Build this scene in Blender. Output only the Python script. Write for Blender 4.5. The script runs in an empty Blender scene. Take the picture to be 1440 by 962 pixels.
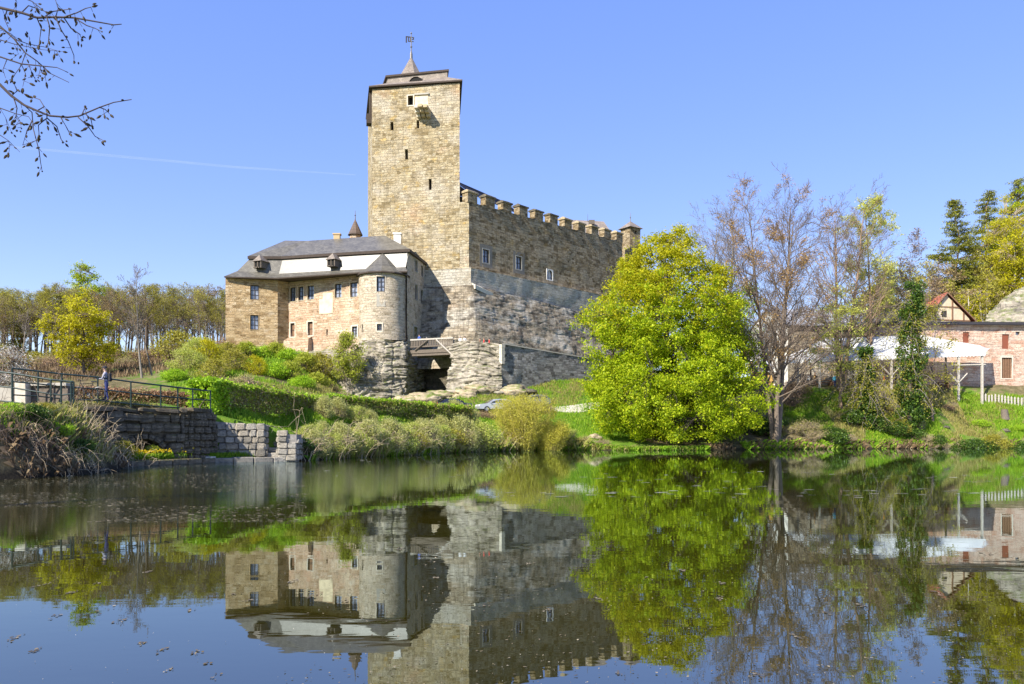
import bpy, bmesh, math, random
import numpy as np
from mathutils import Vector, Matrix

C = bpy.context.scene
COL = C.collection
PI = math.pi
rad = math.radians

# ------------------------------------------------------------------ camera
F_PX, CX, HZ = 1120.0, 720.0, 613.0     # the camera looks level; a vertical lens shift frames the castle
CY, PITCH = HZ, 0.0
CAMZ = 1.5
cd = bpy.data.cameras.new('camera')
cam = bpy.data.objects.new('camera', cd)
COL.objects.link(cam)
cam.location = (0, 0, CAMZ)
cam.rotation_euler = (PI / 2 + PITCH, 0, 0)
cd.sensor_width = 36.0
cd.lens = F_PX / 1440.0 * 36.0
cd.shift_y = (HZ - 481.0) / 1440.0
cd.clip_start = 0.1
cd.clip_end = 20000
C.camera = cam

# ------------------------------------------------------------------ light
SUN_EL, SUN_AZ = rad(38), rad(220)          # azimuth clockwise from +Y
S_DIR = Vector((math.sin(SUN_AZ) * math.cos(SUN_EL), math.cos(SUN_AZ) * math.cos(SUN_EL), math.sin(SUN_EL)))
w = bpy.data.worlds.new('World')
C.world = w
w.use_nodes = True
nt = w.node_tree
nt.nodes.clear()
sky = nt.nodes.new('ShaderNodeTexSky')
sky.sky_type = 'NISHITA'
sky.sun_disc = False
sky.sun_elevation = SUN_EL
sky.sun_rotation = SUN_AZ
sky.altitude = 300
sky.air_density = 1.0
sky.dust_density = 0.0
sky.ozone_density = 3.0
bg = nt.nodes.new('ShaderNodeBackground')
bg.inputs['Strength'].default_value = 0.15
wo = nt.nodes.new('ShaderNodeOutputWorld')
hs = nt.nodes.new('ShaderNodeHueSaturation')
hs.inputs['Hue'].default_value = 0.533
hs.inputs['Saturation'].default_value = 2.1
hs.inputs['Value'].default_value = 2.15
gm = nt.nodes.new('ShaderNodeGamma')          # soft response: the picture's sky is bright and even
gm.inputs['Gamma'].default_value = 0.38
nt.links.new(sky.outputs[0], gm.inputs[0])
nt.links.new(gm.outputs[0], hs.inputs['Color'])
nt.links.new(hs.outputs[0], bg.inputs[0])
nt.links.new(bg.outputs[0], wo.inputs[0])
ld = bpy.data.lights.new('sun', 'SUN')
ld.energy = 4.9
ld.angle = rad(0.5)
ld.color = (1.0, 0.93, 0.82)
sun = bpy.data.objects.new('sun', ld)
COL.objects.link(sun)
sun.rotation_euler = S_DIR.to_track_quat('Z', 'Y').to_euler()
sun.location = (-60, -50, 90)
vs = C.view_settings
vs.view_transform = 'Standard'
vs.look = 'None'
vs.gamma = 1
vs.exposure = 1.0
C.render.engine = 'CYCLES'
C.cycles.max_bounces = 6
C.cycles.diffuse_bounces = 3
C.cycles.glossy_bounces = 3
C.cycles.transparent_max_bounces = 8
C.cycles.use_denoising = True
C.cycles.use_adaptive_sampling = False

# ------------------------------------------------------------------ pixel <-> world
cp, sp = math.cos(PITCH), math.sin(PITCH)
def ray(px, py):
    x = (px - CX) / F_PX
    yv = (CY - py) / F_PX
    return Vector((x, cp - sp * yv, sp + cp * yv))
def P(px, py, Y):
    d = ray(px, py)
    s = Y / d.y
    return Vector((d.x * s, Y, CAMZ + d.z * s))
def ZY(py, Y):
    return P(720, py, Y).z
def hit(px, py, o, n):
    d = ray(px, py)
    c = Vector((0, 0, CAMZ))
    t = (Vector(o) - c).dot(n) / d.dot(n)
    return c + d * t

# ------------------------------------------------------------------ numpy noise
def _hash(ix, iy, iz, seed):
    h = (ix.astype(np.int64) * 374761393 + iy.astype(np.int64) * 668265263 + iz.astype(np.int64) * 2147483647 + seed * 974711) & 0xffffffff
    h = ((h ^ (h >> 13)) * 1274126177) & 0xffffffff
    h = (h ^ (h >> 16)) & 0xffffffff
    return h.astype(np.float64) / 0xffffffff
def vnoise(p, seed=0):
    p = np.asarray(p, float)
    i = np.floor(p).astype(np.int64)
    f = p - i
    u = f * f * (3 - 2 * f)
    r = 0
    for dx in (0, 1):
        for dy in (0, 1):
            for dz in (0, 1):
                wgt = (u[:, 0] if dx else 1 - u[:, 0]) * (u[:, 1] if dy else 1 - u[:, 1]) * (u[:, 2] if dz else 1 - u[:, 2])
                r = r + wgt * _hash(i[:, 0] + dx, i[:, 1] + dy, i[:, 2] + dz, seed)
    return r
def fbm(p, seed=0, octaves=4):
    p = np.asarray(p, float)
    a, s, t = 1.0, 0, 0
    for k in range(octaves):
        s = s + a * (vnoise(p * 2 ** k, seed + k * 17) - 0.5)
        t += a
        a *= 0.5
    return s / t * 2

# ------------------------------------------------------------------ objects
def tag(o, label=None, cat=None, group=None, kind=None):
    if label: o['label'] = label
    if cat: o['category'] = cat
    if group: o['group'] = group
    if kind: o['kind'] = kind
    return o
def link(name, data, parent=None):
    o = bpy.data.objects.new(name, data)
    COL.objects.link(o)
    if parent is not None:
        o.parent = parent
    return o
def empty(name, loc=(0, 0, 0), rz=0.0):
    o = link(name, None)
    o.location = loc
    o.rotation_euler = (0, 0, rz)
    o.empty_display_size = 0.3
    return o
KIDS = {}
def kids(o):
    return [c for c in bpy.data.objects if c.parent == o]
def copy_tree(o, parent=None):
    c = o.copy()
    COL.objects.link(c)
    if parent is not None:
        c.parent = parent
    for ch in list(o.children):
        copy_tree(ch, c)
    return c

class MB:
    """collects faces and builds one mesh"""
    def __init__(s):
        s.v, s.f, s.m, s.uv = [], [], [], []
    def face(s, pts, m=0, uv=None):
        n = len(s.v)
        s.v += [tuple(p) for p in pts]
        s.f.append(tuple(range(n, n + len(pts))))
        s.m.append(m)
        s.uv.append(uv)
    def box(s, c, d, M=None, m=0, taper=1.0):
        c = Vector(c)
        hx, hy, hz = d[0] / 2, d[1] / 2, d[2] / 2
        q = []
        for sz in (-1, 1):
            t = taper if sz > 0 else 1.0
            for sx, sy in ((-1, -1), (1, -1), (1, 1), (-1, 1)):
                q.append(Vector((sx * hx * t, sy * hy * t, sz * hz)))
        if M is not None:
            q = [M @ v for v in q]
        n = len(s.v)
        s.v += [tuple(v + c) for v in q]
        for f in ((0, 3, 2, 1), (4, 5, 6, 7), (0, 1, 5, 4), (1, 2, 6, 5), (2, 3, 7, 6), (3, 0, 4, 7)):
            s.f.append(tuple(n + i for i in f)); s.m.append(m); s.uv.append(None)
    def tube(s, pts, rs, n=6, m=0, cap=True):
        pts = [Vector(p) for p in pts]
        if not hasattr(rs, '__len__'):
            rs = [rs] * len(pts)
        base = len(s.v)
        for i, p in enumerate(pts):
            t = (pts[min(i + 1, len(pts) - 1)] - pts[max(i - 1, 0)])
            t = t.normalized() if t.length > 1e-9 else Vector((0, 0, 1))
            a = Vector((0, 0, 1)) if abs(t.z) < 0.9 else Vector((1, 0, 0))
            x = t.cross(a).normalized()
            y = t.cross(x)
            for k in range(n):
                g = 2 * PI * k / n
                s.v.append(tuple(p + (x * math.cos(g) + y * math.sin(g)) * rs[i]))
        for i in range(len(pts) - 1):
            for k in range(n):
                a, b = base + i * n + k, base + i * n + (k + 1) % n
                s.f.append((a, a + n, b + n, b)); s.m.append(m); s.uv.append(None)
        if cap:
            s.f.append(tuple(base + k for k in range(n))); s.m.append(m); s.uv.append(None)
            e = base + (len(pts) - 1) * n
            s.f.append(tuple(e + n - 1 - k for k in range(n))); s.m.append(m); s.uv.append(None)
    def lathe(s, prof, n=16, c=(0, 0, 0), m=0, axis='Z'):
        base = len(s.v)
        for r, z in prof:
            for k in range(n):
                g = 2 * PI * k / n
                a, b = r * math.cos(g), r * math.sin(g)
                p = (a, b, z) if axis == 'Z' else (a, z, b)
                s.v.append((p[0] + c[0], p[1] + c[1], p[2] + c[2]))
        for i in range(len(prof) - 1):
            for k in range(n):
                a, b = base + i * n + k, base + i * n + (k + 1) % n
                s.f.append((a, b, b + n, a + n)); s.m.append(m); s.uv.append(None)
    def prism(s, poly, z0, z1, m=0):
        """vertical prism over a counter-clockwise xy polygon"""
        n = len(poly)
        b = len(s.v)
        s.v += [(p[0], p[1], z0) for p in poly] + [(p[0], p[1], z1) for p in poly]
        s.f.append(tuple(b + n - 1 - i for i in range(n))); s.m.append(m); s.uv.append(None)
        s.f.append(tuple(b + n + i for i in range(n))); s.m.append(m); s.uv.append(None)
        for i in range(n):
            j = (i + 1) % n
            s.f.append((b + i, b + j, b + n + j, b + n + i)); s.m.append(m); s.uv.append(None)
    def build(s, name, mat, parent=None, smooth=False, weld=False, bevel=0):
        me = bpy.data.meshes.new(name)
        me.from_pydata(s.v, [], s.f)
        for m in (mat if isinstance(mat, (list, tuple)) else [mat]):
            me.materials.append(m)
        if any(s.m):
            me.polygons.foreach_set('material_index', s.m)
        if any(u is not None for u in s.uv):
            lay = me.uv_layers.new(name='UVMap')
            k = 0
            for f, u in zip(s.f, s.uv):
                for j in range(len(f)):
                    lay.data[k].uv = u[j] if u is not None else (0, 0)
                    k += 1
        if weld or bevel:
            bm = bmesh.new()
            bm.from_mesh(me)
            if weld:
                bmesh.ops.remove_doubles(bm, verts=bm.verts, dist=1e-4)
            if bevel:
                bmesh.ops.bevel(bm, geom=list(bm.edges), offset=bevel, segments=1, affect='EDGES', clamp_overlap=True)
            bm.to_mesh(me)
            bm.free()
        if smooth:
            me.polygons.foreach_set('use_smooth', [True] * len(me.polygons))
        me.update()
        return link(name, me, parent)

def npdata(name, V, Fc, mat, smooth=False, uv=None):
    V = np.asarray(V, np.float32).reshape(-1, 3)
    Fc = np.asarray(Fc, np.int32)
    k = Fc.shape[1]
    me = bpy.data.meshes.new(name)
    me.vertices.add(len(V))
    me.vertices.foreach_set('co', V.ravel())
    me.loops.add(Fc.size)
    me.loops.foreach_set('vertex_index', Fc.ravel())
    me.polygons.add(len(Fc))
    me.polygons.foreach_set('loop_start', np.arange(0, Fc.size, k, dtype=np.int32))
    try:
        me.polygons.foreach_set('loop_total', np.full(len(Fc), k, np.int32))
    except Exception:
        pass
    if smooth:
        me.polygons.foreach_set('use_smooth', np.ones(len(Fc), bool))
    for m in (mat if isinstance(mat, (list, tuple)) else [mat]):
        me.materials.append(m)
    if uv is not None:
        lay = me.uv_layers.new(name='UVMap')
        lay.data.foreach_set('uv', np.asarray(uv, np.float32)[Fc.ravel()].ravel())
    me.update(calc_edges=True)
    me.validate()
    return me
def npobj(name, V, Fc, mat, parent=None, smooth=False, uv=None):
    return link(name, npdata(name, V, Fc, mat, smooth, uv), parent)
def gridfaces(nu, nv):
    i, j = np.meshgrid(np.arange(nu - 1), np.arange(nv - 1), indexing='ij')
    a = (i * nv + j).ravel()
    return np.stack([a, a + nv, a + nv + 1, a + 1], 1)

# ------------------------------------------------------------------ materials
class N:
    def __init__(s, name):
        s.mat = bpy.data.materials.new(name)
        s.mat.use_nodes = True
        s.t = s.mat.node_tree
        s.t.nodes.clear()
        s.out = s.t.nodes.new('ShaderNodeOutputMaterial')
    def new(s, typ, **kw):
        n = s.t.nodes.new(typ)
        for k, v in kw.items():
            setattr(n, k, v)
        return n
    def put(s, sock, v):
        if hasattr(v, 'is_linked') or isinstance(v, bpy.types.NodeSocket):
            s.t.links.new(v, sock)
        elif isinstance(v, (tuple, list)) and len(v) == 3 and sock.type == 'RGBA':
            sock.default_value = (*v, 1)
        else:
            sock.default_value = v
    def coord(s, kind='Object'):
        return s.new('ShaderNodeTexCoord').outputs[kind]
    def mapping(s, vec, scale=(1, 1, 1), loc=(0, 0, 0), rot=(0, 0, 0)):
        m = s.new('ShaderNodeMapping')
        s.put(m.inputs['Vector'], vec)
        m.inputs['Scale'].default_value = scale
        m.inputs['Location'].default_value = loc
        m.inputs['Rotation'].default_value = rot
        return m.outputs[0]
    def noise(s, vec, scale=5, detail=4, rough=0.55, dist=0.0, out='Fac'):
        n = s.new('ShaderNodeTexNoise')
        s.put(n.inputs['Vector'], vec)
        n.inputs['Scale'].default_value = scale
        n.inputs['Detail'].default_value = detail
        n.inputs['Roughness'].default_value = rough
        n.inputs['Distortion'].default_value = dist
        return n.outputs[0 if out == 'Fac' else 1]
    def ramp(s, fac, stops, interp='LINEAR'):
        r = s.new('ShaderNodeValToRGB')
        r.color_ramp.interpolation = interp
        e = r.color_ramp.elements
        while len(e) < len(stops):
            e.new(0.5)
        for el, (p, c) in zip(e, stops):
            el.position = p
            el.color = (*c, 1) if hasattr(c, '__len__') else (c, c, c, 1)
        s.put(r.inputs[0], fac)
        return r.outputs[0]
    def mix(s, fac, a, b, blend='MIX'):
        m = s.new('ShaderNodeMix', data_type='RGBA', blend_type=blend)
        s.put(m.inputs[0], fac)
        s.put(m.inputs[6], a)
        s.put(m.inputs[7], b)
        return m.outputs[2]
    def math(s, op, a, b=0.0, clamp=False):
        m = s.new('ShaderNodeMath', operation=op, use_clamp=clamp)
        s.put(m.inputs[0], a)
        s.put(m.inputs[1], b)
        return m.outputs[0]
    def bump(s, h, strength=0.5, dist=0.05, normal=None):
        b = s.new('ShaderNodeBump')
        b.inputs['Strength'].default_value = strength
        b.inputs['Distance'].default_value = dist
        s.put(b.inputs['Height'], h)
        if normal is not None:
            s.put(b.inputs['Normal'], normal)
        return b.outputs[0]
    def done(s, color, rough=0.9, normal=None, metal=0.0, spec=None, **kw):
        b = s.new('ShaderNodeBsdfPrincipled')
        s.put(b.inputs['Base Color'], color)
        s.put(b.inputs['Roughness'], rough)
        b.inputs['Metallic'].default_value = metal
        if spec is not None:
            b.inputs['Specular IOR Level'].default_value = spec
        for k, v in kw.items():
            s.put(b.inputs[k], v)
        if normal is not None:
            s.put(b.inputs['Normal'], normal)
        s.t.links.new(b.outputs[0], s.out.inputs[0])
        return s.mat

def m_plain(name, col, rough=0.8, var=0.25, scale=6, bump=0.2, metal=0.0, spec=None, bdist=0.02):
    n = N(name)
    co = n.coord()
    f = n.noise(co, scale, 5)
    lo = tuple(c * (1 - var) for c in col)
    hi = tuple(min(1, c * (1 + var)) for c in col)
    c = n.ramp(f, [(0.3, lo), (0.7, hi)])
    nm = n.bump(n.noise(co, scale * 4, 4), bump, bdist) if bump else None
    return n.done(c, rough, nm, metal, spec)

def m_leaf(name, c1, c2, c3=None, trans=0.45, rough=0.55):
    n = N(name)
    g = n.new('ShaderNodeNewGeometry')
    oi = n.new('ShaderNodeObjectInfo')
    r = g.outputs['Random Per Island']
    st = [(0.0, c1), (0.6, c2)] + ([(1.0, c3)] if c3 else [])
    c = n.ramp(r, st)
    d = n.new('ShaderNodeBsdfPrincipled')
    n.put(d.inputs['Base Color'], c)
    d.inputs['Roughness'].default_value = rough
    d.inputs['Specular IOR Level'].default_value = 0.25
    t = n.new('ShaderNodeBsdfTranslucent')
    n.put(t.inputs['Color'], c)
    mx = n.new('ShaderNodeMixShader')
    mx.inputs[0].default_value = trans
    n.t.links.new(d.outputs[0], mx.inputs[1])
    n.t.links.new(t.outputs[0], mx.inputs[2])
    n.t.links.new(mx.outputs[0], n.out.inputs[0])
    return n.mat

def m_stone(name, palette, mortar, bw=0.75, bh=0.36, patches=(), bump=0.7, mortar_size=0.018, warp=0.06, streak=None, ledge=0.5):
    """coursed rubble or ashlar on the mesh's UV in metres; palette = stone colours, patches = (colour, scale, lo, hi, seed)"""
    n = N(name)
    uv = n.coord('UV')
    wv = n.noise(uv, 1.0, 4, .65, out='Color')
    v = n.new('ShaderNodeVectorMath', operation='SUBTRACT'); n.put(v.inputs[0], wv); v.inputs[1].default_value = (.5, .5, .5)
    v2 = n.new('ShaderNodeVectorMath', operation='SCALE'); n.put(v2.inputs[0], v.outputs[0]); v2.inputs['Scale'].default_value = warp * 2.2
    v3 = n.new('ShaderNodeVectorMath', operation='ADD'); n.put(v3.inputs[0], uv); n.put(v3.inputs[1], v2.outputs[0])
    vec = v3.outputs[0]
    def brick(sq, off, scale=1.0):
        b = n.new('ShaderNodeTexBrick')
        n.put(b.inputs['Vector'], vec)
        b.offset = off; b.squash = sq; b.squash_frequency = 3; b.offset_frequency = 2
        b.inputs['Color1'].default_value = (0, 0, 0, 1)
        b.inputs['Color2'].default_value = (1, 1, 1, 1)
        b.inputs['Mortar'].default_value = (.5, .5, .5, 1)
        b.inputs['Scale'].default_value = scale
        b.inputs['Mortar Size'].default_value = mortar_size
        b.inputs['Mortar Smooth'].default_value = 0.6
        b.inputs['Bias'].default_value = 0
        b.inputs['Brick Width'].default_value = bw
        b.inputs['Row Height'].default_value = bh
        return b
    ba, bb_ = brick(0.7, 0.42), brick(1.35, 0.31, 0.71)
    msk = n.ramp(n.noise(n.mapping(uv, scale=(1, 2.2, 1)), 0.33, 4), [(0.46, 0.0), (0.52, 1.0)])
    class B1: pass
    b1 = B1(); b1.outputs = {'Color': n.mix(msk, ba.outputs['Color'], bb_.outputs['Color']), 'Fac': n.mix(msk, ba.outputs['Fac'], bb_.outputs['Fac'])}
    k = len(palette)
    rnd = n.mix(0.40, b1.outputs['Color'], n.noise(n.mapping(vec, scale=(1, 2.0, 1)), 0.9, 6, .65))
    col = n.ramp(rnd, [((i + .5) / k * 0.8 + 0.1, c) for i, c in enumerate(palette)])
    fine = n.noise(uv, 9, 6, 0.65)
    col = n.mix(0.85, col, n.ramp(fine, [(0.28, 0.42), (0.5, 1.0), (0.74, 1.5)]), 'MULTIPLY')
    for i, (pc, ps, lo, hi, amt) in enumerate(patches):
        f = n.noise(n.mapping(uv, loc=(i * 13.7, i * 7.1, 0), scale=(1, 1.4, 1)), ps, 6, 0.62)
        f = n.math('MULTIPLY', n.ramp(f, [(lo, 0.0), (hi, 1.0)]), amt)
        col = n.mix(f, col, pc)
    if streak:
        f = n.noise(n.mapping(uv, scale=(1.6, 0.12, 1)), 1.0, 5, 0.7)
        f = n.math('MULTIPLY', n.ramp(f, [(0.5, 0.0), (0.72, 1.0)]), 0.75)
        col = n.mix(f, col, streak)
    pit = n.ramp(n.noise(n.mapping(uv, scale=(1, 1.8, 1)), 3.1, 4, 0.75), [(0.565, 0.0), (0.66, 0.85)])
    col = n.mix(pit, col, tuple(c * .3 for c in palette[0]))
    fm = n.math('MULTIPLY', b1.outputs['Fac'], n.ramp(n.noise(uv, 2.2, 3), [(0.42, 0.0), (0.66, 0.8)]))
    col = n.mix(fm, col, mortar)
    h = n.math('SUBTRACT', n.math('MULTIPLY', b1.outputs['Color'], ledge), n.math('MULTIPLY', b1.outputs['Fac'], 1.0))
    h = n.math('ADD', h, n.math('MULTIPLY', n.noise(uv, 6, 6, 0.7), 1.1))
    nm = n.bump(h, bump, 0.12)
    return n.done(col, 0.93, nm, spec=0.2)

def m_rock(name, cols, streak=(.03, .03, .028), zs=2.2, scale=0.5, amt=0.8, bump=0.8, moss=None):
    n = N(name)
    co = n.coord()
    a = n.noise(co, scale, 8, 0.62, 0.4)
    k = len(cols)
    col = n.ramp(a, [(0.25 + 0.5 * i / max(1, k - 1), c) for i, c in enumerate(cols)])
    s1 = n.noise(n.mapping(co, scale=(0.9, 0.9, zs * 2)), 0.55, 7, 0.7, 0.3)
    col = n.mix(n.math('MULTIPLY', n.ramp(s1, [(0.5, 0.0), (0.68, 1.0)]), amt), col, streak)
    s2 = n.noise(n.mapping(co, scale=(1.6, 1.6, 0.25)), 0.9, 5, 0.7)
    col = n.mix(n.math('MULTIPLY', n.ramp(s2, [(0.54, 0.0), (0.72, 1.0)]), amt * 0.6), col, streak)
    s3 = n.noise(n.mapping(co, scale=(0.35, 0.35, 5.5)), 0.8, 4, 0.6, 0.6)
    col = n.mix(n.ramp(s3, [(0.56, 0.0), (0.60, 0.8), (0.64, 0.0)]), col, streak)
    fine = n.noise(co, 5, 7, 0.7)
    col = n.mix(0.8, col, n.ramp(fine, [(0.25, 0.5), (0.75, 1.4)]), 'MULTIPLY')
    if moss:
        g = n.new('ShaderNodeNewGeometry')
        sx = n.new('ShaderNodeSeparateXYZ'); n.put(sx.inputs[0], g.outputs['Normal'])
        f = n.math('MULTIPLY', n.ramp(sx.outputs[2], [(0.55, 0.0), (0.85, 1.0)]), n.ramp(n.noise(co, 1.5, 4), [(0.4, 0.0), (0.6, 1.0)]))
        col = n.mix(f, col, moss)
    h = n.math('ADD', n.noise(n.mapping(co, scale=(1, 1, zs)), 1.6, 8, 0.7), n.math('MULTIPLY', fine, 0.4))
    return n.done(col, 0.95, n.bump(h, bump, 0.25), spec=0.15)

M = {}
# ------------------------------------------------------------------ terrain
def S0(px, py):
    return hit(px, py, (0, 0, 0), Vector((0, 0, 1)))
SHORE = [(-26, -90), (-22, 0), (-19.5, 18)]
for q in ((0, 675), (60, 671), (110, 668), (165, 661), (174, 656), (296, 650.6), (405, 648.6), (430, 648), (480, 644.5), (560, 641),
          (620, 637.5), (690, 634.5), (760, 633.2), (830, 633), (900, 633.6), (1000, 633), (1080, 632), (1200, 631.3), (1320, 630.6), (1440, 630.2)):
    p = S0(*q)
    SHORE.append((p.x, p.y))
SHORE += [(95, 99), (150, 70), (170, -90)]
SH = np.array(SHORE, float)
def shore_sdf(x, y):
    """positive on land, negative over the pond"""
    x = np.asarray(x, float); y = np.asarray(y, float)
    d = np.full(x.shape, 1e9)
    ins = np.zeros(x.shape, bool)
    n = len(SH)
    for i in range(n):
        ax, ay = SH[i]; bx, by = SH[(i + 1) % n]
        ex, ey = bx - ax, by - ay
        t = np.clip(((x - ax) * ex + (y - ay) * ey) / (ex * ex + ey * ey), 0, 1)
        d = np.minimum(d, np.hypot(x - ax - t * ex, y - ay - t * ey))
        c = ((ay > y) != (by > y)) & (x < ex * (y - ay) / (ey if abs(ey) > 1e-9 else 1e-9) + ax)
        ins ^= c
    return np.where(ins, -d, d)
# control points: pixel x, depth, height
CT = [(-400, 20, 2.2), (-200, 30, 2.4), (0, 31, 2.4), (60, 32.5, 2.45), (100, 34, 2.4), (-300, 45, 3), (0, 42, 3.0), (60, 39, 2.9), (110, 39.5, 2.95), (150, 41, 3.0),
      (200, 42.5, 3), (262, 44, 3.0), (300, 46.5, 2.75), (372, 49, 2.15), (400, 51.5, 1.6), (450, 57, 1.5), (330, 51, 3.0), (280, 47.5, 3.0), (430, 59, 3.2), (520, 67, 3.1), (600, 73, 3.3),
      (650, 77, 3.2), (480, 56, .7), (560, 62.5, .8), (640, 72.5, .9), (745, 85, 1.0), (820, 86, .7), (790, 93, 3.6), (860, 95, 3.0), (820, 90, 1.9), (700, 96, 5.0), (640, 95, 4.9), (745, 100, 5.5), (800, 98, 4.6),
      (760, 105, 7.6), (700, 103.5, 7.6), (655, 103, 7.3), (810, 110, 8.8), (860, 106, 6.6), (870, 118, 9.0), (640, 99, 6.0), (560, 101.5, 5.9), (500, 102, 6.3), (455, 100, 6.6), (560, 90, 4.3), (480, 85, 4.4), (440, 72, 3.5),
      (350, 70, 4.0), (300, 66, 4.2), (300, 85, 7.2), (370, 88, 7.4), (430, 95, 8.0), (350, 100, 10.8), (420, 104, 11.2), (340, 110, 12.6), (420, 112, 12.6), (480, 108, 9.6), (560, 115, 8), (620, 114, 7.6), (700, 118, 13),
      (250, 92, 9.0), (200, 80, 5.2), (200, 100, 9.4), (100, 60, 4.0), (100, 85, 6.0), (0, 60, 4.0), (0, 90, 7.5), (100, 125, 12.0), (0, 125, 12.0), (-200, 120, 12), (-400, 120, 12), (280, 130, 14.2),
      (300, 155, 16.4), (150, 160, 17.2), (0, 160, 17.2), (-300, 160, 17), (150, 190, 18.6), (300, 190, 18.6), (-200, 200, 19), (0, 260, 18), (300, 260, 18), (500, 140, 18), (600, 150, 18), (760, 140, 18), (700, 180, 18), (900, 160, 15), (900, 130, 10),
      (940, 88, .9), (1000, 90, 1.2), (940, 96, 3.2), (1060, 104, 7.6), (1130, 103.5, 7.6), (1240, 103.5, 7.7), (1340, 104, 7.8), (1440, 105, 8.1), (1600, 106, 8.4), (1090, 91, 1.2), (1200, 94, 1.9), (1320, 97, 2.2), (1440, 101.5, 2.8),
      (1100, 96.5, 4.0), (1240, 98.5, 4.7), (1380, 101, 5.2), (1440, 103, 5.6),
      (1000, 112, 8), (1100, 125, 8.2), (1300, 125, 8.3), (1440, 125, 8.3), (1600, 125, 9), (1150, 150, 12), (1260, 160, 16), (1350, 150, 17), (1420, 140, 20), (1500, 140, 26), (1440, 160, 28), (1380, 175, 25), (1600, 160, 34), (1300, 200, 22), (1500, 220, 34), (1100, 200, 15), (900, 220, 14),
      (1000, 300, 15), (0, 400, 16), (1440, 400, 20), (720, 400, 14), (-600, 300, 18), (2000, 250, 30), (-600, 40, 3), (2200, 60, 8)]
cpts = np.array([((a - CX) / F_PX * b, b) for a, b, c in CT])
cz = np.array([c for a, b, c in CT])
def _rbf_fit():
    d = np.hypot(cpts[:, None, 0] - cpts[None, :, 0], cpts[:, None, 1] - cpts[None, :, 1])
    n = len(cz)
    A = np.zeros((n + 1, n + 1))
    A[:n, :n] = -d - np.eye(n) * 0.15
    A[:n, n] = A[n, :n] = 1
    return np.linalg.solve(A, np.append(cz, 0))
RB = _rbf_fit()
WLN = [((a - CX) / F_PX * b, b) for a, b in ((150, 40.0), (165, 40.9), (262, 45.0), (372, 47.4), (418, 48.4))]
WLX, WLY = np.array([p[0] for p in WLN]), np.array([p[1] for p in WLN])
def GH(x, y):
    x = np.asarray(x, float).ravel(); y = np.asarray(y, float).ravel()
    xc, yc = np.clip(x, -170, 180), np.clip(y, 0, 400)
    h = np.full(x.shape, RB[-1])
    for (ax, ay), wgt in zip(cpts, RB[:-1]):
        h -= wgt * np.hypot(xc - ax, yc - ay)
    s = shore_sdf(x, y)
    lim = np.where(x < -14, 1.5 * s, 0.85 * s)
    # terrace held by the stone wall beside the bridge: a low grassy ledge in front, full height behind
    wy = np.interp(x, WLX, WLY)
    near = (x > WLX[0]) & (x < WLX[-1]) & (y > 36.8)
    lim = np.where(near & (y > wy), 9.0, np.where(near, np.minimum(0.42, 1.2 * s), lim))
    h = np.where(s > 0, np.minimum(np.maximum(h, 0.12), lim), -np.minimum(-s * 0.85, 1.6))
    q = np.stack([x, y, x * 0], 1)
    amp = np.clip(s * 0.15, 0, 0.35)
    return h + fbm(q * 0.35, 5, 4) * amp
def G(x, y):
    return float(GH([x], [y])[0])
def PG(px, Y, dz=0.0):
    """point on the ground at pixel column px (taken at the horizon) and depth Y"""
    x = (px - CX) / F_PX * Y
    for _ in range(3):
        z = G(x, Y)
        zc = Y * cp + (z - CAMZ) * sp
        x = (px - CX) / F_PX * zc
    return Vector((x, Y, z + dz))

def mat_ground():
    n = N('ground')
    co = n.coord()
    at = n.new('ShaderNodeAttribute'); at.attribute_name = 'cover'
    big = n.noise(co, 0.16, 5, 0.6)
    mid = n.noise(co, 1.1, 6, 0.65)
    fine = n.noise(co, 9, 5, 0.7)
    grass = n.ramp(mid, [(0.25, (.06, .13, .012)), (0.5, (.12, .22, .02)), (0.75, (.22, .28, .04))])
    dry = n.ramp(mid, [(0.3, (.07, .055, .03)), (0.55, (.17, .14, .07)), (0.75, (.27, .22, .12))])
    f = n.math('ADD', at.outputs['Fac'], n.math('MULTIPLY', n.math('SUBTRACT', big, 0.5), 1.3))
    f = n.math('ADD', f, n.math('MULTIPLY', n.math('SUBTRACT', mid, 0.5), 1.2))
    c = n.mix(n.ramp(f, [(0.35, 0.0), (0.65, 1.0)]), grass, dry)
    sz = n.new('ShaderNodeSeparateXYZ'); n.put(sz.inputs[0], co)
    c = n.mix(n.ramp(n.math('ADD', sz.outputs[2], n.math('MULTIPLY', n.math('SUBTRACT', mid, .5), .9)), [(0.15, 1.0), (0.55, 0.0)]), c, (.035, .028, .018))
    c = n.mix(0.7, c, n.ramp(fine, [(0.3, 0.55), (0.7, 1.4)]), 'MULTIPLY')
    h = n.math('ADD', n.math('MULTIPLY', mid, 1.5), fine)
    return n.done(c, 0.95, n.bump(h, 0.8, 0.15), spec=0.1)
M['ground'] = mat_ground()
def axis(a, b, step, lo, hi):
    v = list(np.arange(a, b, step))
    s, x = step, a
    while x > lo:
        s *= 1.35; x -= s; v.insert(0, x)
    s, x = step, v[-1]
    while x < hi:
        s *= 1.35; x += s; v.append(x)
    return np.array(v)
gx = axis(-48, 72, 0.55, -4000, 4000)
gy = axis(18, 150, 0.55, -300, 6000)
XX, YY = np.meshgrid(gx, gy, indexing='ij')
ZZ = GH(XX, YY)
gv = np.stack([XX.ravel(), YY.ravel(), ZZ], 1)
ground = npobj('ground', gv, gridfaces(len(gx), len(gy)), M['ground'], smooth=True)
tag(ground, 'grassy banks and hillsides around the pond', kind='structure')
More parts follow.
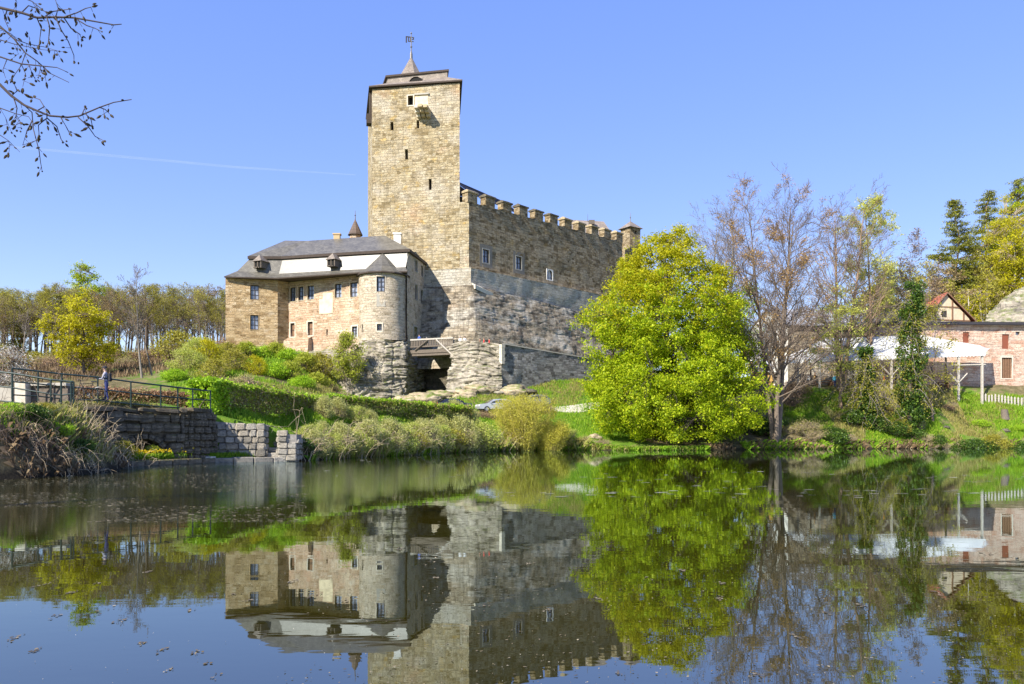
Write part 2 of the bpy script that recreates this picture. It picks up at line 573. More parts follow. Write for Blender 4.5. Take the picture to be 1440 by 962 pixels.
# what grows there: 0 grass, 1 bare soil and leaf litter
CV = [(0, 32.5, .1), (0, 28.5, 1.3), (60, 29.6, 1.3), (110, 31, 1.3), (-60, 28, 1.3), (140, 33, 1.2), (100, 33.5, .3), (150, 41, .9), (0, 42, .8), (300, 46, .1), (330, 52, 0), (430, 60, 0), (600, 73, .1), (520, 60, .6), (640, 73, .6), (800, 95, -.3), (860, 94, -.2), (830, 87, .3), (700, 97, .6), (760, 104, .55), (800, 108, .6), (830, 112, .5), (640, 100, .35), (560, 101, .5),
      (350, 95, .45), (420, 100, .4), (300, 80, .4), (250, 95, .5), (100, 90, .8), (0, 125, .9), (200, 140, .85), (300, 160, .5), (200, 190, -.3), (0, 190, -.2), (300, 190, -.3), (0, 260, 0),
      (940, 92, .8), (1060, 98, .75), (1150, 99, .55), (1200, 96, .6), (1180, 101, .3), (1270, 100, .55), (1350, 99, .5), (1240, 103, 1), (1100, 104, 1), (1300, 98, .4), (1380, 101, .45), (1440, 103, .35), (1440, 100.5, .55), (1440, 106, .7), (1200, 115, 1), (1400, 150, .8), (1200, 160, .7), (900, 120, .3), (700, 30, .9)]
cvp = np.array([((a - CX) / F_PX * b, b) for a, b, c in CV]); cvv = np.array([c for a, b, c in CV])
def cover(x, y):
    x = np.ravel(x); y = np.ravel(y)
    num = np.zeros(x.shape); den = np.zeros(x.shape)
    for (ax, ay), v in zip(cvp, cvv):
        wgt = 1 / ((x - ax) ** 2 + (y - ay) ** 2 + 4) ** 2
        num += wgt * v; den += wgt
    return num / den
at = ground.data.attributes.new('cover', 'FLOAT', 'POINT')
at.data.foreach_set('value', np.clip(cover(XX, YY), -1, 1.2).astype(np.float32))

# ------------------------------------------------------------------ water
def mat_water():
    n = N('water')
    co = n.coord()
    sx = n.new('ShaderNodeSeparateXYZ'); n.put(sx.inputs[0], co)
    # wind-ruffled patch near the left bank, nearly still elsewhere
    d = n.new('ShaderNodeVectorMath', operation='DISTANCE')
    n.put(d.inputs[0], n.mapping(co, scale=(1, 0.55, 1))); d.inputs[1].default_value = (-13, 16, 0)
    ruff = n.ramp(n.math('DIVIDE', d.outputs['Value'], 14.0), [(0.25, 1.0), (0.85, 0.0)])
    w1 = n.noise(n.mapping(co, scale=(0.5, 1.1, 1)), 2.0, 3, 0.5)
    w2 = n.noise(n.mapping(co, scale=(0.6, 2.2, 1), rot=(0, 0, 0.25)), 5.0, 3, 0.6)
    h = n.math('ADD', n.math('MULTIPLY', w1, 0.032), n.math('MULTIPLY', n.math('MULTIPLY', w2, ruff), 0.15))
    nm = n.bump(h, 0.6, 0.06)
    c = n.ramp(n.noise(co, 0.12, 4), [(0.3, (.019, .016, .002)), (0.7, (.028, .023, .003))])
    fr = n.new('ShaderNodeFresnel'); fr.inputs['IOR'].default_value = 2.9; n.put(fr.inputs['Normal'], nm)
    df = n.new('ShaderNodeBsdfDiffuse'); n.put(df.inputs['Color'], c)
    gl = n.new('ShaderNodeBsdfGlossy'); gl.inputs['Color'].default_value = (.80, .94, 1.0, 1); gl.inputs['Roughness'].default_value = .012; n.put(gl.inputs['Normal'], nm)
    mx = n.new('ShaderNodeMixShader'); n.put(mx.inputs[0], fr.outputs[0])
    n.t.links.new(df.outputs[0], mx.inputs[1]); n.t.links.new(gl.outputs[0], mx.inputs[2]); n.t.links.new(mx.outputs[0], n.out.inputs[0])
    return n.mat
M['water'] = mat_water()
wm = MB()
wm.face([(-120, -90, 0), (180, -90, 0), (180, 112, 0), (-120, 112, 0)])
wat = wm.build('pond_water', M['water'])
tag(wat, 'still olive green pond mirroring the castle', kind='structure')

# ------------------------------------------------------------------ materials
ST = {'t1': (.40, .33, .19), 't2': (.50, .42, .26), 't3': (.30, .23, .12), 't4': (.46, .36, .19), 't5': (.24, .18, .09)}
M['tower'] = m_stone('tower_sandstone', [(.15, .11, .05), (.28, .215, .115), (.43, .345, .205), (.49, .415, .265), (.35, .275, .155), (.53, .465, .325)], (.40, .345, .235), 0.66, 0.34,
                     [((.56, .36, .08), 0.55, .57, .70, .7), ((.52, .475, .385), 0.16, .48, .64, .6), ((.52, .33, .19), 0.11, .58, .70, .6), ((.12, .095, .05), 0.35, .56, .72, .7), ((.60, .55, .44), 0.9, .60, .70, .6)], bump=1.0, warp=0.16, streak=(.19, .155, .09))
M['curtain'] = m_stone('curtain_wall_stone', [(.10, .07, .032), (.22, .165, .09), (.33, .255, .15), (.41, .335, .22), (.29, .22, .125)], (.26, .215, .145), 0.62, 0.33,
                       [((.44, .30, .10), 0.4, .58, .72, .6), ((.38, .33, .24), 0.2, .52, .68, .55), ((.11, .075, .035), 0.28, .56, .72, .7)], bump=1.0, warp=0.16, streak=(.12, .095, .06))
M['talus'] = m_stone('talus_masonry', [(.10, .08, .055), (.25, .205, .145), (.38, .325, .24), (.32, .255, .17), (.47, .415, .32)], (.22, .20, .165), 0.62, 0.34,
                     [((.52, .48, .40), 0.20, .49, .59, .85), ((.06, .048, .035), 0.30, .52, .62, .85), ((.30, .21, .13), 0.15, .56, .70, .6), ((.50, .475, .42), 0.6, .62, .72, .6)], bump=1.0, streak=(.06, .052, .04), warp=.1)
M['plinth'] = m_stone('plinth_masonry', [(.26, .235, .18), (.42, .38, .30), (.50, .46, .37), (.37, .33, .255)], (.43, .395, .315), 0.55, 0.3,
                      [((.50, .475, .41), 0.25, .48, .62, .7), ((.11, .10, .08), 0.4, .58, .72, .7), ((.42, .32, .20), 0.2, .56, .70, .6)], bump=0.9)
M['palace'] = m_stone('palace_rubble', [(.26, .17, .10), (.42, .29, .18), (.53, .385, .26), (.50, .345, .235), (.58, .47, .345)], (.54, .43, .31), 0.5, 0.27,
                      [((.62, .50, .35), 0.24, .48, .60, .8), ((.56, .31, .20), 0.30, .53, .66, .65), ((.66, .59, .47), 0.45, .57, .67, .75), ((.16, .11, .07), 0.6, .60, .72, .6), ((.50, .26, .16), 0.8, .62, .70, .6)], bump=0.9, warp=0.12)
M['wing'] = m_stone('wing_ashlar', [(.20, .13, .06), (.38, .265, .135), (.52, .39, .225), (.42, .29, .15), (.57, .46, .30)], (.36, .27, .15), 0.7, 0.33,
                    [((.60, .42, .16), 0.3, .58, .70, .5), ((.20, .13, .065), 0.4, .56, .70, .6), ((.58, .50, .37), 0.5, .58, .70, .6)], bump=0.9, warp=.14)
M['turret'] = m_stone('turret_rubble', [(.25, .20, .13), (.42, .35, .25), (.52, .45, .34), (.47, .38, .27), (.58, .51, .40)], (.48, .42, .33), 0.55, 0.3,
                      [((.58, .50, .38), 0.3, .5, .62, .6), ((.18, .15, .105), 0.4, .58, .72, .6), ((.55, .36, .24), 0.25, .62, .72, .4)], bump=0.9, warp=0.1)
M['rampwall'] = m_stone('ramp_wall_stone', [(.10, .095, .085), (.24, .23, .21), (.33, .32, .29), (.40, .39, .36)], (.26, .25, .22), 0.55, 0.28,
                        [((.52, .51, .47), 0.3, .56, .70, .7), ((.07, .065, .06), 0.4, .58, .72, .7)], bump=0.9)
M['brickhouse'] = m_stone('long_house_stone', [(.45, .26, .18), (.55, .38, .28), (.62, .48, .37), (.50, .33, .24)], (.60, .48, .38), 0.6, 0.34,
                          [((.66, .52, .42), 0.4, .5, .64, .7), ((.42, .19, .11), 0.6, .54, .66, .75), ((.22, .13, .09), 0.8, .58, .70, .6), ((.70, .58, .48), 0.5, .58, .68, .7)], bump=0.9, warp=0.14)
M['rock'] = m_rock('grey_sandstone_rock', [(.19, .17, .135), (.385, .34, .265), (.50, .455, .37)], amt=0.9, moss=(.14, .17, .04))
M['rockwarm'] = m_rock('warm_sandstone_rock', [(.22, .16, .10), (.42, .34, .22), (.54, .46, .33)], amt=0.7, moss=(.13, .17, .035))
M['rockdark'] = m_rock('dark_rock', [(.07, .06, .045), (.16, .14, .10), (.26, .22, .16)], amt=0.8)
M['mosswall'] = m_rock('old_bridge_stone', [(.07, .055, .035), (.17, .14, .095), (.31, .265, .19)], amt=0.6, scale=1.2, moss=(.12, .13, .03))
M['mortar'] = m_plain('mortar_joint', (.24, .22, .19), .95, .4, 5, .6)
def mat_blocks():
    n = N('granite_block')
    co = n.coord()
    oi = n.new('ShaderNodeObjectInfo')
    c = n.ramp(oi.outputs['Random'], [(0, (.15, .135, .105)), (.3, (.26, .235, .19)), (.7, (.36, .33, .27)), (1, (.30, .25, .18))])
    ob = n.new('ShaderNodeVectorMath', operation='ADD'); n.put(ob.inputs[0], co)
    sc = n.new('ShaderNodeVectorMath', operation='SCALE'); n.put(sc.inputs[0], oi.outputs['Location']); sc.inputs['Scale'].default_value = 3.7
    n.put(ob.inputs[1], sc.outputs[0])
    f = n.noise(ob.outputs[0], 4, 7, 0.7)
    c = n.mix(0.9, c, n.ramp(f, [(0.25, 0.35), (0.5, 0.95), (0.75, 1.5)]), 'MULTIPLY')
    c = n.mix(n.ramp(n.noise(ob.outputs[0], 2.2, 4), [(0.58, 0.0), (0.70, 0.85)]), c, (.06, .055, .045))
    return n.done(c, 0.93, n.bump(n.math('ADD', f, n.noise(ob.outputs[0], 14, 4)), 0.7, 0.05), spec=0.2)
M['block'] = mat_blocks()
def mat_slate(name, base, rough, spec):
    n = N(name)
    uv = n.coord('UV')
    b = n.new('ShaderNodeTexBrick')
    n.put(b.inputs['Vector'], uv)
    b.inputs['Color1'].default_value = (*[c * .75 for c in base], 1); b.inputs['Color2'].default_value = (*[c * 1.25 for c in base], 1)
    b.inputs['Mortar'].default_value = (*[c * .5 for c in base], 1)
    b.inputs['Scale'].default_value = 1; b.inputs['Mortar Size'].default_value = .012
    b.inputs['Brick Width'].default_value = .3; b.inputs['Row Height'].default_value = .2
    c = n.mix(0.6, b.outputs['Color'], n.ramp(n.noise(uv, 0.7, 6, .65), [(0.3, 0.6), (0.7, 1.35)]), 'MULTIPLY')
    nm = n.bump(n.math('ADD', n.math('MULTIPLY', b.outputs['Color'], 1.0), n.noise(uv, 7, 3)), 0.25, 0.015)
    return n.done(c, rough, nm, spec=spec)
M['slate'] = mat_slate('slate_roof', (.135, .125, .10), .36, .42)
M['shingle'] = mat_slate('brown_shingle', (.13, .095, .075), .7, .3)
M['slatewarm'] = mat_slate('weathered_shingle', (.24, .20, .16), .6, .3)
M['tile'] = mat_slate('red_tile', (.42, .13, .07), .7, .3)
M['eave'] = m_plain('dark_eave_wood', (.05, .035, .025), .85, .3, 6, .2)
M['wood'] = m_plain('grey_timber', (.13, .105, .08), .9, .35, 8, .3)
M['woodpale'] = m_plain('pale_timber', (.42, .38, .32), .9, .25, 8, .3)
M['woodbrown'] = m_plain('brown_timber', (.20, .11, .06), .85, .3, 8, .3)
M['dark'] = m_plain('painted_dark', (.012, .011, .010), 1.0, .2, 3, 0)  # near-black that paints the unlit space inside openings
M['framedark'] = m_plain('dark_window_frame', (.035, .028, .024), .6, .2, 8, 0)
M['surround'] = m_plain('pale_stone_surround', (.54, .49, .39), .9, .2, 5, .3)
M['surroundgrey'] = m_plain('grey_plaster_surround', (.36, .335, .28), .9, .15, 3, .2)
M['plaster'] = m_plain('worn_white_plaster', (.74, .71, .64), .9, .12, 2, .2)
M['plasteryellow'] = m_plain('worn_cream_plaster', (.66, .55, .36), .9, .2, 1.5, .3)
M['cream'] = m_plain('cream_plaster', (.62, .50, .34), .9, .12, 2, .2)
M['ochre'] = m_plain('ochre_board', (.56, .34, .10), .85, .15, 3, .2)
def mat_glass():
    n = N('sky_tinted_glass')
    oi = n.new('ShaderNodeObjectInfo')
    co = n.coord()
    c = n.ramp(n.noise(co, 2.5, 3), [(0.35, (.10, .12, .16)), (0.65, (.30, .33, .40))])  # bluish white of sky reflection and curtains painted into the panes
    return n.done(c, 0.08, None, spec=0.8)
M['glass'] = mat_glass()
M['metal'] = m_plain('green_black_iron', (.018, .035, .030), .45, .3, 8, .1, metal=0.2)
M['lead'] = m_plain('grey_metal', (.16, .15, .14), .5, .2, 5, .1, metal=0.4)
M['gutter'] = m_plain('dark_gutter_metal', (.05, .045, .045), .5, .2, 5, 0, metal=0.3)
M['canvas'] = m_plain('white_canvas', (.80, .80, .79), .8, .05, 2, .15)
# ------------------------------------------------------------------ masonry builders
WORLD = set()
_link0 = link
def link(name, data, parent=None):
    o = _link0(name, data, parent)
    if parent is not None and parent.name in WORLD:
        o.location = -Vector(parent.location)
    return o
def wempty(name, loc):
    """an Empty at a thing's base whose direct children are modelled in world coordinates"""
    o = _link0(name, None)
    o.location = loc
    WORLD.add(o.name)
    return o
_UVO = [0.0]
class Wall:
    """vertical plane from a to b (left to right seen from outside), z absolute; n points outward"""
    def __init__(s, a, b, batter=0.0, z0=0.0):
        s.a = Vector((a[0], a[1], 0)); s.b = Vector((b[0], b[1], 0))
        s.L = (s.b - s.a).length
        s.u = (s.b - s.a) / s.L
        s.n = Vector((s.u.y, -s.u.x, 0))
        s.batter, s.z0 = batter, z0
    def map(s, u, v, d=0.0):
        p = s.a + s.u * u + s.n * (d - s.batter * (v - s.z0))
        return Vector((p.x, p.y, v))
    def at(s, px, py, d=0.0):
        p = hit(px, py, s.a + s.n * d, s.n)
        return (p - s.a).dot(s.u), p.z
    def rect(s, x0, y0, x1, y1):
        xm, ym = (x0 + x1) / 2, (y0 + y1) / 2
        ua, ub = s.at(x0, ym)[0], s.at(x1, ym)[0]
        return ua, s.at(xm, y1)[1], ub, s.at(xm, y0)[1]
class Drum:
    def __init__(s, c, r, a0=PI, a1=2 * PI):
        s.c, s.r, s.a0, s.a1 = c, r, a0, a1
        s.L = r * (a1 - a0)
    def map(s, u, v, d=0.0):
        g = s.a0 + u / s.r
        return Vector((s.c[0] + math.cos(g) * (s.r + d), s.c[1] + math.sin(g) * (s.r + d), v))
    def rect(s, x0, y0, x1, y1):
        def ua(px, py):
            d = ray(px, py); k = d.x / d.y
            # nearest crossing of the vertical plane x = k y with the drum
            A, B, Cc = 1 + k * k, -2 * (k * s.c[0] + s.c[1]), s.c[0] ** 2 + s.c[1] ** 2 - s.r ** 2
            Y = (-B - math.sqrt(max(0, B * B - 4 * A * Cc))) / (2 * A)
            g = math.atan2(Y - s.c[1], k * Y - s.c[0])
            if g < 0: g += 2 * PI
            return (g - s.a0) * s.r, CAMZ + d.z * Y / d.y
        xm, ym = (x0 + x1) / 2, (y0 + y1) / 2
        return ua(x0, ym)[0], ua(xm, y1)[1], ua(x1, ym)[0], ua(xm, y0)[1]

def facade(name, wl, u0, u1, v0, v1, holes, mat, parent, depth=0.45, du=1.2, top=None, jit=0.035, seed=0, back=None):
    us = {u0, u1}; vs_ = {v0, v1}
    for h in holes:
        us |= {h[0], h[2]}; vs_ |= {h[1], h[3]}
    def fill(s, a, b):
        s = sorted(s); o = []
        for p, q in zip(s, s[1:]):
            k = max(1, int(round((q - p) / du)))
            o += [p + (q - p) * i / k for i in range(k)]
        return o + [s[-1]]
    us = fill(us, u0, u1); vs_ = fill(vs_, v0, v1)
    _UVO[0] += 17.3
    off = _UVO[0]
    nu, nv = len(us), len(vs_)
    V = []; UV = []
    hv = max([h[3] for h in holes] + [v0])
    for u in us:
        t = top(u) if top else v1
        for v in vs_:
            vv = v if (not top or v <= hv) else hv + (v - hv) / (v1 - hv) * (t - hv)
            V.append(wl.map(u, vv)); UV.append((u + off, vv))
    A = np.array([tuple(p) for p in V])
    if jit:
        nz = fbm(A * 0.7, seed + 3, 3) * jit * 2
        for i in range(nu):
            for j in range(nv):
                k = i * nv + j
                u, vv = us[i], V[k].z
                V[k] = wl.map(u, vv, nz[k])
    keep = []
    for i in range(nu - 1):
        for j in range(nv - 1):
            uc, vc = (us[i] + us[i + 1]) / 2, (vs_[j] + vs_[j + 1]) / 2
            if not any(h[0] < uc < h[2] and h[1] < vc < h[3] for h in holes):
                a = i * nv + j
                keep.append((a, a + nv, a + nv + 1, a + 1))
    F = list(keep)
    for h in holes:
        c = [(h[0], h[1]), (h[2], h[1]), (h[2], h[3]), (h[0], h[3])]
        b = len(V)
        for (u, v) in c:
            V.append(wl.map(u, v, 0.0)); UV.append((u + off, v))
        for (u, v) in c:
            V.append(wl.map(u, v, -depth)); UV.append((u + off + depth, v + depth))
        for i in range(4):
            j = (i + 1) % 4
            F.append((b + i, b + j, b + 4 + j, b + 4 + i))
    return npobj(name, [tuple(p) for p in V], F, mat, parent, uv=UV)

def ring(mb, wl, r, wd, d0, d1, m=0):
    """rectangular frame of width wd outside rect r, from depth d0 (back) to d1 (front)"""
    a, b, c, d = r
    for (p0, q0, p1, q1) in ((a - wd, b - wd, c + wd, b), (a - wd, d, c + wd, d + wd), (a - wd, b, a, d), (c, b, c + wd, d)):
        q = [wl.map(p0, q0, d0), wl.map(p1, q0, d0), wl.map(p1, q1, d0), wl.map(p0, q1, d0),
             wl.map(p0, q0, d1), wl.map(p1, q0, d1), wl.map(p1, q1, d1), wl.map(p0, q1, d1)]
        n = len(mb.v); mb.v += [tuple(v) for v in q]
        for f in ((4, 5, 6, 7), (0, 1, 5, 4), (1, 2, 6, 5), (2, 3, 7, 6), (3, 0, 4, 7), (3, 2, 1, 0)):
            mb.f.append(tuple(n + i for i in f)); mb.m.append(m); mb.uv.append(None)
def slab(mb, wl, r, d0, d1, m=0):
    a, b, c, d = r
    q = [wl.map(a, b, d0), wl.map(c, b, d0), wl.map(c, d, d0), wl.map(a, d, d0), wl.map(a, b, d1), wl.map(c, b, d1), wl.map(c, d, d1), wl.map(a, d, d1)]
    n = len(mb.v); mb.v += [tuple(v) for v in q]
    for f in ((4, 5, 6, 7), (0, 1, 5, 4), (1, 2, 6, 5), (2, 3, 7, 6), (3, 0, 4, 7), (3, 2, 1, 0)):
        mb.f.append(tuple(n + i for i in f)); mb.m.append(m); mb.uv.append(None)

def window(wl, r, parent, nx=2, ny=3, mat_s='surround', sw=0.14, bar=0.07, frame='framedark', pane='glass', depth=0.3, name='window', outer=0.09, label=None):
    mb = MB()
    ring(mb, wl, r, sw, -0.05, 0.045)
    wo_ = mb.build(name, M[mat_s], parent)
    if label: wo_['label'] = label
    a, b, c, d = r
    fm = MB()
    slab(fm, wl, (a, b, a + outer, d), -depth, -depth + .1); slab(fm, wl, (c - outer, b, c, d), -depth, -depth + .1)
    slab(fm, wl, (a + outer, b, c - outer, b + outer), -depth, -depth + .1); slab(fm, wl, (a + outer, d - outer, c - outer, d), -depth, -depth + .1)
    for i in range(1, nx):
        u = a + (c - a) * i / nx
        slab(fm, wl, (u - bar * .7, b + outer, u + bar * .7, d - outer), -depth, -depth + .09)
    for j in range(1, ny):
        v = b + (d - b) * j / ny
        slab(fm, wl, (a + outer, v - bar / 2, c - outer, v + bar / 2), -depth, -depth + .07)
    fm.build('frame', M[frame], wo_)
    pm = MB()
    slab(pm, wl, (a, b, c, d), -depth - .06, -depth + .02)
    pm.build('pane', M[pane], wo_)
    return wo_
def slit(wl, r, parent, name='arrow_slit', depth=0.7, mat_s=None):
    mb = MB()
    slab(mb, wl, (r[0], r[1], r[2], r[3]), -depth - .1, -depth)
    o = mb.build(name, M['dark'], parent)
    if mat_s:
        s = MB(); ring(s, wl, r, .16, -.05, .04); s.build('surround', M[mat_s], o)
    return o

def loft(name, rows, nu, nv, mat, parent, disp=0.5, seed=0, zs=2.0, scale=0.35, strata=0.35, smooth=True, bed=.5, uvwrap=True, taper_edge=True, split=None):
    """surface through polylines rows[0] (bottom) .. rows[-1] (top), pushed in and out along its horizontal normal by layered rock noise"""
    def resample(pl, n):
        pl = [Vector(p) for p in pl]
        L = [0]
        for a, b in zip(pl, pl[1:]): L.append(L[-1] + (b - a).length)
        o = []
        for i in range(n):
            t = L[-1] * i / (n - 1); k = 0
            while k < len(L) - 2 and L[k + 1] < t: k += 1
            f = (t - L[k]) / max(1e-6, L[k + 1] - L[k])
            o.append(pl[k].lerp(pl[k + 1], f))
        return o
    R = [resample(r, nu) for r in rows]
    V = np.zeros((nu, nv, 3))
    for j in range(nv):
        t = j / (nv - 1) * (len(R) - 1); k = min(int(t), len(R) - 2); f = t - k
        for i in range(nu):
            V[i, j] = R[k][i].lerp(R[k + 1][i], f)
    du_ = np.gradient(V, axis=0); dv_ = np.gradient(V, axis=1)
    nrm = np.cross(du_, dv_)
    ln = np.linalg.norm(nrm, axis=2, keepdims=True); nrm = nrm / np.maximum(ln, 1e-6)
    p = V.reshape(-1, 3)
    q = p.copy(); q[:, 2] *= zs
    a = fbm(q * scale, seed, 5) * disp
    wz = p[:, 2] + fbm(p * 0.18, seed + 9, 3) * 1.6
    # beds of rock: every bed stands out or back by its own amount, with an open joint between beds and a few upright cracks
    zz = wz / bed + fbm(p * .5, seed + 2, 3) * .5
    bi = np.floor(zz); fr_ = zz - bi
    blk = np.floor((p[:, 0] + p[:, 1] * .6) / 5.5 + bi * .37 + fbm(p * .4, seed + 8, 2) * .6)
    offb = _hash(bi.astype(np.int64), blk.astype(np.int64), np.zeros(len(p), np.int64), seed) - .5
    joint = np.exp(-((np.minimum(fr_, 1 - fr_)) / .13) ** 2) * (vnoise(np.stack([p[:, 0] * .6, p[:, 1] * .6, bi * 3.3], 1), seed + 21) > .42)
    cr = vnoise(np.stack([p[:, 0] * .8, p[:, 1] * .8, wz * .15], 1), seed + 6)
    crack = np.exp(-((cr - .5) / .035) ** 2)
    a = a + (offb * 1.5 - joint * 1.0 - crack * .9) * strata + fbm(np.stack([p[:, 0] * .8, p[:, 1] * .8, p[:, 2] * 3.6], 1), seed + 12, 4) * strata * .9
    V = V + nrm * a.reshape(nu, nv, 1)
    uu = np.zeros((nu, nv))
    uu[1:] = np.cumsum(np.linalg.norm(np.diff(V[:, nv // 2], axis=0), axis=1))[:, None]
    uv = np.stack([uu + seed * 3.1, V[:, :, 2] * 1.05], 2).reshape(-1, 2)
    o = npobj(name, V.reshape(-1, 3), gridfaces(nu, nv), mat if not isinstance(mat, list) else mat, parent, smooth=smooth, uv=uv)
    return o
def uvface(mb, pts, m=0):
    """roof face with UV in metres: u along the first edge, v up the slope"""
    pts = [Vector(p) for p in pts]
    e = (pts[1] - pts[0]).normalized()
    nrm = Vector((0, 0, 0))
    for i in range(1, len(pts) - 1): nrm += (pts[i] - pts[0]).cross(pts[i + 1] - pts[0])
    nrm.normalize()
    f = nrm.cross(e)
    mb.face(pts, m, [((p - pts[0]).dot(e), (p - pts[0]).dot(f)) for p in pts])
def xy(p): return (p.x, p.y)

# ------------------------------------------------------------------ keep tower
A_, B_ = P(646.5, 200, 117.0), P(523.5, 200, 119.1)
tw = Wall(xy(B_), xy(A_))
back = Vector((-tw.n.x, -tw.n.y, 0))
Cb = P(517.5, 150, 130.5)
Db = P(643.0, 200, 128.5)
tl = Wall(xy(Cb), xy(B_)); tr = Wall(xy(A_), xy(Db)); tb = Wall(xy(Db), xy(Cb))
z_top = ZY(115, 117.0) - 0.15
z_base = 22.0
keep = wempty('keep_tower', (tw.map(tw.L / 2, 0).x, tw.map(tw.L / 2, 0).y + 5, z_base))
tag(keep, 'tall square yellow sandstone keep tower with weather vane on its roof', 'tower')
tslits = [(549, 171.5, 553.2, 183), (585.8, 169, 589.5, 180.5), (569.5, 210, 573.6, 224), (602.8, 251.5, 606.8, 267)]
tho = [tw.rect(*q) for q in tslits]
twin = tw.rect(573.5, 134.5, 581, 148)
facade('wall', tw, 0, tw.L, z_base, z_top, tho + [twin], M['tower'], keep, depth=.8, du=0.9, seed=1)
facade('wall', tl, 0, tl.L, z_base, z_top, [], M['tower'], keep, seed=2)
facade('wall', tr, 0, tr.L, z_base, z_top, [], M['tower'], keep, seed=3)
facade('wall', tb, 0, tb.L, z_base, z_top, [], M['tower'], keep, seed=4)
for h in tho: slit(tw, h, keep)
slit(tw, twin, keep, 'window', 0.75, 'surround')
mb = MB(); r = tw.rect(583.5, 134, 602, 151); slab(mb, tw, r, -.1, .03)
mb.build('plaster_panel', M['plasteryellow'], keep)
mb = MB(); r = tw.rect(583, 131.5, 603.5, 133.8); slab(mb, tw, r, -.1, .22); mb.build('lintel', M['surroundgrey'], keep)
for px, p_ in ((590.0, 2.1), (597.0, 2.5), (603.5, 2.3)):
    mb = MB()
    for k in range(3):
        a, b = tw.at(px, 157.5 + (2 - k) * 3.6)
        slab(mb, tw, (a - .27 - k * .008, b - .2, a + .27 + k * .008, b + .19), -.2, p_ * (k + 1) / 3)
    mb.build('corbel', M['tower'] if px > 595 else M['surround'], keep)
# wooden bay hanging on the left face
mb = MB()
for q in ((1.2, ZY(176, 121), 2.6, ZY(163, 121)),): slab(mb, tl, (tl.L - q[2], q[1], tl.L - q[0], q[3]), -.1, .75)
mb.build('privy_bay', M['eave'], keep)
mb = MB(); slab(mb, tl, (tl.L - 2.3, ZY(163, 121), tl.L - 1.2, ZY(131, 121)), -.1, .35); mb.build('shaft', M['eave'], keep)
# roof: eave, skirt, attic, flat lid, spire
def quadxy(off, zz):
    cs = [B_, A_, Db, Cb]; ctr = sum((Vector((c.x, c.y, 0)) for c in cs), Vector()) / 4
    o = []
    for c in cs:
        v = Vector((c.x, c.y, 0)); d = (v - ctr).normalized()
        o.append(Vector((v.x + d.x * off * 1.35, v.y + d.y * off * 1.35, zz)))
    return o, ctr
ze = z_top + 0.1
e0, ctr = quadxy(0.42, ze); e1, _ = quadxy(0.42, ze + .22)
zat = ze + 1.55
s1, _ = quadxy(-2.0, zat)
mb = MB()
for i in range(4):
    j = (i + 1) % 4
    uvface(mb, [e1[i], e1[j], s1[j], s1[i]])
mb.build('skirt_roof', M['slatewarm'], keep)
mb = MB()
for i in range(4):
    j = (i + 1) % 4
    mb.face([e0[i], e0[j], e1[j], e1[i]])
mb.face([e0[3], e0[2], e0[1], e0[0]])
mb.build('eave', M['eave'], keep)
zl = ZY(100.5, 119.3) - .28
s2, _ = quadxy(-1.95, zl); s2b, _ = quadxy(-1.95, zat - .25)
mb = MB()
for i in range(4):
    j = (i + 1) % 4
    uvface(mb, [s2b[i], s2b[j], s2[j], s2[i]])
mb.build('attic', M['slatewarm'], keep)
l0, _ = quadxy(-1.7, zl); l1, _ = quadxy(-1.7, zl + .28)
mb = MB()
for i in range(4):
    j = (i + 1) % 4
    mb.face([l0[i], l0[j], l1[j], l1[i]])
mb.face(l0[::-1]); mb.face(l1)
mb.build('flat_roof', M['eave'], keep)
apex = P(578.3, 79, ctr.y)
mb = MB()
hw = 2.35; zb = zl + .3
ring8 = [Vector((apex.x + math.cos(PI / 8 + k * PI / 4) * hw, ctr.y + math.sin(PI / 8 + k * PI / 4) * hw, zb)) for k in range(8)]
for k in range(8):
    uvface(mb, [ring8[k], ring8[(k + 1) % 8], Vector(apex) + Vector((0, 0, 0))])
mb.build('spire', M['slatewarm'], keep)
fin = MB()
ztip = ZY(45, ctr.y)
fin.tube([(apex.x, ctr.y, apex.z - .4), (apex.x, ctr.y, apex.z + .3), (apex.x, ctr.y, apex.z + .8), (apex.x, ctr.y, ztip)], [.22, .2, .09, .05], 8)
fin.lathe([(0, -.18), (.13, -.1), (.17, 0), (.13, .1), (0, .18)], 8, (apex.x, ctr.y, ZY(66, ctr.y)))
fin.lathe([(0, -.14), (.11, -.07), (.13, 0), (.11, .07), (0, .14)], 8, (apex.x, ctr.y, ZY(47, ctr.y)))
vane = fin.build('vane_pole', M['lead'], keep)
vn = MB(); zv = ZY(55.5, ctr.y)
dv = Vector((1, .25, 0)).normalized()
for (u0, w0, u1, w1) in ((-.85, .25, .1, .42), (-.85, -.6, -.66, .25), (-.5, -.3, -.34, .25), (-.2, -.42, -.05, .25), (-.5, -.42, .1, -.28), (.1, .26, .45, .38), (.25, .02, .42, .26), (.1, -.05, .36, .06), (.05, -.36, .4, -.26)):
    q = []
    for dd in (-.02, .02):
        o_ = Vector((apex.x, ctr.y, zv)) + Vector((-dv.y, dv.x, 0)) * dd
        q += [o_ + dv * u0 + Vector((0, 0, w0)), o_ + dv * u1 + Vector((0, 0, w0)), o_ + dv * u1 + Vector((0, 0, w1)), o_ + dv * u0 + Vector((0, 0, w1))]
    for f in ((0, 1, 2, 3), (7, 6, 5, 4), (0, 4, 5, 1), (1, 5, 6, 2), (2, 6, 7, 3), (3, 7, 4, 0)): vn.face([q[i] for i in f])
vn.build('vane', M['framedark'], vane)
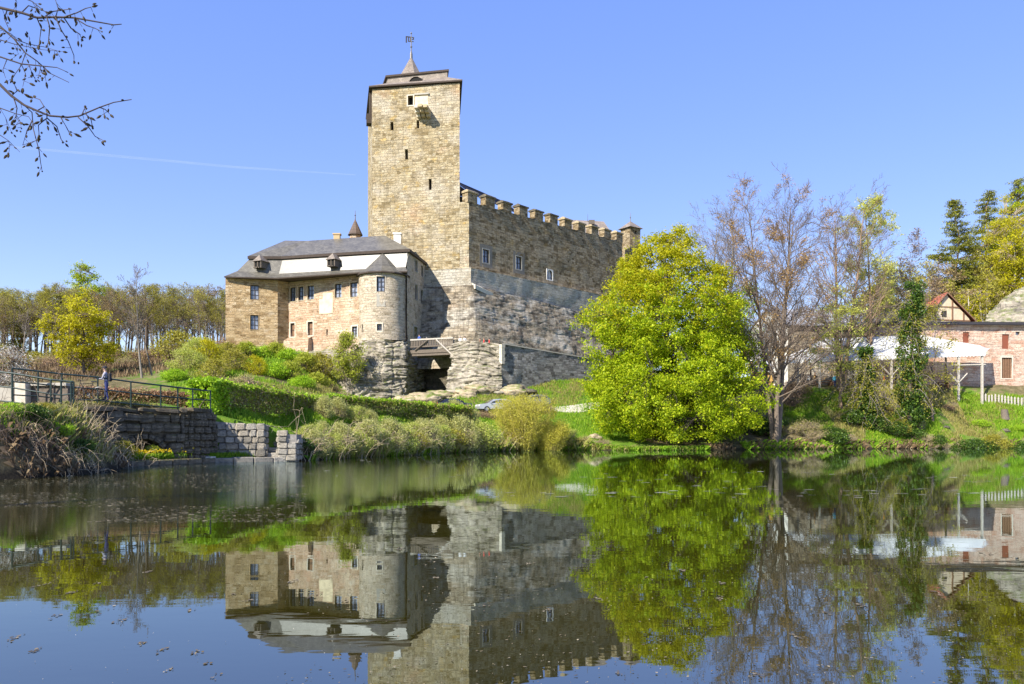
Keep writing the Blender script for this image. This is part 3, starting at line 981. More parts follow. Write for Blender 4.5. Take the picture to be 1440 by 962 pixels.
# eyebrow dormer on the skirt roof
fm_ = (s1[0] + s1[1]) / 2; em_ = (e1[0] + e1[1]) / 2
dm = MB(); pc = em_.lerp(fm_, .40); fr = Vector((tw.n.x, tw.n.y, 0)); ur = Vector((tw.u.x, tw.u.y, 0))
arc = [(-1.0, 0), (-.72, .38), (-.3, .62), (.3, .62), (.72, .38), (1.0, 0)]
fp = [pc + ur * a + fr * .25 + Vector((0, 0, b)) for a, b in arc]
bp = [pc + ur * a * .9 - fr * 2.2 + Vector((0, 0, b * .3 + 1.2)) for a, b in arc]
for i in range(5): dm.face([fp[i + 1], fp[i], bp[i], bp[i + 1]])
d_o = dm.build('dormer', M['slatewarm'], keep)
dk = MB(); dk.face([p - fr * .12 for p in fp]); dk.build('opening', M['dark'], d_o)

M['margin'] = m_plain('dull_plaster_margin', (.20, .175, .135), .9, .15, 3, .2)
M['capwarm'] = m_plain('warm_merlon_stone', (.34, .27, .16), .95, .35, 5, .5)
# ------------------------------------------------------------------ curtain wall
K_ = tw.map(tw.L + 1.38, 0)
Cend = P(875, 350, 146.0)
cw = Wall(xy(K_), xy(Cend))
zc0, zc1 = cw.at(657, 283)[1], cw.at(866, 338)[1]
def ctop(u): return zc0 + (zc1 - zc0) * u / cw.L
zled = ZY(376, 115.6)
curt = wempty('curtain_wall', (K_.x, K_.y, zled))
tag(curt, 'long brown crenellated curtain wall running back from the keep', 'castle wall')
cwin = [cw.rect(679, 351, 687.6, 369.6), cw.rect(725.6, 361, 733.3, 378.7), cw.rect(769.2, 380, 776.8, 393.2)]
facade('wall', cw, 0, cw.L, zled - .6, zc0, cwin, M['curtain'], curt, depth=.5, du=.9, top=ctop, seed=11)
kf = Wall(xy(A_), xy(K_))
facade('wall', kf, 0, kf.L, zled - .6, zc0, [], M['tower'], curt, du=.7, seed=12, jit=.06)
fr_low = Wall((B_.x, B_.y - .05), (A_.x, A_.y - .05))
cbk = Wall((Cend.x - 1.6, Cend.y + 1.2), (K_.x - 1.6, K_.y + 1.6))
facade('wall', cbk, 0, cbk.L, zled - .6, zc0, [], M['curtain'], curt, du=2, top=lambda u: ctop(cw.L * (1 - u / cbk.L)), seed=13)
mb = MB()
for i in range(12):
    u0, u1 = cw.L * i / 12, cw.L * (i + 1) / 12
    p = [cw.map(u0, ctop(u0), 0), cw.map(u1, ctop(u1), 0), cw.map(u1, ctop(u1), -1.5), cw.map(u0, ctop(u0), -1.5)]
    mb.face(p)
mb.build('wall_walk', M['talus'], curt)
for q, wd in ((cwin[0], .32), (cwin[1], .32)):
    mb = MB(); ring(mb, cw, (q[0] - .16, q[1] - .16, q[2] + .16, q[3] + .16), wd * 1.7, -.05, .02); mb.build('plaster_margin', M['margin'], curt)
    window(cw, q, curt, 2, 2, 'surroundgrey', .15, .08)
def arch_window(wl, r, parent):
    a, b, c, d = r
    mb = MB(); ring(mb, wl, r, .15, -.05, .05)
    o = mb.build('window', M['plaster'], parent)
    mb2 = MB()
    pts = [(a, b), (c, b)] + [((a + c) / 2 + (c - a) / 2 * math.cos(t * PI / 8), d - (c - a) / 2 + (c - a) / 2 * math.sin(t * PI / 8)) for t in range(9)]
    mb2.face([wl.map(u, v, -.2) for u, v in pts])
    mb2.build('pane', M['glass'], o)
    mb3 = MB()
    for sgn in (0, 1):
        x0, x1 = (a, (a + c) / 2) if sgn == 0 else ((a + c) / 2, c)
        ar = [((a + c) / 2 + (c - a) / 2 * math.cos(PI - t * PI / 8 if sgn == 0 else t * PI / 8), d - (c - a) / 2 + (c - a) / 2 * math.sin(t * PI / 8)) for t in range(5)]
        cn = (a, d) if sgn == 0 else (c, d)
        for t in range(4): mb3.face([wl.map(*ar[t], .03), wl.map(*ar[t + 1], .03), wl.map(*cn, .03)])
    slab(mb3, wl, ((a + c) / 2 - .05, b, (a + c) / 2 + .05, d), -.2, -.1)
    mb3.build('frame', M['plaster'], o)
arch_window(cw, cwin[2], curt)
mpx = [(654.5, 672), (678, 696.5), (701, 719), (723.6, 741), (745, 762), (766.5, 782.6), (786, 801), (805, 821), (824, 841), (841.5, 857), (859, 875)]
n_m = len(mpx)
ms = cw.L / 10.75
rng = random.Random(5)
for i in range(n_m):
    uc = .75 + i * (cw.L - 1.6) / 10
    hw_ = .98
    zb = ctop(uc) - .1
    hgt = 1.45 + rng.uniform(-.1, .1)
    mb = MB(); slab(mb, cw, (uc - hw_, zb, uc + hw_, zb + hgt), -1.15, .02)
    # UV for the masonry
    mb.uv = []
    for f in mb.f:
        pts = [Vector(mb.v[k]) for k in f]
        mb.uv.append([((p - cw.a).dot(cw.u) + (p - cw.a).dot(cw.n), p.z) for p in pts])
    mo = mb.build('merlon', M['curtain'], curt)
    cpb = MB(); zz = zb + hgt
    q = [(-hw_ - .14, .2), (hw_ + .14, .2), (hw_ + .14, -1.35), (-hw_ - .14, -1.35)]
    lo = [cw.map(uc + a, zz, d) for a, d in q]; md = [cw.map(uc + a, zz + .22, d) for a, d in q]
    tp = [cw.map(uc + a * .75, zz + .55 + rng.uniform(-.08, .08), -.55) for a in (-hw_, hw_)]
    cpb.face(lo[::-1])
    for k in range(4): cpb.face([lo[k], lo[(k + 1) % 4], md[(k + 1) % 4], md[k]])
    cpb.face([md[0], md[1], tp[1], tp[0]]); cpb.face([md[2], md[3], tp[0], tp[1]]); cpb.face([md[1], md[2], tp[1]]); cpb.face([md[3], md[0], tp[0]])
    cpb.build('cap', M['capwarm'] if i in (0, 6, 7, 8, 9, 10) else M['rockdark'], mo)

# ------------------------------------------------------------------ plinth and rocky base
nf, nc = tw.n, cw.n
crn = Vector((K_.x, K_.y, 0)) + (nf + nc) * .62
pl_l = Vector((P(573, 380, 118.9).x, 118.9, 0)) + nf * .55
zt1 = zled; zt2 = ZY(401, 115.6)
bast = wempty('stone_bastion', (crn.x, crn.y, zt2 - 10))
tag(bast, 'weathered sloping masonry base of the castle on bare rock', 'castle base')
plf = Wall(xy(pl_l), xy(crn)); plc_end = Vector((Cend.x, Cend.y, 0)) + nc * .7
plc = Wall(xy(crn), xy(plc_end))
facade('plinth_wall', plf, 0, plf.L, zt2 - 1, zt1, [], M['plinth'], bast, du=.8, seed=21, jit=.08)
facade('plinth_wall', plc, 0, plc.L, zt2 - 4, zt1 - .05, [], M['plinth'], bast, du=.8, seed=22, jit=.08, top=lambda u: zt1 - .05 + u * .012)
mb = MB()
mb.face([(pl_l.x, pl_l.y, zt1), (crn.x, crn.y, zt1), (K_.x, K_.y, zt1 + .12), (pl_l.x - nf.x * .6, pl_l.y - nf.y * .6, zt1 + .12)])
e_ = plc.map(plc.L, zt1 - .05 + plc.L * .012)
mb.face([(crn.x, crn.y, zt1 - .05), e_, (Cend.x, Cend.y, e_.z + .12), (K_.x, K_.y, zt1 + .12)])
mb.build('weathered_ledge', M['plaster'], bast)
def off(p, d): return Vector((p.x, p.y, 0)) + d
def ring_pts(zf, k, drop=0.0):
    """a course round the base: along the front, round the blunt corner and back under the curtain wall"""
    c = crn + (nf + nc) * (k * .62)
    f = lambda u, d: plf.map(u, zf, d)
    return [f(-.5, k), f(plf.L * .55, k), f(plf.L * .9, k * .98), Vector((c.x, c.y, zf)), plc.map(plc.L * .03, zf - drop * .1, k * .98), plc.map(plc.L * .18, zf - drop * .3, k), plc.map(plc.L * .5, zf - drop * .7, k), plc.map(plc.L, zf - drop, k)]
t2t = ring_pts(zt2, .35, 1.0); t2m = ring_pts(zt2 - 5.2, 1.7, .6); t2b = ring_pts(11.0, 4.4, .3)
loft('battered_wall', [t2b, t2m, t2t], 200, 110, M['talus'], bast, disp=.38, seed=31, scale=.25, strata=.07, zs=1.2, bed=1.3)
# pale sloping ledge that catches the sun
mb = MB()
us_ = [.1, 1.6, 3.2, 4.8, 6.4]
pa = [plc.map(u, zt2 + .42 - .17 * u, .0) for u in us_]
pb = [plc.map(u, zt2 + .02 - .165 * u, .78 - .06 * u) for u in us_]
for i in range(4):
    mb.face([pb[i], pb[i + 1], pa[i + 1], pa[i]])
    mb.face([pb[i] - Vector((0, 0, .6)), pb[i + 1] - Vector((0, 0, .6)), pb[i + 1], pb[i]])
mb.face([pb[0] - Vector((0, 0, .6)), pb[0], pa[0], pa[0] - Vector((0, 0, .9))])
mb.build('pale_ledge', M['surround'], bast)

# ------------------------------------------------------------------ palace
pal = wempty('palace', (P(450, 480, 113).x, 113, 12))
tag(pal, 'low castle palace with grey mansard roof and round corner turret', 'palace')
W0, W1, W2 = P(317, 440, 112.1), P(390.5, 440, 113.7), P(406, 440, 115.1)
M1 = P(508, 440, 109.8)
T1, T2 = P(572.5, 430, 109.3), P(599.5, 430, 118.6)
z0p = 10.5
zeave = ZY(388.5, 111.7)
w_wing = Wall(xy(W0), xy(W1)); w_step = Wall(xy(W1), xy(W2)); w_main = Wall(xy(W2), xy(M1)); w_right = Wall(xy(T1), xy(T2))
w_left = Wall((W0.x + 1.5, W0.y + 9), xy(W0))
zup = ZY(352.5, 109.6)
wh = [w_wing.rect(351.8, 401, 364.2, 421.5), w_wing.rect(351.8, 443, 363.6, 463.8)]
facade('wing_wall', w_wing, 0, w_wing.L, z0p, zeave, wh, M['wing'], pal, du=.8, seed=41)
for h in wh: window(w_wing, h, pal, 2, 3, 'wing', .05, outer=.12)
facade('wing_wall', w_left, 0, w_left.L, z0p, zeave, [], M['wing'], pal, seed=42)
facade('wing_wall', w_step, 0, w_step.L, z0p, zeave + .4, [], M['wing'], pal, seed=43)
mh = [w_main.rect(*q) for q in ((399.5 + .0, 404, 409, 424), (414.5, 403, 422.8, 422.8), (432.3, 401.5, 441.8, 421.5), (470.6, 399, 480.6, 418.8), (492.4, 397, 502.8, 417.8))]
ml = [w_main.rect(*q) for q in ((400.5, 454.5, 407.2, 473.5), (432.8, 452.5, 440, 471.8), (495, 459, 502.5, 474))]
ms_ = [w_main.rect(459, 463, 461, 471.5)]
mh[0] = w_main.rect(408.0, 404, 416.0, 424); mh[1] = w_main.rect(419.5, 403, 427.0, 422.8)
ml[0] = w_main.rect(408.5, 454.5, 414.5, 473.5)
facade('main_wall', w_main, 0, w_main.L, z0p - 1.5, zeave + .3, mh + ml + ms_, M['palace'], pal, du=.7, seed=44, jit=.06)
for h in mh: window(w_main, h, pal, 2, 3, 'plasteryellow', .05, outer=.12)
for h in ml[:2]: window(w_main, h, pal, 1, 2, 'surround', .16, pane='woodbrown')
window(w_main, ml[2], pal, 2, 3, 'surround', .16, pane='glass')
slit(w_main, ms_[0], pal, 'arrow_slit', .5)
r = w_main.rect(449, 412, 468, 441)
mb = MB(); slab(mb, w_main, r, -.1, .02); mb.build('plaster_patch', M['plasteryellow'], pal)
mb = MB()
bu = w_main.rect(402, 473.5, 439, 500)
q = [(bu[0], 9.5), (bu[2], 9.5), (bu[2], bu[3]), (bu[0], bu[3])]
f0 = [w_main.map(bu[0], 9.5, 1.5), w_main.map(bu[2], 9.5, 1.5), w_main.map(bu[2], bu[3] - .5, .8), w_main.map(bu[0], bu[3] - .5, .8)]
b0 = [w_main.map(bu[0], 9.5, -.1), w_main.map(bu[2], 9.5, -.1), w_main.map(bu[2], bu[3], -.1), w_main.map(bu[0], bu[3], -.1)]
for f in ((f0[0], f0[1], f0[2], f0[3]), (f0[1], b0[1], b0[2], f0[2]), (b0[0], f0[0], f0[3], b0[3]), (f0[3], f0[2], b0[2], b0[3])): uvface(mb, f)
mb.build('buttress', M['palace'], pal)
# round corner turret
tcx = P(539, 430, 110.4)
dr = Drum((tcx.x, 110.4), 3.32, rad(170), rad(385))
zte = ZY(381.5, 107.2)
th_ = [dr.rect(529.5, 388.5, 541.5, 410.3), dr.rect(530, 455.5, 537, 465)]
tsl = [dr.rect(509.0, 456, 510.4, 467)]
facade('turret_wall', dr, 0, dr.L, z0p, zte, th_ + tsl, M['turret'], pal, du=.55, seed=45, jit=.05)
window(dr, th_[0], pal, 2, 3, 'surround', .08, outer=.12); window(dr, th_[1], pal, 2, 3, 'surround', .16)
slit(dr, tsl[0], pal, 'arrow_slit', .4)
mb = MB(); rr = dr.rect(529.5, 413, 541.5, 431); slab(mb, dr, rr, -.1, .025); mb.build('plaster_patch', M['surroundgrey'], pal)
rh = [w_right.rect(*q) for q in ((583.8, 366, 586.8, 382), (591.8, 374, 594.6, 389), (583.6, 400.5, 587, 421.5), (591.6, 408, 594.8, 427.5), (581.8, 460, 586.8, 480))]
facade('side_wall', w_right, 0, w_right.L, 5.0, zup + .1, rh, M['turret'], pal, du=.8, seed=46, jit=.06)
for h in rh[:4]: window(w_right, h, pal, 2, 3, 'surroundgrey', .10, pane='framedark')
do = slit(w_right, rh[4], pal, 'gate', 1.0)
mb = MB(); ring(mb, w_right, rh[4], .25, -.1, .08); mb.build('surround', M['surroundgrey'], do)
w_back = Wall(xy(T2), (W0.x + 1.5, W0.y + 9.5))
facade('back_wall', w_back, 0, w_back.L, 8, zup, [], M['palace'], pal, du=2, seed=47)
# roofs
E = [P(315, 389.2, 111.6), P(388, 392.5, 112.3), P(506, 384.2, 108.4), P(572.5, 381.5, 108.1)]
Fl = [P(334, 381, 112.9), P(391, 383, 113.2), P(507, 375.2, 110.2), P(573.3, 374.5, 108.95)]
U = [P(353, 362.8, 113.6), P(398, 361.8, 114.0), P(507, 354.8, 111.1), P(575, 351.2, 109.6)]
zE = zeave; zU = zup
for lst, zz in ((E, zE), (U, zU)):
    for i, p in enumerate(lst): lst[i] = Vector((p.x, p.y, zz + (p.z - zz) * .35))
_fw = Vector((w_main.n.x, w_main.n.y, 0))
for i in (1, 2, 3): Fl[i] = U[i] + _fw * .82 - Vector((0, 0, 2.45))
vb = Vector((T2.x - T1.x, T2.y - T1.y, 0)) * 1.03
mb = MB()
for i in range(3):
    for a, b in ((E, Fl), (Fl, U)):
        uvface(mb, [a[i], a[i + 1], b[i + 1], b[i]])
lb = Vector((2.0, 9.3, 0))
uvface(mb, [E[0] + lb, E[0], Fl[0], Fl[0] + lb]); uvface(mb, [Fl[0] + lb, Fl[0], U[0], U[0] + lb])
mb.build('lower_roof', M['slate'], pal)
mb = MB()
for i in range(3):
    d_ = Vector((0, 0, .16))
    mb.face([E[i] - d_, E[i + 1] - d_, E[i + 1] - Vector((0, 0, .006)), E[i] - Vector((0, 0, .006))])
inn = [W0, W1, Vector((W2.x, W2.y, 0)), M1]
soff = [Vector((p.x, p.y, zE - .1)) for p in (W0, W2, M1, T1)]
for i in range(3):
    mb.face([E[i] - Vector((0, 0, .16)), Vector((soff[i].x, soff[i].y, E[i].z - .1)), Vector((soff[i + 1].x, soff[i + 1].y, E[i + 1].z - .1)), E[i + 1] - Vector((0, 0, .16))])
mb.build('eave', M['eave'], pal)
fw = Vector((w_main.n.x, w_main.n.y, 0))
V0, V3 = U[0] + fw * .35 + Vector((-.25, 0, .12)), U[3] + fw * .3 + Vector((.3, -.1, .12))
Vm = U[1] + fw * .35 + Vector((0, 0, .12)); Vm2 = U[2] + fw * .35 + Vector((0, 0, .12))
B3 = Vector((T2.x + .35, T2.y + .3, V3.z)); B0 = V0 + Vector((1.5, 9.0, 0))
R0, R1, R2 = P(401, 338.2, 118.0), P(430, 338.8, 117.2), P(541, 331.2, 115.6)
mb = MB()
uvface(mb, [V0, Vm, R1, R0]); uvface(mb, [Vm, Vm2, V3, R2, R1]); uvface(mb, [V3, B3, R2]); uvface(mb, [B3, B0, R0, R1, R2]); uvface(mb, [B0, V0, R0])
mb.build('upper_roof', M['slate'], pal)
mb = MB(); dz = Vector((0, 0, .38))
vv = [V0, Vm, Vm2, V3, B3, B0]
for i in range(6):
    a, b = vv[i], vv[(i + 1) % 6]; e_ = Vector((0, 0, .006)); mb.face([a - dz, b - dz, b - e_, a - e_])
mb.face([p - dz for p in vv][::-1])
mb.build('cornice', M['eave'], pal)
# conical turret roof
ap = P(538.2, 355.5, 110.3)
mb = MB(); rr_ = 3.75; angs = [rad(165 + k * 27.5) for k in range(9)]
base = [Vector((tcx.x + math.cos(a) * rr_, 110.4 + math.sin(a) * rr_, zte - .05)) for a in angs]
mid = [Vector((tcx.x + math.cos(a) * rr_ * .62, 110.4 + math.sin(a) * rr_ * .62, zte + (ap.z - zte) * .30)) for a in angs]
for k in range(8):
    uvface(mb, [base[k], base[k + 1], mid[k + 1], mid[k]]); uvface(mb, [mid[k], mid[k + 1], ap])
mb.build('turret_roof', M['slate'], pal)
mb = MB()
for k in range(8):
    d_ = Vector((0, 0, .18)); e_ = Vector((0, 0, .006)); mb.face([base[k] - d_, base[k + 1] - d_, base[k + 1] - e_, base[k] - e_])
mb.face([p - Vector((0, 0, .18)) for p in base][::-1])
mb.build('turret_eave', M['eave'], pal)
# small roof dormers
for px, py, Y in ((365, 377.5, 112.9), (468, 375.5, 110.95)):
    p = P(px, py, Y); u = Vector((w_main.u.x, w_main.u.y, 0)); f = fw
    mb = MB(); hw_, h_ = .62, 1.05
    a = [p - u * hw_ + f * .35, p + u * hw_ + f * .35]
    bq = [x - f * 2.2 for x in a]
    mb.face([a[0], a[1], a[1] + Vector((0, 0, h_)), a[0] + Vector((0, 0, h_))], 1)
    mb.face([a[1], bq[1], bq[1] + Vector((0, 0, h_)), a[1] + Vector((0, 0, h_))]); mb.face([bq[0], a[0], a[0] + Vector((0, 0, h_)), bq[0] + Vector((0, 0, h_))])
    d_o = mb.build('roof_dormer', [M['wood'], M['dark']], pal)
    mb = MB(); e_ = Vector((0, 0, h_ - .08)); o_ = .22
    c0, c1 = a[0] - u * o_ + f * .25 + e_, a[1] + u * o_ + f * .25 + e_
    top = p + f * .05 + Vector((0, 0, h_ + .85)); tb_ = p - f * 2 + Vector((0, 0, h_ + .8))
    c2, c3 = c1 - f * 2.4, c0 - f * 2.4
    uvface(mb, [c0, c1, top]); uvface(mb, [c1, c2, tb_, top]); uvface(mb, [c3, c0, top, tb_]); mb.face([c1, c0, c3, c2])
    mb.build('roof', M['slatewarm'], d_o)
    mb = MB()
    for sx in (-hw_, 0, hw_):
        mb.box(p + u * sx * .95 + f * .38 + Vector((0, 0, h_ / 2)), (.12, .12, h_))
    mb.box(p + f * .38 + Vector((0, 0, .08)), (1.2, .12, .14))
    mb.build('frame', M['wood'], d_o)
# chimneys
for px, py0, py1, Y, wd, mt in ((474, 341, 330.5, 117, .9, 'wing'), (559, 345, 330, 115.5, 1.0, 'plaster')):
    p0, p1 = P(px, py0, Y), P(px, py1, Y)
    mb = MB(); mb.box((p0.x, Y, (p0.z + p1.z) / 2), (wd, wd * .8, p1.z - p0.z)); mb.box((p0.x, Y, p1.z + .08), (wd + .25, wd, .2))
    mb.build('chimney', M[mt], pal)

# ------------------------------------------------------------------ other castle roofs
def tower_house(name, label, px, Y, wpx, y_eave, y_apex, y_base, wall_m, roof_m, sides=4, finial=None, over=.35, rot=0.3):
    t = wempty(name, (P(px, y_base, Y).x, Y, ZY(y_base, Y)))
    c = P(px, y_eave, Y); hw_ = wpx / F_PX * Y / 2
    z0_, z1_, za = ZY(y_base, Y), c.z, ZY(y_apex, Y)
    if sides == 4:
        hh = hw_ / (abs(math.cos(rot)) + abs(math.sin(rot)))
        cs = [Vector((c.x + (a * math.cos(rot) - b * math.sin(rot)) * hh, Y + (a * math.sin(rot) + b * math.cos(rot)) * hh, 0)) for a, b in ((-1, -1), (1, -1), (1, 1), (-1, 1))]
    else:
        cs = [Vector((c.x + math.cos(2 * PI * k / sides) * hw_, Y + math.sin(2 * PI * k / sides) * hw_, 0)) for k in range(sides)]
    for k in range(len(cs)):
        wl_ = Wall(xy(cs[k]), xy(cs[(k + 1) % len(cs)]))
        hs = []
        if sides == 4 and k in (0, 1):
            hs = [(wl_.L * .45, z1_ - 1.1, wl_.L * .45 + .5, z1_ - .5)]
        facade('wall', wl_, 0, wl_.L, z0_, z1_, hs, wall_m, t, du=.8, depth=.3)
        for h in hs: slit(wl_, h, t, 'window', .3)
    ctr_ = Vector((c.x, Y, za)); k_ = 1 + over / hw_
    bs = [Vector((c.x + (q.x - c.x) * k_, Y + (q.y - Y) * k_, z1_)) for q in cs]
    mb = MB()
    for k in range(len(bs)): uvface(mb, [bs[k], bs[(k + 1) % len(bs)], ctr_])
    mb.face(bs[::-1])
    ro = mb.build('roof', roof_m, t)
    if finial:
        mb = MB(); mb.tube([(c.x, Y, za - .1), (c.x, Y, ZY(finial, Y))], [.09, .03], 6); mb.lathe([(0, -.15), (.15, 0), (0, .15)], 8, (c.x, Y, za + (ZY(finial, Y) - za) * .4))
        mb.build('finial', M['lead'], ro)
    tag(t, label, 'turret')
    return t
tower_house('corner_turret', 'small square turret with pyramid roof at far end of the crenellated wall', 886.5, 150, 27, 322.5, 311, 430, M['curtain'], M['slatewarm'], 4, 299, .55, .62)
tower_house('stair_turret', 'pointed brown turret roof peeping up left of the keep', 499.5, 126, 16, 331, 307.5, 350, M['palace'], M['shingle'], 10, 296, .3)
hall = wempty('inner_hall', (P(660, 290, 125).x, 125, 24))
tag(hall, 'dark steep roof peeping out right behind the keep', 'building')
mb = MB()
a, b, c_ = P(632, 252, 122.5), P(663, 273, 124), P(690, 290, 135)
hz_ = ZY(273, 124)
mb = MB()
uvface(mb, [P(663.5, 273.5, 121), P(663.5, 273.5, 121) + Vector((8, 12, 0)), P(634, 251, 121) + Vector((8, 12, 0)), P(634, 251, 121)])
uvface(mb, [P(634, 251, 121) + Vector((8, 12, 0)), P(663.5, 273.5, 121) + Vector((8, 12, 0)), P(634, 251, 121)])
mb.face([P(663, 273.7, 121.2), P(634, 251.6, 121.2), P(634, 276, 121.2), P(661, 276, 121.2)], 1)
mb.build('roof', [M['shingle'], M['eave']], hall)
mb = MB(); q0 = P(650, 285, 121.6); mb.box((q0.x - 1, 124, (q0.z + 24) / 2 + .5), (3.6, 4.4, q0.z - 24 + 1)); mb.build('gallery_shade', M['dark'], hall)  # near-black box painted in as the shade of the gallery opening
rh_ = wempty('residence', (P(828, 330, 156).x, 156, 24))
tag(rh_, 'low pitched roof rising just behind the middle of the crenellated wall', 'building')
mb = MB()
a, b = P(803, 309.2, 158), P(849, 311.5, 158); c_, d_ = P(862, 330, 152), P(795, 330, 152)
uvface(mb, [d_, c_, b, a]); uvface(mb, [c_, c_ + Vector((1, 12, 0)), b]); uvface(mb, [c_ + Vector((1, 12, 0)), d_ + Vector((0, 12, 0)), a, b])
ro = mb.build('roof', M['slatewarm'], rh_)
mb = MB(); mb.box(((c_.x + d_.x) / 2, 158.2, (c_.z + 24) / 2 - .1), (abs(c_.x - d_.x) - .6, 11.4, c_.z - 24 - .3)); mb.build('wall', M['curtain'], rh_)
mb = MB(); q0 = P(832, 313, 155.5); mb.box((q0.x, 155.6, q0.z), (1.1, 1.2, .8)); mb.build('roof_light', M['slatewarm'], ro)
mb = MB(); mb.tube([P(826.5, 312, 157.5), P(826.5, 301, 157.5)], [.06, .03], 5); mb.build('lightning_rod', M['lead'], ro)

# ------------------------------------------------------------------ rocks under the castle
def rock(name, label, rows, nu, nv, mat, **kw):
    o = loft(name, rows, nu, nv, mat, None, **kw)
    return tag(o, label, kind='structure')
rock('rock_outcrop', 'layered grey sandstone outcrop under the round turret',
     [[P(458, 566, 103.0), P(500, 566, 102.6), P(540, 566, 102.8), P(571, 562, 104.2), P(577, 560, 108), P(600, 552, 117)],
      [P(470, 545, 104.4), P(503, 530, 104.2), P(540, 528, 103.8), P(571.5, 528, 105.0), P(577, 530, 108.6), P(600, 528, 117.4)],
      [P(486, 520, 106.4), P(506, 500, 106.0), P(540, 500, 104.9), P(571, 500, 105.8), P(576, 500, 109), P(600, 500, 118)],
      [P(497, 500, 107.8), P(507, 479, 107.6), P(540, 477.5, 106.0), P(568, 478, 106.6), P(574, 480, 109.1), P(600, 478, 118.2)]],
     190, 150, M['rock'], disp=.5, seed=51, scale=.40, strata=.30, zs=2.6)
mb = MB(); mb.face([P(507, 479, 107.6), P(540, 477.6, 106.05), P(568, 478.2, 106.65), P(574, 480, 109.1), P(540, 474, 112), P(507, 476, 112)])
tag(mb.build('rock_ledge', M['rock']), 'top of the layered rock under the turret', kind='structure')
rock('rock_slab', 'pale rock apron below the palace wall',
     [[P(425, 535, 107), P(455, 562, 103.5), P(490, 566, 103.2)], [P(432, 505, 109.8), P(460, 525, 107.2), P(492, 528, 106)], [P(400, 492, 113.2), P(455, 492, 111), P(512, 492, 108.9)]],
     90, 80, M['rock'], disp=.6, seed=52, strata=.28)
rock('rock_wall', 'grey ramp rock right of the moat',
     [[P(640, 555, 114), P(627, 556, 103.6), P(664, 552, 102), P(700, 548, 101.2), P(706, 548, 101.4)],
      [P(640, 520, 114), P(632, 520, 104.3), P(664, 518, 102.8), P(700, 514, 101.9), P(706, 514, 102)],
      [P(640, 478, 114), P(634, 477.5, 104.8), P(664, 480, 103.6), P(702, 483.5, 102.5), P(706, 484, 102.6)]],
     150, 110, M['rock'], disp=.45, seed=53, scale=.40, strata=.26, zs=2.3)
rock('moat_rock', 'dark rock at the back of the moat under the gate bridge',
     [[P(590, 560, 117), P(612, 560, 114), P(640, 560, 112.6)], [P(590, 472, 117.4), P(612, 476, 115.0), P(640, 480, 113.6)]], 30, 30, M['rockdark'], disp=.5, seed=54, strata=.25)
ramp = wempty('ramp_wall', (P(755, 540, 105).x, 105, 7.5))
tag(ramp, 'grey rubble retaining wall of the ramp up to the gate', 'retaining wall')
rw0, rw1 = P(705, 520, 102.3), P(845, 520, 115.5)
rw = Wall(xy(rw0), xy(rw1))
zr0, zr1 = rw.at(705, 484)[1], rw.at(810, 501.5)[1]
ulen = rw.at(810, 501)[0]
facade('wall', rw, 0, rw.L, 5.5, zr0, [], M['rampwall'], ramp, du=.7, seed=61, jit=.09, top=lambda u: zr0 + (zr1 - zr0) * u / ulen)
mb = MB()
for i in range(16):
    u0, u1 = rw.L * i / 16, rw.L * (i + 1) / 16
    f = lambda u: zr0 + (zr1 - zr0) * u / ulen
    q = [rw.map(u0, f(u0), .1), rw.map(u1, f(u1), .1), rw.map(u1, f(u1), -.6), rw.map(u0, f(u0), -.6)]
    t_ = [p + Vector((0, 0, .14)) for p in q]
    mb.face(t_); mb.face([q[0], q[1], t_[1], t_[0]]); mb.face([q[2], q[3], t_[3], t_[2]])
mb.build('coping', M['surround'], ramp)
mb = MB()
for k in range(6):
    zq = zr0 - .05 - k * .42
    mb.box(rw.map(.12 - .04 * (k % 2), zq - .2, .03), (.62 - .12 * (k % 2), .5, .40), Matrix.Rotation(math.atan2(rw.u.y, rw.u.x), 3, 'Z'))
mb.build('quoin', M['surround'], ramp)
# road on top of the ramp
mb = MB()
ra = [P(600, 497, 109), P(634, 488.5, 105.6), P(704, 492, 103.4), P(760, 501, 107.6), P(845, 517, 116.2), P(910, 525, 128)]
rb_ = [P(600, 487, 117), P(640, 489, 116.5), P(700, 494, 116.3), P(766, 508, 124), P(850, 522, 137), P(930, 530, 150)]
for i in range(5): mb.face([ra[i], ra[i + 1], rb_[i + 1], rb_[i]])
tag(mb.build('ramp_road', M['ground']), 'dirt road on top of the castle ramp', kind='structure')
# ------------------------------------------------------------------ wooden gate bridge
gb = wempty('gate_bridge', (P(608, 492, 106.5).x, 106.5, ZY(492, 106.5)))
tag(gb, 'wooden bridge crossing the moat to the castle gate', 'bridge')
b0_, b1_ = P(577, 487, 107.0), P(637, 490, 104.6)
bw = Wall(xy(b0_), xy(b1_))
zd = ZY(491.5, 106)
mb = MB(); slab(mb, bw, (0, zd - .45, bw.L, zd), -2.6, 0); mb.build('deck', M['wood'], gb)
for v, h_ in ((zd + .35, .16), (zd + 1.28, .2)):
    mb = MB(); slab(mb, bw, (0, v, bw.L, v + h_), -.17, .02); mb.build('rail', M['woodpale'] if h_ > .18 else M['wood'], gb)
proto = None
nb = 26
for k in range(nb):
    u = .12 + (bw.L - .24) * k / (nb - 1)
    if proto is None:
        mb = MB(); mb.box((0, 0, .45), (.15, .05, .9)); proto = True
        pm_ = mb.build('plank', M['wood'], gb); pmesh = pm_.data
    else:
        pm_ = _link0('plank', pmesh, gb)
    p = bw.map(u, zd + .42, -.09)
    pm_.location = p - Vector(gb.location); pm_.rotation_euler = (0, 0, math.atan2(bw.u.y, bw.u.x))
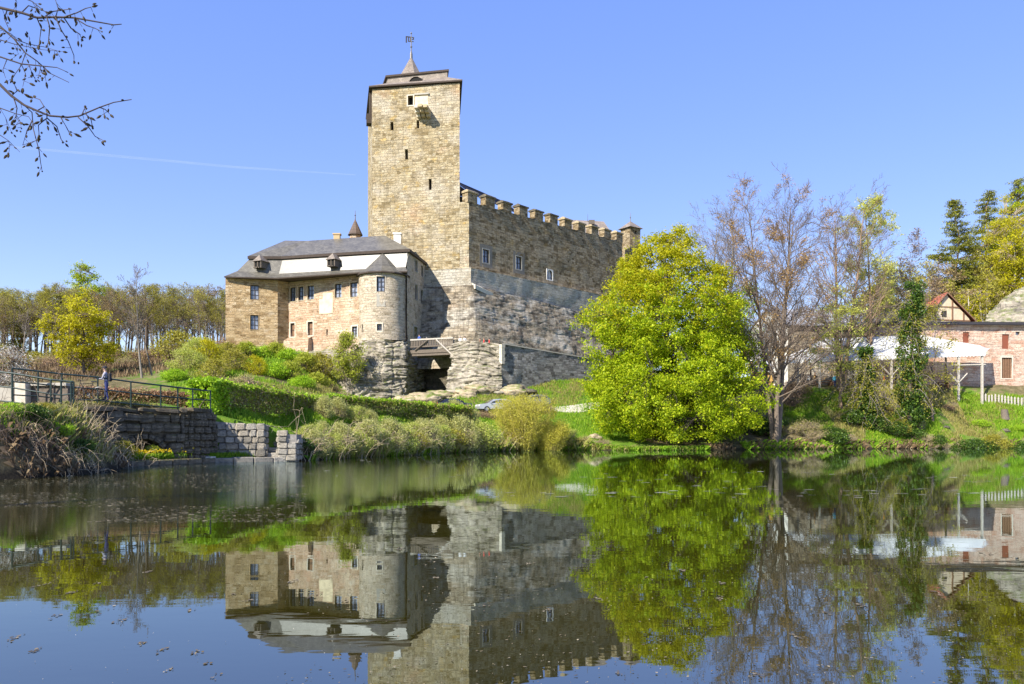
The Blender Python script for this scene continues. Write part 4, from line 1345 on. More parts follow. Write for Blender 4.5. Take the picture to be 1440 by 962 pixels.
for s_, (u0, u1) in enumerate(((bw.L * .12, bw.L * .42), (bw.L * .62, bw.L * .99))):
    mb = MB(); mb.tube([bw.map(u0, zd + (-.1 if s_ == 0 else 1.2), .1), bw.map(u1, zd + (1.2 if s_ == 0 else -.9), .1)], .11, 4); mb.build('brace', M['woodpale'] if s_ else M['wood'], gb)
mb = MB(); slab(mb, bw, (0, zd - .8, bw.L, zd - .46), -.5, -.1); slab(mb, bw, (0, zd - .8, bw.L, zd - .46), -2.4, -2.0); mb.build('beam', M['wood'], gb)
# ------------------------------------------------------------------ plants: geometry
def tubes(polys, sides=4):
    """list of (points, radii) -> one set of vertices and quads"""
    by = {}
    for p, r in polys:
        by.setdefault(len(p), []).append((p, r))
    VV, FF, n0 = [], [], 0
    for n, lst in by.items():
        A = np.array([p for p, r in lst], float); R = np.array([r for p, r in lst], float)
        T = np.gradient(A, axis=1); T /= np.maximum(np.linalg.norm(T, axis=2, keepdims=True), 1e-9)
        ax = A[:, -1] - A[:, 0]; ax /= np.maximum(np.linalg.norm(ax, axis=1, keepdims=True), 1e-9)
        ref = np.where(np.abs(ax[:, 2:3]) > .8, np.array([[1., .2, 0]]), np.array([[0, 0.1, 1.]]))
        X = np.cross(T, ref[:, None, :]); X /= np.maximum(np.linalg.norm(X, axis=2, keepdims=True), 1e-9)
        Yv = np.cross(T, X)
        g = np.arange(sides) * 2 * PI / sides
        V = A[:, :, None, :] + (X[:, :, None, :] * np.cos(g)[None, None, :, None] + Yv[:, :, None, :] * np.sin(g)[None, None, :, None]) * R[:, :, None, None]
        B = len(lst)
        b, i, k = np.meshgrid(np.arange(B), np.arange(n - 1), np.arange(sides), indexing='ij')
        k2 = (k + 1) % sides
        base = n0 + (b * n + i) * sides
        FF.append(np.stack([base + k, base + k2, base + sides + k2, base + sides + k], -1).reshape(-1, 4))
        VV.append(V.reshape(-1, 3)); n0 += B * n * sides
    return np.concatenate(VV), np.concatenate(FF)

def unit(v):
    return v / max(1e-9, np.linalg.norm(v))
def perp_dir(rng, d, ang):
    a = rng.normal(size=3); a -= d * a.dot(d); a = unit(a)
    return unit(d * math.cos(ang) + a * math.sin(ang))
def skeleton(rng, start, d, length, r0, spec, lvl=0, out=None):
    """recursive branching; spec[l] = (children, first child at, angle lo, hi, length ratio, wobble, upward pull, points)"""
    if out is None: out = [[] for _ in spec]
    ch, first, a0, a1, lr, wob, up, npt = spec[lvl]
    p = np.array(start, float); d = unit(np.array(d, float))
    pts = [p.copy()]; dirs = [d]
    for i in range(npt - 1):
        d = unit(d + rng.normal(size=3) * wob + np.array([0, 0, up]))
        p = p + d * length / (npt - 1)
        pts.append(p.copy()); dirs.append(d)
    tip = 0.12 if lvl == 0 else 0.25
    rr = [r0 * (1 - (1 - tip) * (i / (npt - 1)) ** .8) for i in range(npt)]
    out[lvl].append((np.array(pts), np.array(rr)))
    if lvl + 1 < len(spec):
        k = ch if lvl == 0 else max(2, int(ch * rng.uniform(.7, 1.3)))
        for c in range(k):
            t = first + (1 - first) * ((c + rng.uniform(.1, .9)) / k)
            f = t * (npt - 1); i = min(int(f), npt - 2); q = pts[i] + (pts[i + 1] - pts[i]) * (f - i)
            L = length * lr * rng.uniform(.7, 1.25) * (1.15 - .65 * t if lvl == 0 else 1 - .45 * t)
            cd_ = perp_dir(rng, dirs[i + 1], rng.uniform(a0, a1))
            if cd_[2] < -.25: cd_[2] *= -.3
            rc = max(rr[i] * (.5 if lvl == 0 else .55), .012)
            skeleton(rng, q, cd_, L, rc, spec, lvl + 1, out)
    return out
def leaf_mesh(cent, per, spread, size, rng, flat=.8, up=.25, aspect=.6, droop=0.0):
    cent = np.asarray(cent, float).reshape(-1, 3)
    n = len(cent) * per
    c = np.repeat(cent, per, 0) + rng.normal(size=(n, 3)) * spread * np.array([1, 1, flat])
    nr = rng.normal(size=(n, 3)); nr /= np.linalg.norm(nr, axis=1, keepdims=True)
    nr = nr + np.array([0, 0, up]); nr /= np.linalg.norm(nr, axis=1, keepdims=True)
    a = rng.normal(size=(n, 3)); a[:, 2] -= droop
    a -= nr * (a * nr).sum(1, keepdims=True); a /= np.maximum(np.linalg.norm(a, axis=1, keepdims=True), 1e-6)
    b = np.cross(nr, a)
    s = size * rng.uniform(.6, 1.35, (n, 1))
    V = np.stack([c - a * s, c + b * s * aspect - a * s * .1 + nr * s * .12, c + a * s, c - b * s * aspect - a * s * .1 + nr * s * .12], 1).reshape(-1, 3)
    F_ = np.arange(n * 4).reshape(n, 4)
    return V, F_
def cat(*vf):
    V, F_, n = [], [], 0
    for v, f in vf:
        V.append(v); F_.append(f + n); n += len(v)
    return np.concatenate(V), np.concatenate(F_)
def arch(p0, p1, n, sag, rng=None, wob=0.0):
    """curved path: leaves p0 sideways and climbs towards p1"""
    p0, p1 = np.array(p0, float), np.array(p1, float)
    o = []
    for i in range(n):
        t = i / (n - 1)
        q = p0 + (p1 - p0) * t
        q[2] += sag * math.sin(PI * t)
        if rng is not None and 0 < i < n - 1: q = q + rng.normal(size=3) * wob
        o.append(q)
    return np.array(o)
def crown_tree(rng, prof, n_cl, n_limb, r_trunk, height, noise_s=.5, thr=.36, lobes=.18, shell=.45, sag=-.4, lean=(0, 0), twig_r=.03, clump=.9, per_cl=13):
    """trunk, limbs and twigs leading to leaf clusters spread through a crown whose radius is given by prof [(height, radius)]"""
    hs_ = np.array([p[0] for p in prof]); rs_ = np.array([p[1] for p in prof])
    hh = np.linspace(hs_[0], hs_[-1], 200); wgt = np.interp(hh, hs_, rs_) ** 1.7; wgt /= wgt.sum()
    sd = int(rng.integers(1000))
    def sample(n, shell_):
        h = rng.choice(hh, n, p=wgt) + rng.normal(size=n) * .1
        a = rng.uniform(0, 2 * PI, n)
        r = np.interp(h, hs_, rs_) * rng.uniform(0, 1, n) ** shell_
        r *= 1 + lobes * 2 * fbm(np.stack([np.cos(a) * 1.6, np.sin(a) * 1.6, h * .28], 1), sd, 3)
        return np.stack([r * np.cos(a) + lean[0] * h, r * np.sin(a) + lean[1] * h, h], 1)
    cl = sample(n_cl // per_cl + 8, shell)
    cr = clump * rng.uniform(.6, 1.3, len(cl))
    k = rng.integers(0, len(cl), n_cl * 3)
    u = rng.normal(size=(len(k), 3)); u /= np.linalg.norm(u, axis=1, keepdims=True)
    pts = cl[k] + u * (rng.uniform(0, 1, (len(k), 1)) ** .5) * cr[k][:, None] * np.array([1, 1, .62])
    pts = pts[(vnoise(pts * noise_s * 1.6, sd + 5) > thr) & (pts[:, 2] > .15)][:n_cl]
    n = 9
    tr = np.array([[lean[0] * t * height + rng.normal() * .12 * (t > 0), lean[1] * t * height + rng.normal() * .12 * (t > 0), t * height * .92] for t in np.linspace(0, 1, n)])
    polys = [[(tr, r_trunk * (1 - .88 * np.linspace(0, 1, n)) * np.where(np.arange(n) == 0, 1.3, 1))], [], []]
    sel = pts[rng.choice(len(pts), n_limb, replace=False)]
    nodes = []
    for q in sel:
        q = q * np.array([.8, .8, 1.0])
        rho = math.hypot(q[0] - lean[0] * q[2], q[1] - lean[1] * q[2])
        z0 = max(height * .06, min(q[2] - rho * .75, height * .88))
        b = np.array([np.interp(z0, tr[:, 2], tr[:, 0]), np.interp(z0, tr[:, 2], tr[:, 1]), z0])
        pl = arch(b, q, 6, rho * .10, rng, .12)
        r0 = r_trunk * .42 * (1 - .6 * z0 / height)
        polys[1].append((pl, r0 * (1 - .8 * np.linspace(0, 1, 6))))
        nodes.append(pl[2:])
    nodes = np.concatenate(nodes)
    tw_ = pts[rng.choice(len(pts), min(len(pts), 1400), replace=False)]
    for q in tw_:
        k = np.argmin(((nodes - q) ** 2).sum(1))
        polys[2].append((arch(nodes[k], q, 4, .15, rng, .06), twig_r * np.array([1, .8, .6, .35])))
    return pts, polys

M['bark'] = m_plain('brown_bark', (.15, .115, .085), .95, .4, 7, .6)
M['barkwarm'] = m_plain('warm_sunlit_bark', (.24, .165, .105), .95, .35, 7, .6)
M['barkgrey'] = m_plain('grey_bark', (.20, .175, .145), .95, .35, 7, .6)
M['twig'] = m_plain('brown_twigs', (.17, .125, .09), .95, .3, 3, 0)
M['twiggrey'] = m_plain('grey_twigs', (.21, .175, .15), .95, .3, 3, 0)
M['twigdark'] = m_plain('dark_twigs', (.055, .04, .035), .9, .3, 3, 0)
M['twigpale'] = m_plain('pale_dead_twigs', (.40, .315, .20), .95, .3, 3, 0)
M['birchbark'] = m_plain('white_birch_bark', (.55, .52, .47), .9, .3, 5, .3)
M['maple'] = m_leaf('spring_maple_leaves', (0.14, 0.23, 0.005), (0.42, 0.53, 0.008), (0.6, 0.63, 0.03), .5)
M['mapletop'] = m_leaf('young_maple_leaves', (0.3, 0.32, 0.008), (0.5, 0.48, 0.01), (0.6, 0.55, 0.02), .5)
M['yellowleaf'] = m_leaf('yellow_green_leaves', (0.36, 0.34, 0.006), (0.54, 0.5, 0.012), (0.62, 0.56, 0.03), .5)
M['oliveleaf'] = m_leaf('olive_spring_leaves', (0.22, 0.21, 0.025), (0.37, 0.34, 0.04), (0.46, 0.42, 0.07), .4)
M['paleleaf'] = m_leaf('pale_yellow_green_leaves', (0.4, 0.44, 0.06), (0.62, 0.62, 0.12), (0.7, 0.68, 0.2), .5)
M['budleaf'] = m_leaf('pinkish_brown_buds', (0.26, 0.16, 0.09), (0.42, 0.28, 0.17), (0.48, 0.34, 0.16), .35)
M['budorange'] = m_leaf('orange_brown_buds', (0.3, 0.17, 0.05), (0.48, 0.3, 0.09), (0.52, 0.36, 0.11), .35)
M['brownbud'] = m_leaf('brown_bud_haze', (0.19, 0.125, 0.06), (0.31, 0.22, 0.09), (0.36, 0.29, 0.09), .3)
M['woodbud'] = m_leaf('tan_bud_haze', (.26, .23, .045), (.42, .38, .07), (.48, .46, .09), .35)
M['greybud'] = m_leaf('mauve_bud_haze', (0.22, 0.17, 0.14), (0.32, 0.25, 0.21), (0.38, 0.3, 0.21), .3)
M['needle'] = m_leaf('pine_needles', (.10, .12, .02), (.24, .25, .03), (.36, .35, .05), .3)
M['ivy'] = m_leaf('ivy_leaves', (.025, .06, .010), (.06, .12, .015), (.16, .24, .03), .3, .4)
M['laurel'] = m_leaf('bright_hedge_leaves', (0.18, 0.33, 0.014), (0.34, 0.54, 0.02), (0.48, 0.62, 0.05), .4, .45)
M['hedgeleaf'] = m_leaf('hedge_leaves', (0.18, 0.24, 0.025), (0.33, 0.4, 0.04), (0.42, 0.38, 0.09), .4)
M['hedgebrown'] = m_leaf('old_hedge_leaves', (0.18, 0.13, 0.06), (0.32, 0.25, 0.11), (0.38, 0.36, 0.14), .35)
M['copper'] = m_leaf('copper_hedge_leaves', (.22, .115, .06), (.38, .22, .12), (.46, .31, .18), .35)
M['shrubleaf'] = m_leaf('fresh_shrub_leaves', (0.24, 0.29, 0.025), (0.42, 0.47, 0.04), (0.54, 0.54, 0.1), .45)
M['sageleaf'] = m_leaf('pale_shore_shrub_leaves', (0.34, 0.36, 0.1), (0.5, 0.5, 0.16), (0.6, 0.57, 0.26), .45)
M['willowleaf'] = m_leaf('yellow_willow_shoots', (0.42, 0.4, 0.04), (0.58, 0.54, 0.07), (0.66, 0.61, 0.13), .45)
M['blossom'] = m_leaf('white_blossom', (.62, .56, .52), (.72, .68, .62), (.40, .36, .25), .4)
M['grassblade'] = m_leaf('grass_blades', (0.12, 0.26, 0.012), (0.24, 0.42, 0.02), (0.42, 0.52, 0.06), .45)
M['drygrass'] = m_leaf('dry_grass_blades', (.28, .25, .06), (.42, .37, .14), (.22, .28, .03), .4)
M['ground_litter'] = m_leaf('leaf_litter', (.10, .065, .035), (.20, .13, .07), (.30, .22, .12), .2)

def plant(name, loc, rz=0.0, s=1.0):
    o = _link0(name, None); o.location = loc; o.rotation_euler = (0, 0, rz); o.scale = (s, s, s) if not hasattr(s, '__len__') else s
    return o
def part(name, vf, mat, parent, smooth=False):
    return npobj(name, vf[0], vf[1], mat, parent, smooth)
def dupe(o, loc, rz, s=1.0, label=None, group=None):
    c = o.copy(); COL.objects.link(c)
    for ch in list(o.children):
        d = ch.copy(); COL.objects.link(d); d.parent = c
        for g in list(ch.children):
            e = g.copy(); COL.objects.link(e); e.parent = d
    c.location = loc; c.rotation_euler = (0, 0, rz); c.scale = (s, s, s) if not hasattr(s, '__len__') else s
    if label: c['label'] = label
    if group: c['group'] = group
    return c
def R(seed): return np.random.default_rng(seed)

# ------------------------------------------------------------------ the big maple on the far bank
rng = R(7)
mp = PG(941, 90)
big = plant('maple_tree', (mp.x, mp.y, mp.z - .3))
tag(big, 'huge round bright yellow green maple hanging down to the water right of the castle', 'tree')
prof = [(.4, 7.2), (3.3, 9.1), (6.5, 9.6), (10.5, 8.9), (14.5, 8.0), (18.4, 6.6), (21.4, 4.4), (23.8, 1.8)]
pts, pol = crown_tree(rng, prof, 13500, 80, .55, 24, .42, .345, .28, .40, clump=1.2, lean=(-.02, 0), per_cl=10)
part('trunk', tubes(pol[0], 10), M['bark'], big, True)
part('branch', tubes(pol[1] + pol[2], 4), M['twigdark'], big, True)
zt_ = pts[:, 2] + rng.normal(size=len(pts)) * 2.5
part('crown', leaf_mesh(pts[zt_ < 15.5], 17, .30, .125, rng, .7, .35), M['maple'], big)
part('crown', leaf_mesh(pts[zt_ >= 15.5], 15, .28, .12, rng, .7, .35), M['mapletop'], big)
# lighter fresh shoots at the right edge of the crown
# ------------------------------------------------------------------ bare and budding trees on the right bank
def bare_tree(name, label, px, Y, height, seed, stems=1, r0=.3, spec=None, spread=.12, bark='bark', twig='twig', buds=None, lean=(0, 0), cat_='tree', dz=0, group=None, top=None, tall=None, wide=1.0):
    rng = R(seed)
    g = PG(px, Y)
    t = plant(name, (g.x, g.y, g.z - .2 + dz))
    polys = None
    for s in range(stems):
        a = 2 * PI * s / stems + rng.uniform(0, .8)
        off_ = np.array([math.cos(a), math.sin(a), 0]) * (.35 if stems > 1 else 0)
        d = np.array([math.cos(a) * spread + lean[0], math.sin(a) * spread + lean[1], 1.0]) if stems > 1 else np.array([lean[0], lean[1], 1.0])
        o = skeleton(rng, off_, d, height * (rng.uniform(.78, 1.0) if s else 1.0), r0 * (rng.uniform(.7, 1) if s else 1), spec)
        if polys is None: polys = o
        else:
            for a_, b_ in zip(polys, o): a_.extend(b_)
    part('trunk', tubes(polys[0], 8), M[bark], t, True)
    part('limbs', tubes(polys[1] + polys[2], 4), M[bark], t, True)
    last = [(p, np.maximum(r, .015)) for p, r in sum(polys[3:], [])]
    part('twigs', tubes(last, 3), M[twig], t)['kind'] = 'stuff'
    for bm_, frac, per, spr, sz in (buds or []):
        tips = np.concatenate([p[-2:] for p, r in last])
        # buds gather in patches
        m_ = vnoise(tips * .45, seed) > (1 - frac)
        part('crown', leaf_mesh(tips[m_], per, spr, sz, rng, .8, .2), M[bm_], t)
    zmax = np.percentile(np.concatenate([p for p, r in last])[:, 2], 99.7)
    if top is not None: tall = ZY(top, Y) - (g.z - .2 + dz)
    if tall is not None: t.scale = (tall / zmax * wide, tall / zmax * wide, tall / zmax)
    tag(t, label, cat_, group)
    return t
SP_BIG = [(17, .28, .45, .95, .50, .05, .03, 12), (9, .2, .4, .9, .42, .10, .07, 7), (6, .2, .4, .9, .50, .13, .05, 5), (5, .15, .4, 1.0, .5, .14, .05, 4)]
SP_TALL = [(30, .20, .5, .95, .31, .022, .015, 14), (9, .2, .4, .9, .42, .09, .08, 7), (6, .2, .4, .9, .5, .12, .06, 5), (5, .15, .4, 1.0, .5, .13, .05, 4)]
SP_FULL = [(34, .16, .5, .95, .33, .022, .02, 14), (11, .2, .4, .9, .42, .09, .08, 7), (7, .2, .4, .9, .5, .12, .06, 5), (5, .15, .4, 1.0, .5, .13, .05, 4)]
SP_UP = [(16, .25, .35, .7, .46, .05, .05, 12), (8, .2, .35, .8, .45, .10, .10, 7), (6, .2, .35, .8, .50, .12, .08, 5), (5, .15, .4, .9, .5, .12, .05, 4)]
bare_tree('budding_tree', 'tall many stemmed tree with pinkish brown buds standing at the waterline', 1091, 90, 30.5, 21, 3, .36, SP_FULL, .035, 'bark', 'twig', [('budleaf', .30, 4, .20, .075), ('budorange', .36, 4, .20, .075)], top=243, wide=1.15)
bare_tree('bare_tree', 'bare grey tree just right of and behind the big green maple', 1008, 108, 31.0, 22, 2, .40, SP_FULL, .05, 'barkgrey', 'twiggrey', [('paleleaf', .12, 2, .15, .06), ('greybud', .3, 2, .15, .06)], top=268, wide=1.3)
bare_tree('bare_tree', 'bare fan shaped tree with orange trunk behind the white canopy', 1184, 103, 27.0, 23, 3, .30, SP_TALL, .07, 'barkwarm', 'twig', [('greybud', .26, 2, .15, .06)], top=265, wide=1.2)
bare_tree('slender_tree', 'slender tree in sparse pale yellow leaf with a golden tip', 1222, 106, 25.5, 24, 1, .30, SP_TALL, .05, 'barkwarm', 'twiggrey', [('paleleaf', .60, 8, .22, .11)], lean=(.05, 0), top=275)
bare_tree('dark_tree', 'small dark bare tree top rising above the ivy clad tree', 1290, 108, 23.5, 25, 1, .20, SP_UP, .1, 'bark', 'twigdark', [('greybud', .75, 5, .22, .10)], top=326, wide=1.5)
def ivy_tree(px, Y, h, rmax, seed, label, droop=True, lean=(0, 0)):
    rng = R(seed); g = PG(px, Y)
    t = plant('ivy_clad_tree', (g.x, g.y, g.z - .2))
    n = 10
    tr = np.array([[lean[0] * k + rng.normal() * .08, lean[1] * k + rng.normal() * .08, h * k / (n - 1)] for k in range(n)])
    pol = [(tr, .30 * (1 - .7 * np.linspace(0, 1, n)))]
    part('trunk', tubes(pol, 8), M['bark'], t, True)
    cs = []
    while len(cs) < 1500:
        z = rng.uniform(.2, h * .97); k = z / h
        r = rmax * (0.55 + .5 * vnoise([[z * .8, seed, 0]], seed)[0]) * (1 - .45 * k)
        a = rng.uniform(0, 2 * PI); rr_ = r * rng.uniform(.2, 1) ** .5
        c = np.array([np.interp(z, tr[:, 2], tr[:, 0]) + math.cos(a) * rr_, np.interp(z, tr[:, 2], tr[:, 1]) + math.sin(a) * rr_, z])
        if vnoise([c * .9], seed + 2)[0] > .36: cs.append(c)
    part('ivy', leaf_mesh(cs, 9, .20, .12, rng, 1, .2, .8, .4), M['ivy'], t)
    br = []; tp = []
    for k in range(80):
        z = rng.uniform(h * .2, h * .85); a = rng.uniform(0, 2 * PI); L = rng.uniform(1.2, 4.6)
        b = np.array([np.interp(z, tr[:, 2], tr[:, 0]), np.interp(z, tr[:, 2], tr[:, 1]), z])
        e = b + np.array([math.cos(a) * L, math.sin(a) * L, -rng.uniform(.2, 3.0) if droop else rng.uniform(-.5, 1.5)])
        p = arch(b, e, 6, L * .3, rng, .08); br.append((p, np.linspace(.045, .012, 6)))
        for q in p[2:]:
            tp.append(q); w_ = q + rng.normal(size=3) * .5 - np.array([0, 0, .5]); br.append((arch(q, w_, 4, 0, rng, .03), np.linspace(.02, .009, 4))); tp.append(w_)
    part('branch', tubes(br, 3), M['twiggrey'], t)
    part('foliage', leaf_mesh(tp, 8, .28, .085, rng, 1, .1, .6, .3), M['oliveleaf'], t)
    tag(t, label, 'tree')
ivy_tree(1277, 97, 19.0, 2.3, 31, 'tall ivy clad tree with drooping branches in front of the white canopy', lean=(.10, .05))
ivy_tree(1222, 96, 10.0, 1.3, 32, 'shorter ivy clad trunk standing left of the taller ivy clad tree', lean=(-.05, .0))
# young trees in light yellow green leaf beside the canopy
def leafy(name, label, px, Y, prof, n_cl, leaf, seed, per=8, spr=.3, size=.12, r_tr=.16, thr=.42, bark='bark', twig='twig', dz=0, cat_='tree', group=None, n_limb=26, sc=1.0):
    rng = R(seed); g = PG(px, Y)
    t = plant(name, (g.x, g.y, g.z - .15 + dz), rng.uniform(0, 6), sc)
    pts, pol = crown_tree(rng, prof, n_cl, n_limb, r_tr, prof[-1][0], .6, thr, .25, .5, twig_r=.022)
    part('trunk', tubes(pol[0], 7), M[bark], t, True)
    part('branch', tubes(pol[1] + pol[2], 3), M[twig], t)
    part('crown', leaf_mesh(pts, per, spr, size, rng, .7, .3), M[leaf], t)
    tag(t, label, cat_, group)
    return t
leafy('young_tree', 'young tree with thin yellow green leaves in front of the left canopy end', 1183, 98.5, [(3.0, 1.2), (6, 3.8), (9, 4.2), (12, 3.4), (15.5, 1.2)], 520, 'paleleaf', 41, 8, .32, .12, .20, bark='barkwarm')
leafy('young_tree', 'small bright green tree peeping out behind the right flank of the big maple', 1040, 98, [(5, 1.5), (9, 3.0), (13, 2.8), (16, 1.0)], 420, 'laurel', 42, 8, .35, .13, .2)
for i, (px, Y, sc, lf, lb) in enumerate(((1262, 118, 1.0, 'oliveleaf', 'olive budding tree above the grey roof left of the ivy clad tree'), (1320, 126, 1.05, 'brownbud', 'brownish budding tree behind the red roofed gable'), (1228, 122, .85, 'oliveleaf', 'low olive budding tree over the left part of the grey roof'))):
    leafy('olive_tree', lb, px, Y, [(3.5, 1.5), (7, 4.5), (11, 5.2), (15, 4.2), (18.5, 1.4)], 1500, lf, 50 + i, 9, .45, .15, .22, .42, sc=sc)
def gzq(px, Y): return PG(px, Y).z
leafy('young_tree', 'olive young tree right of the tall ivy clad tree before the canopy', 1312, 99.5, [(2.0, 1.2), (4, 2.8), (7, 3.2), (10, 2.4), (12, .8)], 170, 'oliveleaf', 44, 8, .32, .11, .14)
# pines and birches on the rock behind the houses
def pine(label, px, Y, top, seed, wid=4.2):
    rng = R(seed); g = PG(px, Y); h = ZY(top, Y) - g.z + .3
    t = plant('pine_tree', (g.x, g.y, g.z - .3))
    n = 10
    tr = np.array([[rng.normal() * .06 * k, rng.normal() * .06 * k, h * k / (n - 1)] for k in range(n)])
    part('trunk', tubes([(tr, .32 * (1 - .85 * np.linspace(0, 1, n)))], 8), M['barkwarm'], t, True)
    br = []; cs = []
    z = h * .22
    while z < h * .99:
        k = z / h
        L0 = wid * (1 - k) ** .8 * rng.uniform(.65, 1.25) + .45
        for j in range(rng.integers(4, 7)):
            a = rng.uniform(0, 2 * PI); L = L0 * rng.uniform(.55, 1.15)
            b = np.array([np.interp(z, tr[:, 2], tr[:, 0]), np.interp(z, tr[:, 2], tr[:, 1]), z])
            e = b + np.array([math.cos(a) * L, math.sin(a) * L, L * rng.uniform(-.12, .28)])
            p = arch(b, e, 5, -L * .06, rng, .06); br.append((p, np.linspace(.06, .015, 5)))
            for q in np.linspace(.35, 1.0, max(3, int(L * 2.4))):
                c = b + (e - b) * q
                cs.append(c + rng.normal(size=3) * np.array([.25, .25, .12]))
        z += rng.uniform(.95, 1.5) * (1 - .5 * k)
    part('branch', tubes(br, 3), M['twigdark'], t)
    part('crown', leaf_mesh(cs, 21, .36, .19, rng, .34, .8, .35), M['needle'], t)
    tag(t, label, 'tree')
pine('dark pine with open tiers rising left of the other pines behind the gabled house', 1345, 140, 280, 61, 8.0)
pine('dark pine in the middle of the pines on the right hill', 1388, 150, 270, 62, 9.0)
pine('dark pine partly hidden at the right edge behind the yellow green tree', 1430, 158, 252, 63, 9.0)
leafy('birch_wood_tree', 'large yellow green birch hanging over the rock at the right edge', 1428, 138, [(4, 3), (9, 6), (15, 6.5), (20, 5), (24.5, 1.5)], 1500, 'yellowleaf', 64, 9, .45, .14, .22, .38, bark='birchbark', twig='twigpale')
leafy('birch_wood_tree', 'olive birch below the pines right of the gable', 1388, 134, [(3, 2.5), (7, 5), (12, 5), (16, 1.5)], 800, 'oliveleaf', 65, 8, .45, .14, .2, .4, bark='birchbark', twig='twigpale')
leafy('birch_wood_tree', 'yellowish birch between the pines and the red roofed gable', 1362, 132, [(4, 2), (8, 4), (13, 3.8), (16.5, 1.2)], 600, 'yellowleaf', 66, 7, .45, .13, .18, .42, bark='birchbark', twig='twigpale')
for i, (px, Y, top_, lf, lb) in enumerate(((1408, 146, 300, 'oliveleaf', 'olive tree between the pines above the rock'), (1445, 142, 262, 'maple', 'green leafy tree at the right edge above the rock'), (1372, 142, 352, 'woodbud', 'tan budding tree below the left pine'), (1300, 140, 372, 'woodbud', 'tan budding tree left of the red roofed gable'), (1345, 146, 372, 'oliveleaf', 'olive tree at the foot of the left pine'), (1412, 140, 345, 'yellowleaf', 'yellow green tree among the white birch stems'), (1275, 136, 390, 'oliveleaf', 'olive tree beyond the grey roof'), (1240, 138, 405, 'woodbud', 'tan bushy tree beyond the left part of the grey roof'))):
    H_ = ZY(top_, Y) - gzq(px, Y); leafy('hill_tree', lb, px, Y, [(H_ * .15, H_ * .14), (H_ * .35, H_ * .32), (H_ * .6, H_ * .33), (H_ * .85, H_ * .20), (H_, H_ * .04)], 1300, lf, 730 + i, 9, .45, .15, .22, .38)
for i, (px, Y, h, ln) in enumerate(((1386, 130.5, 11, -.16), (1397, 130, 12, -.22), (1408, 131, 11, .05), (1419, 130, 13, .16), (1380, 129.5, 9, -.03))):
    bare_tree('birch_tree', 'thin white leaning birch stem at the edge of the rock', px, Y, h, 70 + i, 1, .11, [(6, .5, .3, .7, .3, .04, .02, 8), (4, .3, .3, .8, .5, .1, .05, 5), (3, .3, .3, .8, .5, .1, .05, 4), (3, .3, .4, .8, .5, .1, 0, 3)], bark='birchbark', twig='twigpale', lean=(ln, 0), group='white birch stems on the rock')

# ------------------------------------------------------------------ the far wood behind the bridge
SP_W = [(17, .34, .35, .85, .34, .035, .03, 10), (7, .2, .35, .8, .45, .10, .09, 6), (6, .2, .35, .8, .5, .12, .07, 4), (4, .2, .4, .9, .5, .12, .05, 3)]
protos = []; SC0 = []
for i, (bud, frac, twg, brk) in enumerate((('brownbud', .45, 'twig', 'barkgrey'), ('greybud', .30, 'twiggrey', 'barkgrey'), ('woodbud', .62, 'twig', 'bark'), ('oliveleaf', .66, 'twig', 'bark'))):
    t = bare_tree('wood_tree', 'x', 100 + i, 150, 17.5, 80 + i, 1, .25, SP_W, .1, brk, twg, [(bud, frac * .85, 4, .32, .10)], tall=13.0)
    SC0.append(t.scale[0])
    protos.append(t)
WOODL = {0: 'bare brown wood tree', 1: 'mauve grey wood tree', 2: 'tan budding wood tree', 3: 'olive green wood tree'}
wr = random.Random(9)
used = set(); seen_lab = {}
def wood(px, Y, kind, s, where):
    s = s * SC0[kind]; s = (s * 1.25, s * 1.25, s)
    g = PG(px, Y); rz = wr.uniform(0, 6.28)
    lab = WOODL[kind] + ' ' + where
    lab = lab.replace('just right of the yellow maple', 'right of the yellow maple')
    if lab in seen_lab: lab = ('taller ' if s[2] / SC0[kind] > seen_lab[lab] else 'lower ') + lab
    else: seen_lab[lab] = s[2] / SC0[kind]
    grp = 'wood trees ' + where
    if kind not in used:
        used.add(kind); o = protos[kind]; o.location = (g.x, g.y, g.z - .3); o.rotation_euler = (0, 0, rz); o.scale = s; o['label'] = lab; o['group'] = grp
    else:
        dupe(protos[kind], (g.x, g.y, g.z - .3), rz, s, lab, grp)
ZONES = [(20, 'at the left edge of the picture'), (60, 'above the left end of the railing'), (95, 'just left of the lime green tree'), (135, 'behind the yellow maple'), (165, 'just right of the yellow maple'), (195, 'above the cyclist'), (230, 'above the leaning trunks'), (262, 'above the end of the copper hedge'), (292, 'near the palace wall'), (999, 'touching the palace wall')]
def zone(px):
    return [z for lim, z in ZONES if px < lim][0]
for k in range(126):
    px = -30 + k * 2.85 + wr.uniform(-4, 4)
    if px > 330: continue
    Y = (wr.uniform(124, 136), wr.uniform(138, 152), wr.uniform(154, 172))[k % 3]
    kind = wr.choices((0, 1, 2, 3), (2, 3 if px > 200 else 1, 3, 7 if px < 150 else 3))[0]
    tallness = (ZY(wr.uniform(396, 420) + (8 if px < 60 else 0), Y) - PG(px, Y).z) / 13.0
    wood(px, Y, kind, tallness, ('in the front row ' if k % 3 == 0 else 'in the middle row ' if k % 3 == 1 else 'in the back row ') + zone(px))
leafy('wood_maple', 'bright yellow green maple standing out from the far wood behind the cyclist', 118, 98, [(.8, 2.0), (2.5, 3.8), (5, 4.6), (7.5, 3.9), (9.6, 2.2), (10.8, .6)], 1300, 'yellowleaf', 91, 9, .32, .13, .2, .38, n_limb=40)
leafy('wood_maple', 'lime green tree at the top of the wood behind the yellow green maple', 118, 140, [(5, 1.5), (9, 3.2), (13, 4.0), (16, 2.6), (17.5, .8)], 900, 'maple', 92, 8, .4, .15, .25, .4)
for i, (px, Y, h) in enumerate(((28, 132, 428), (92, 134, 415))):
    pine('dark spruce in the far wood above the left railing' if i == 0 else 'dark spruce beside the lime green tree of the wood', px, Y, h, 93 + i, 2.4)
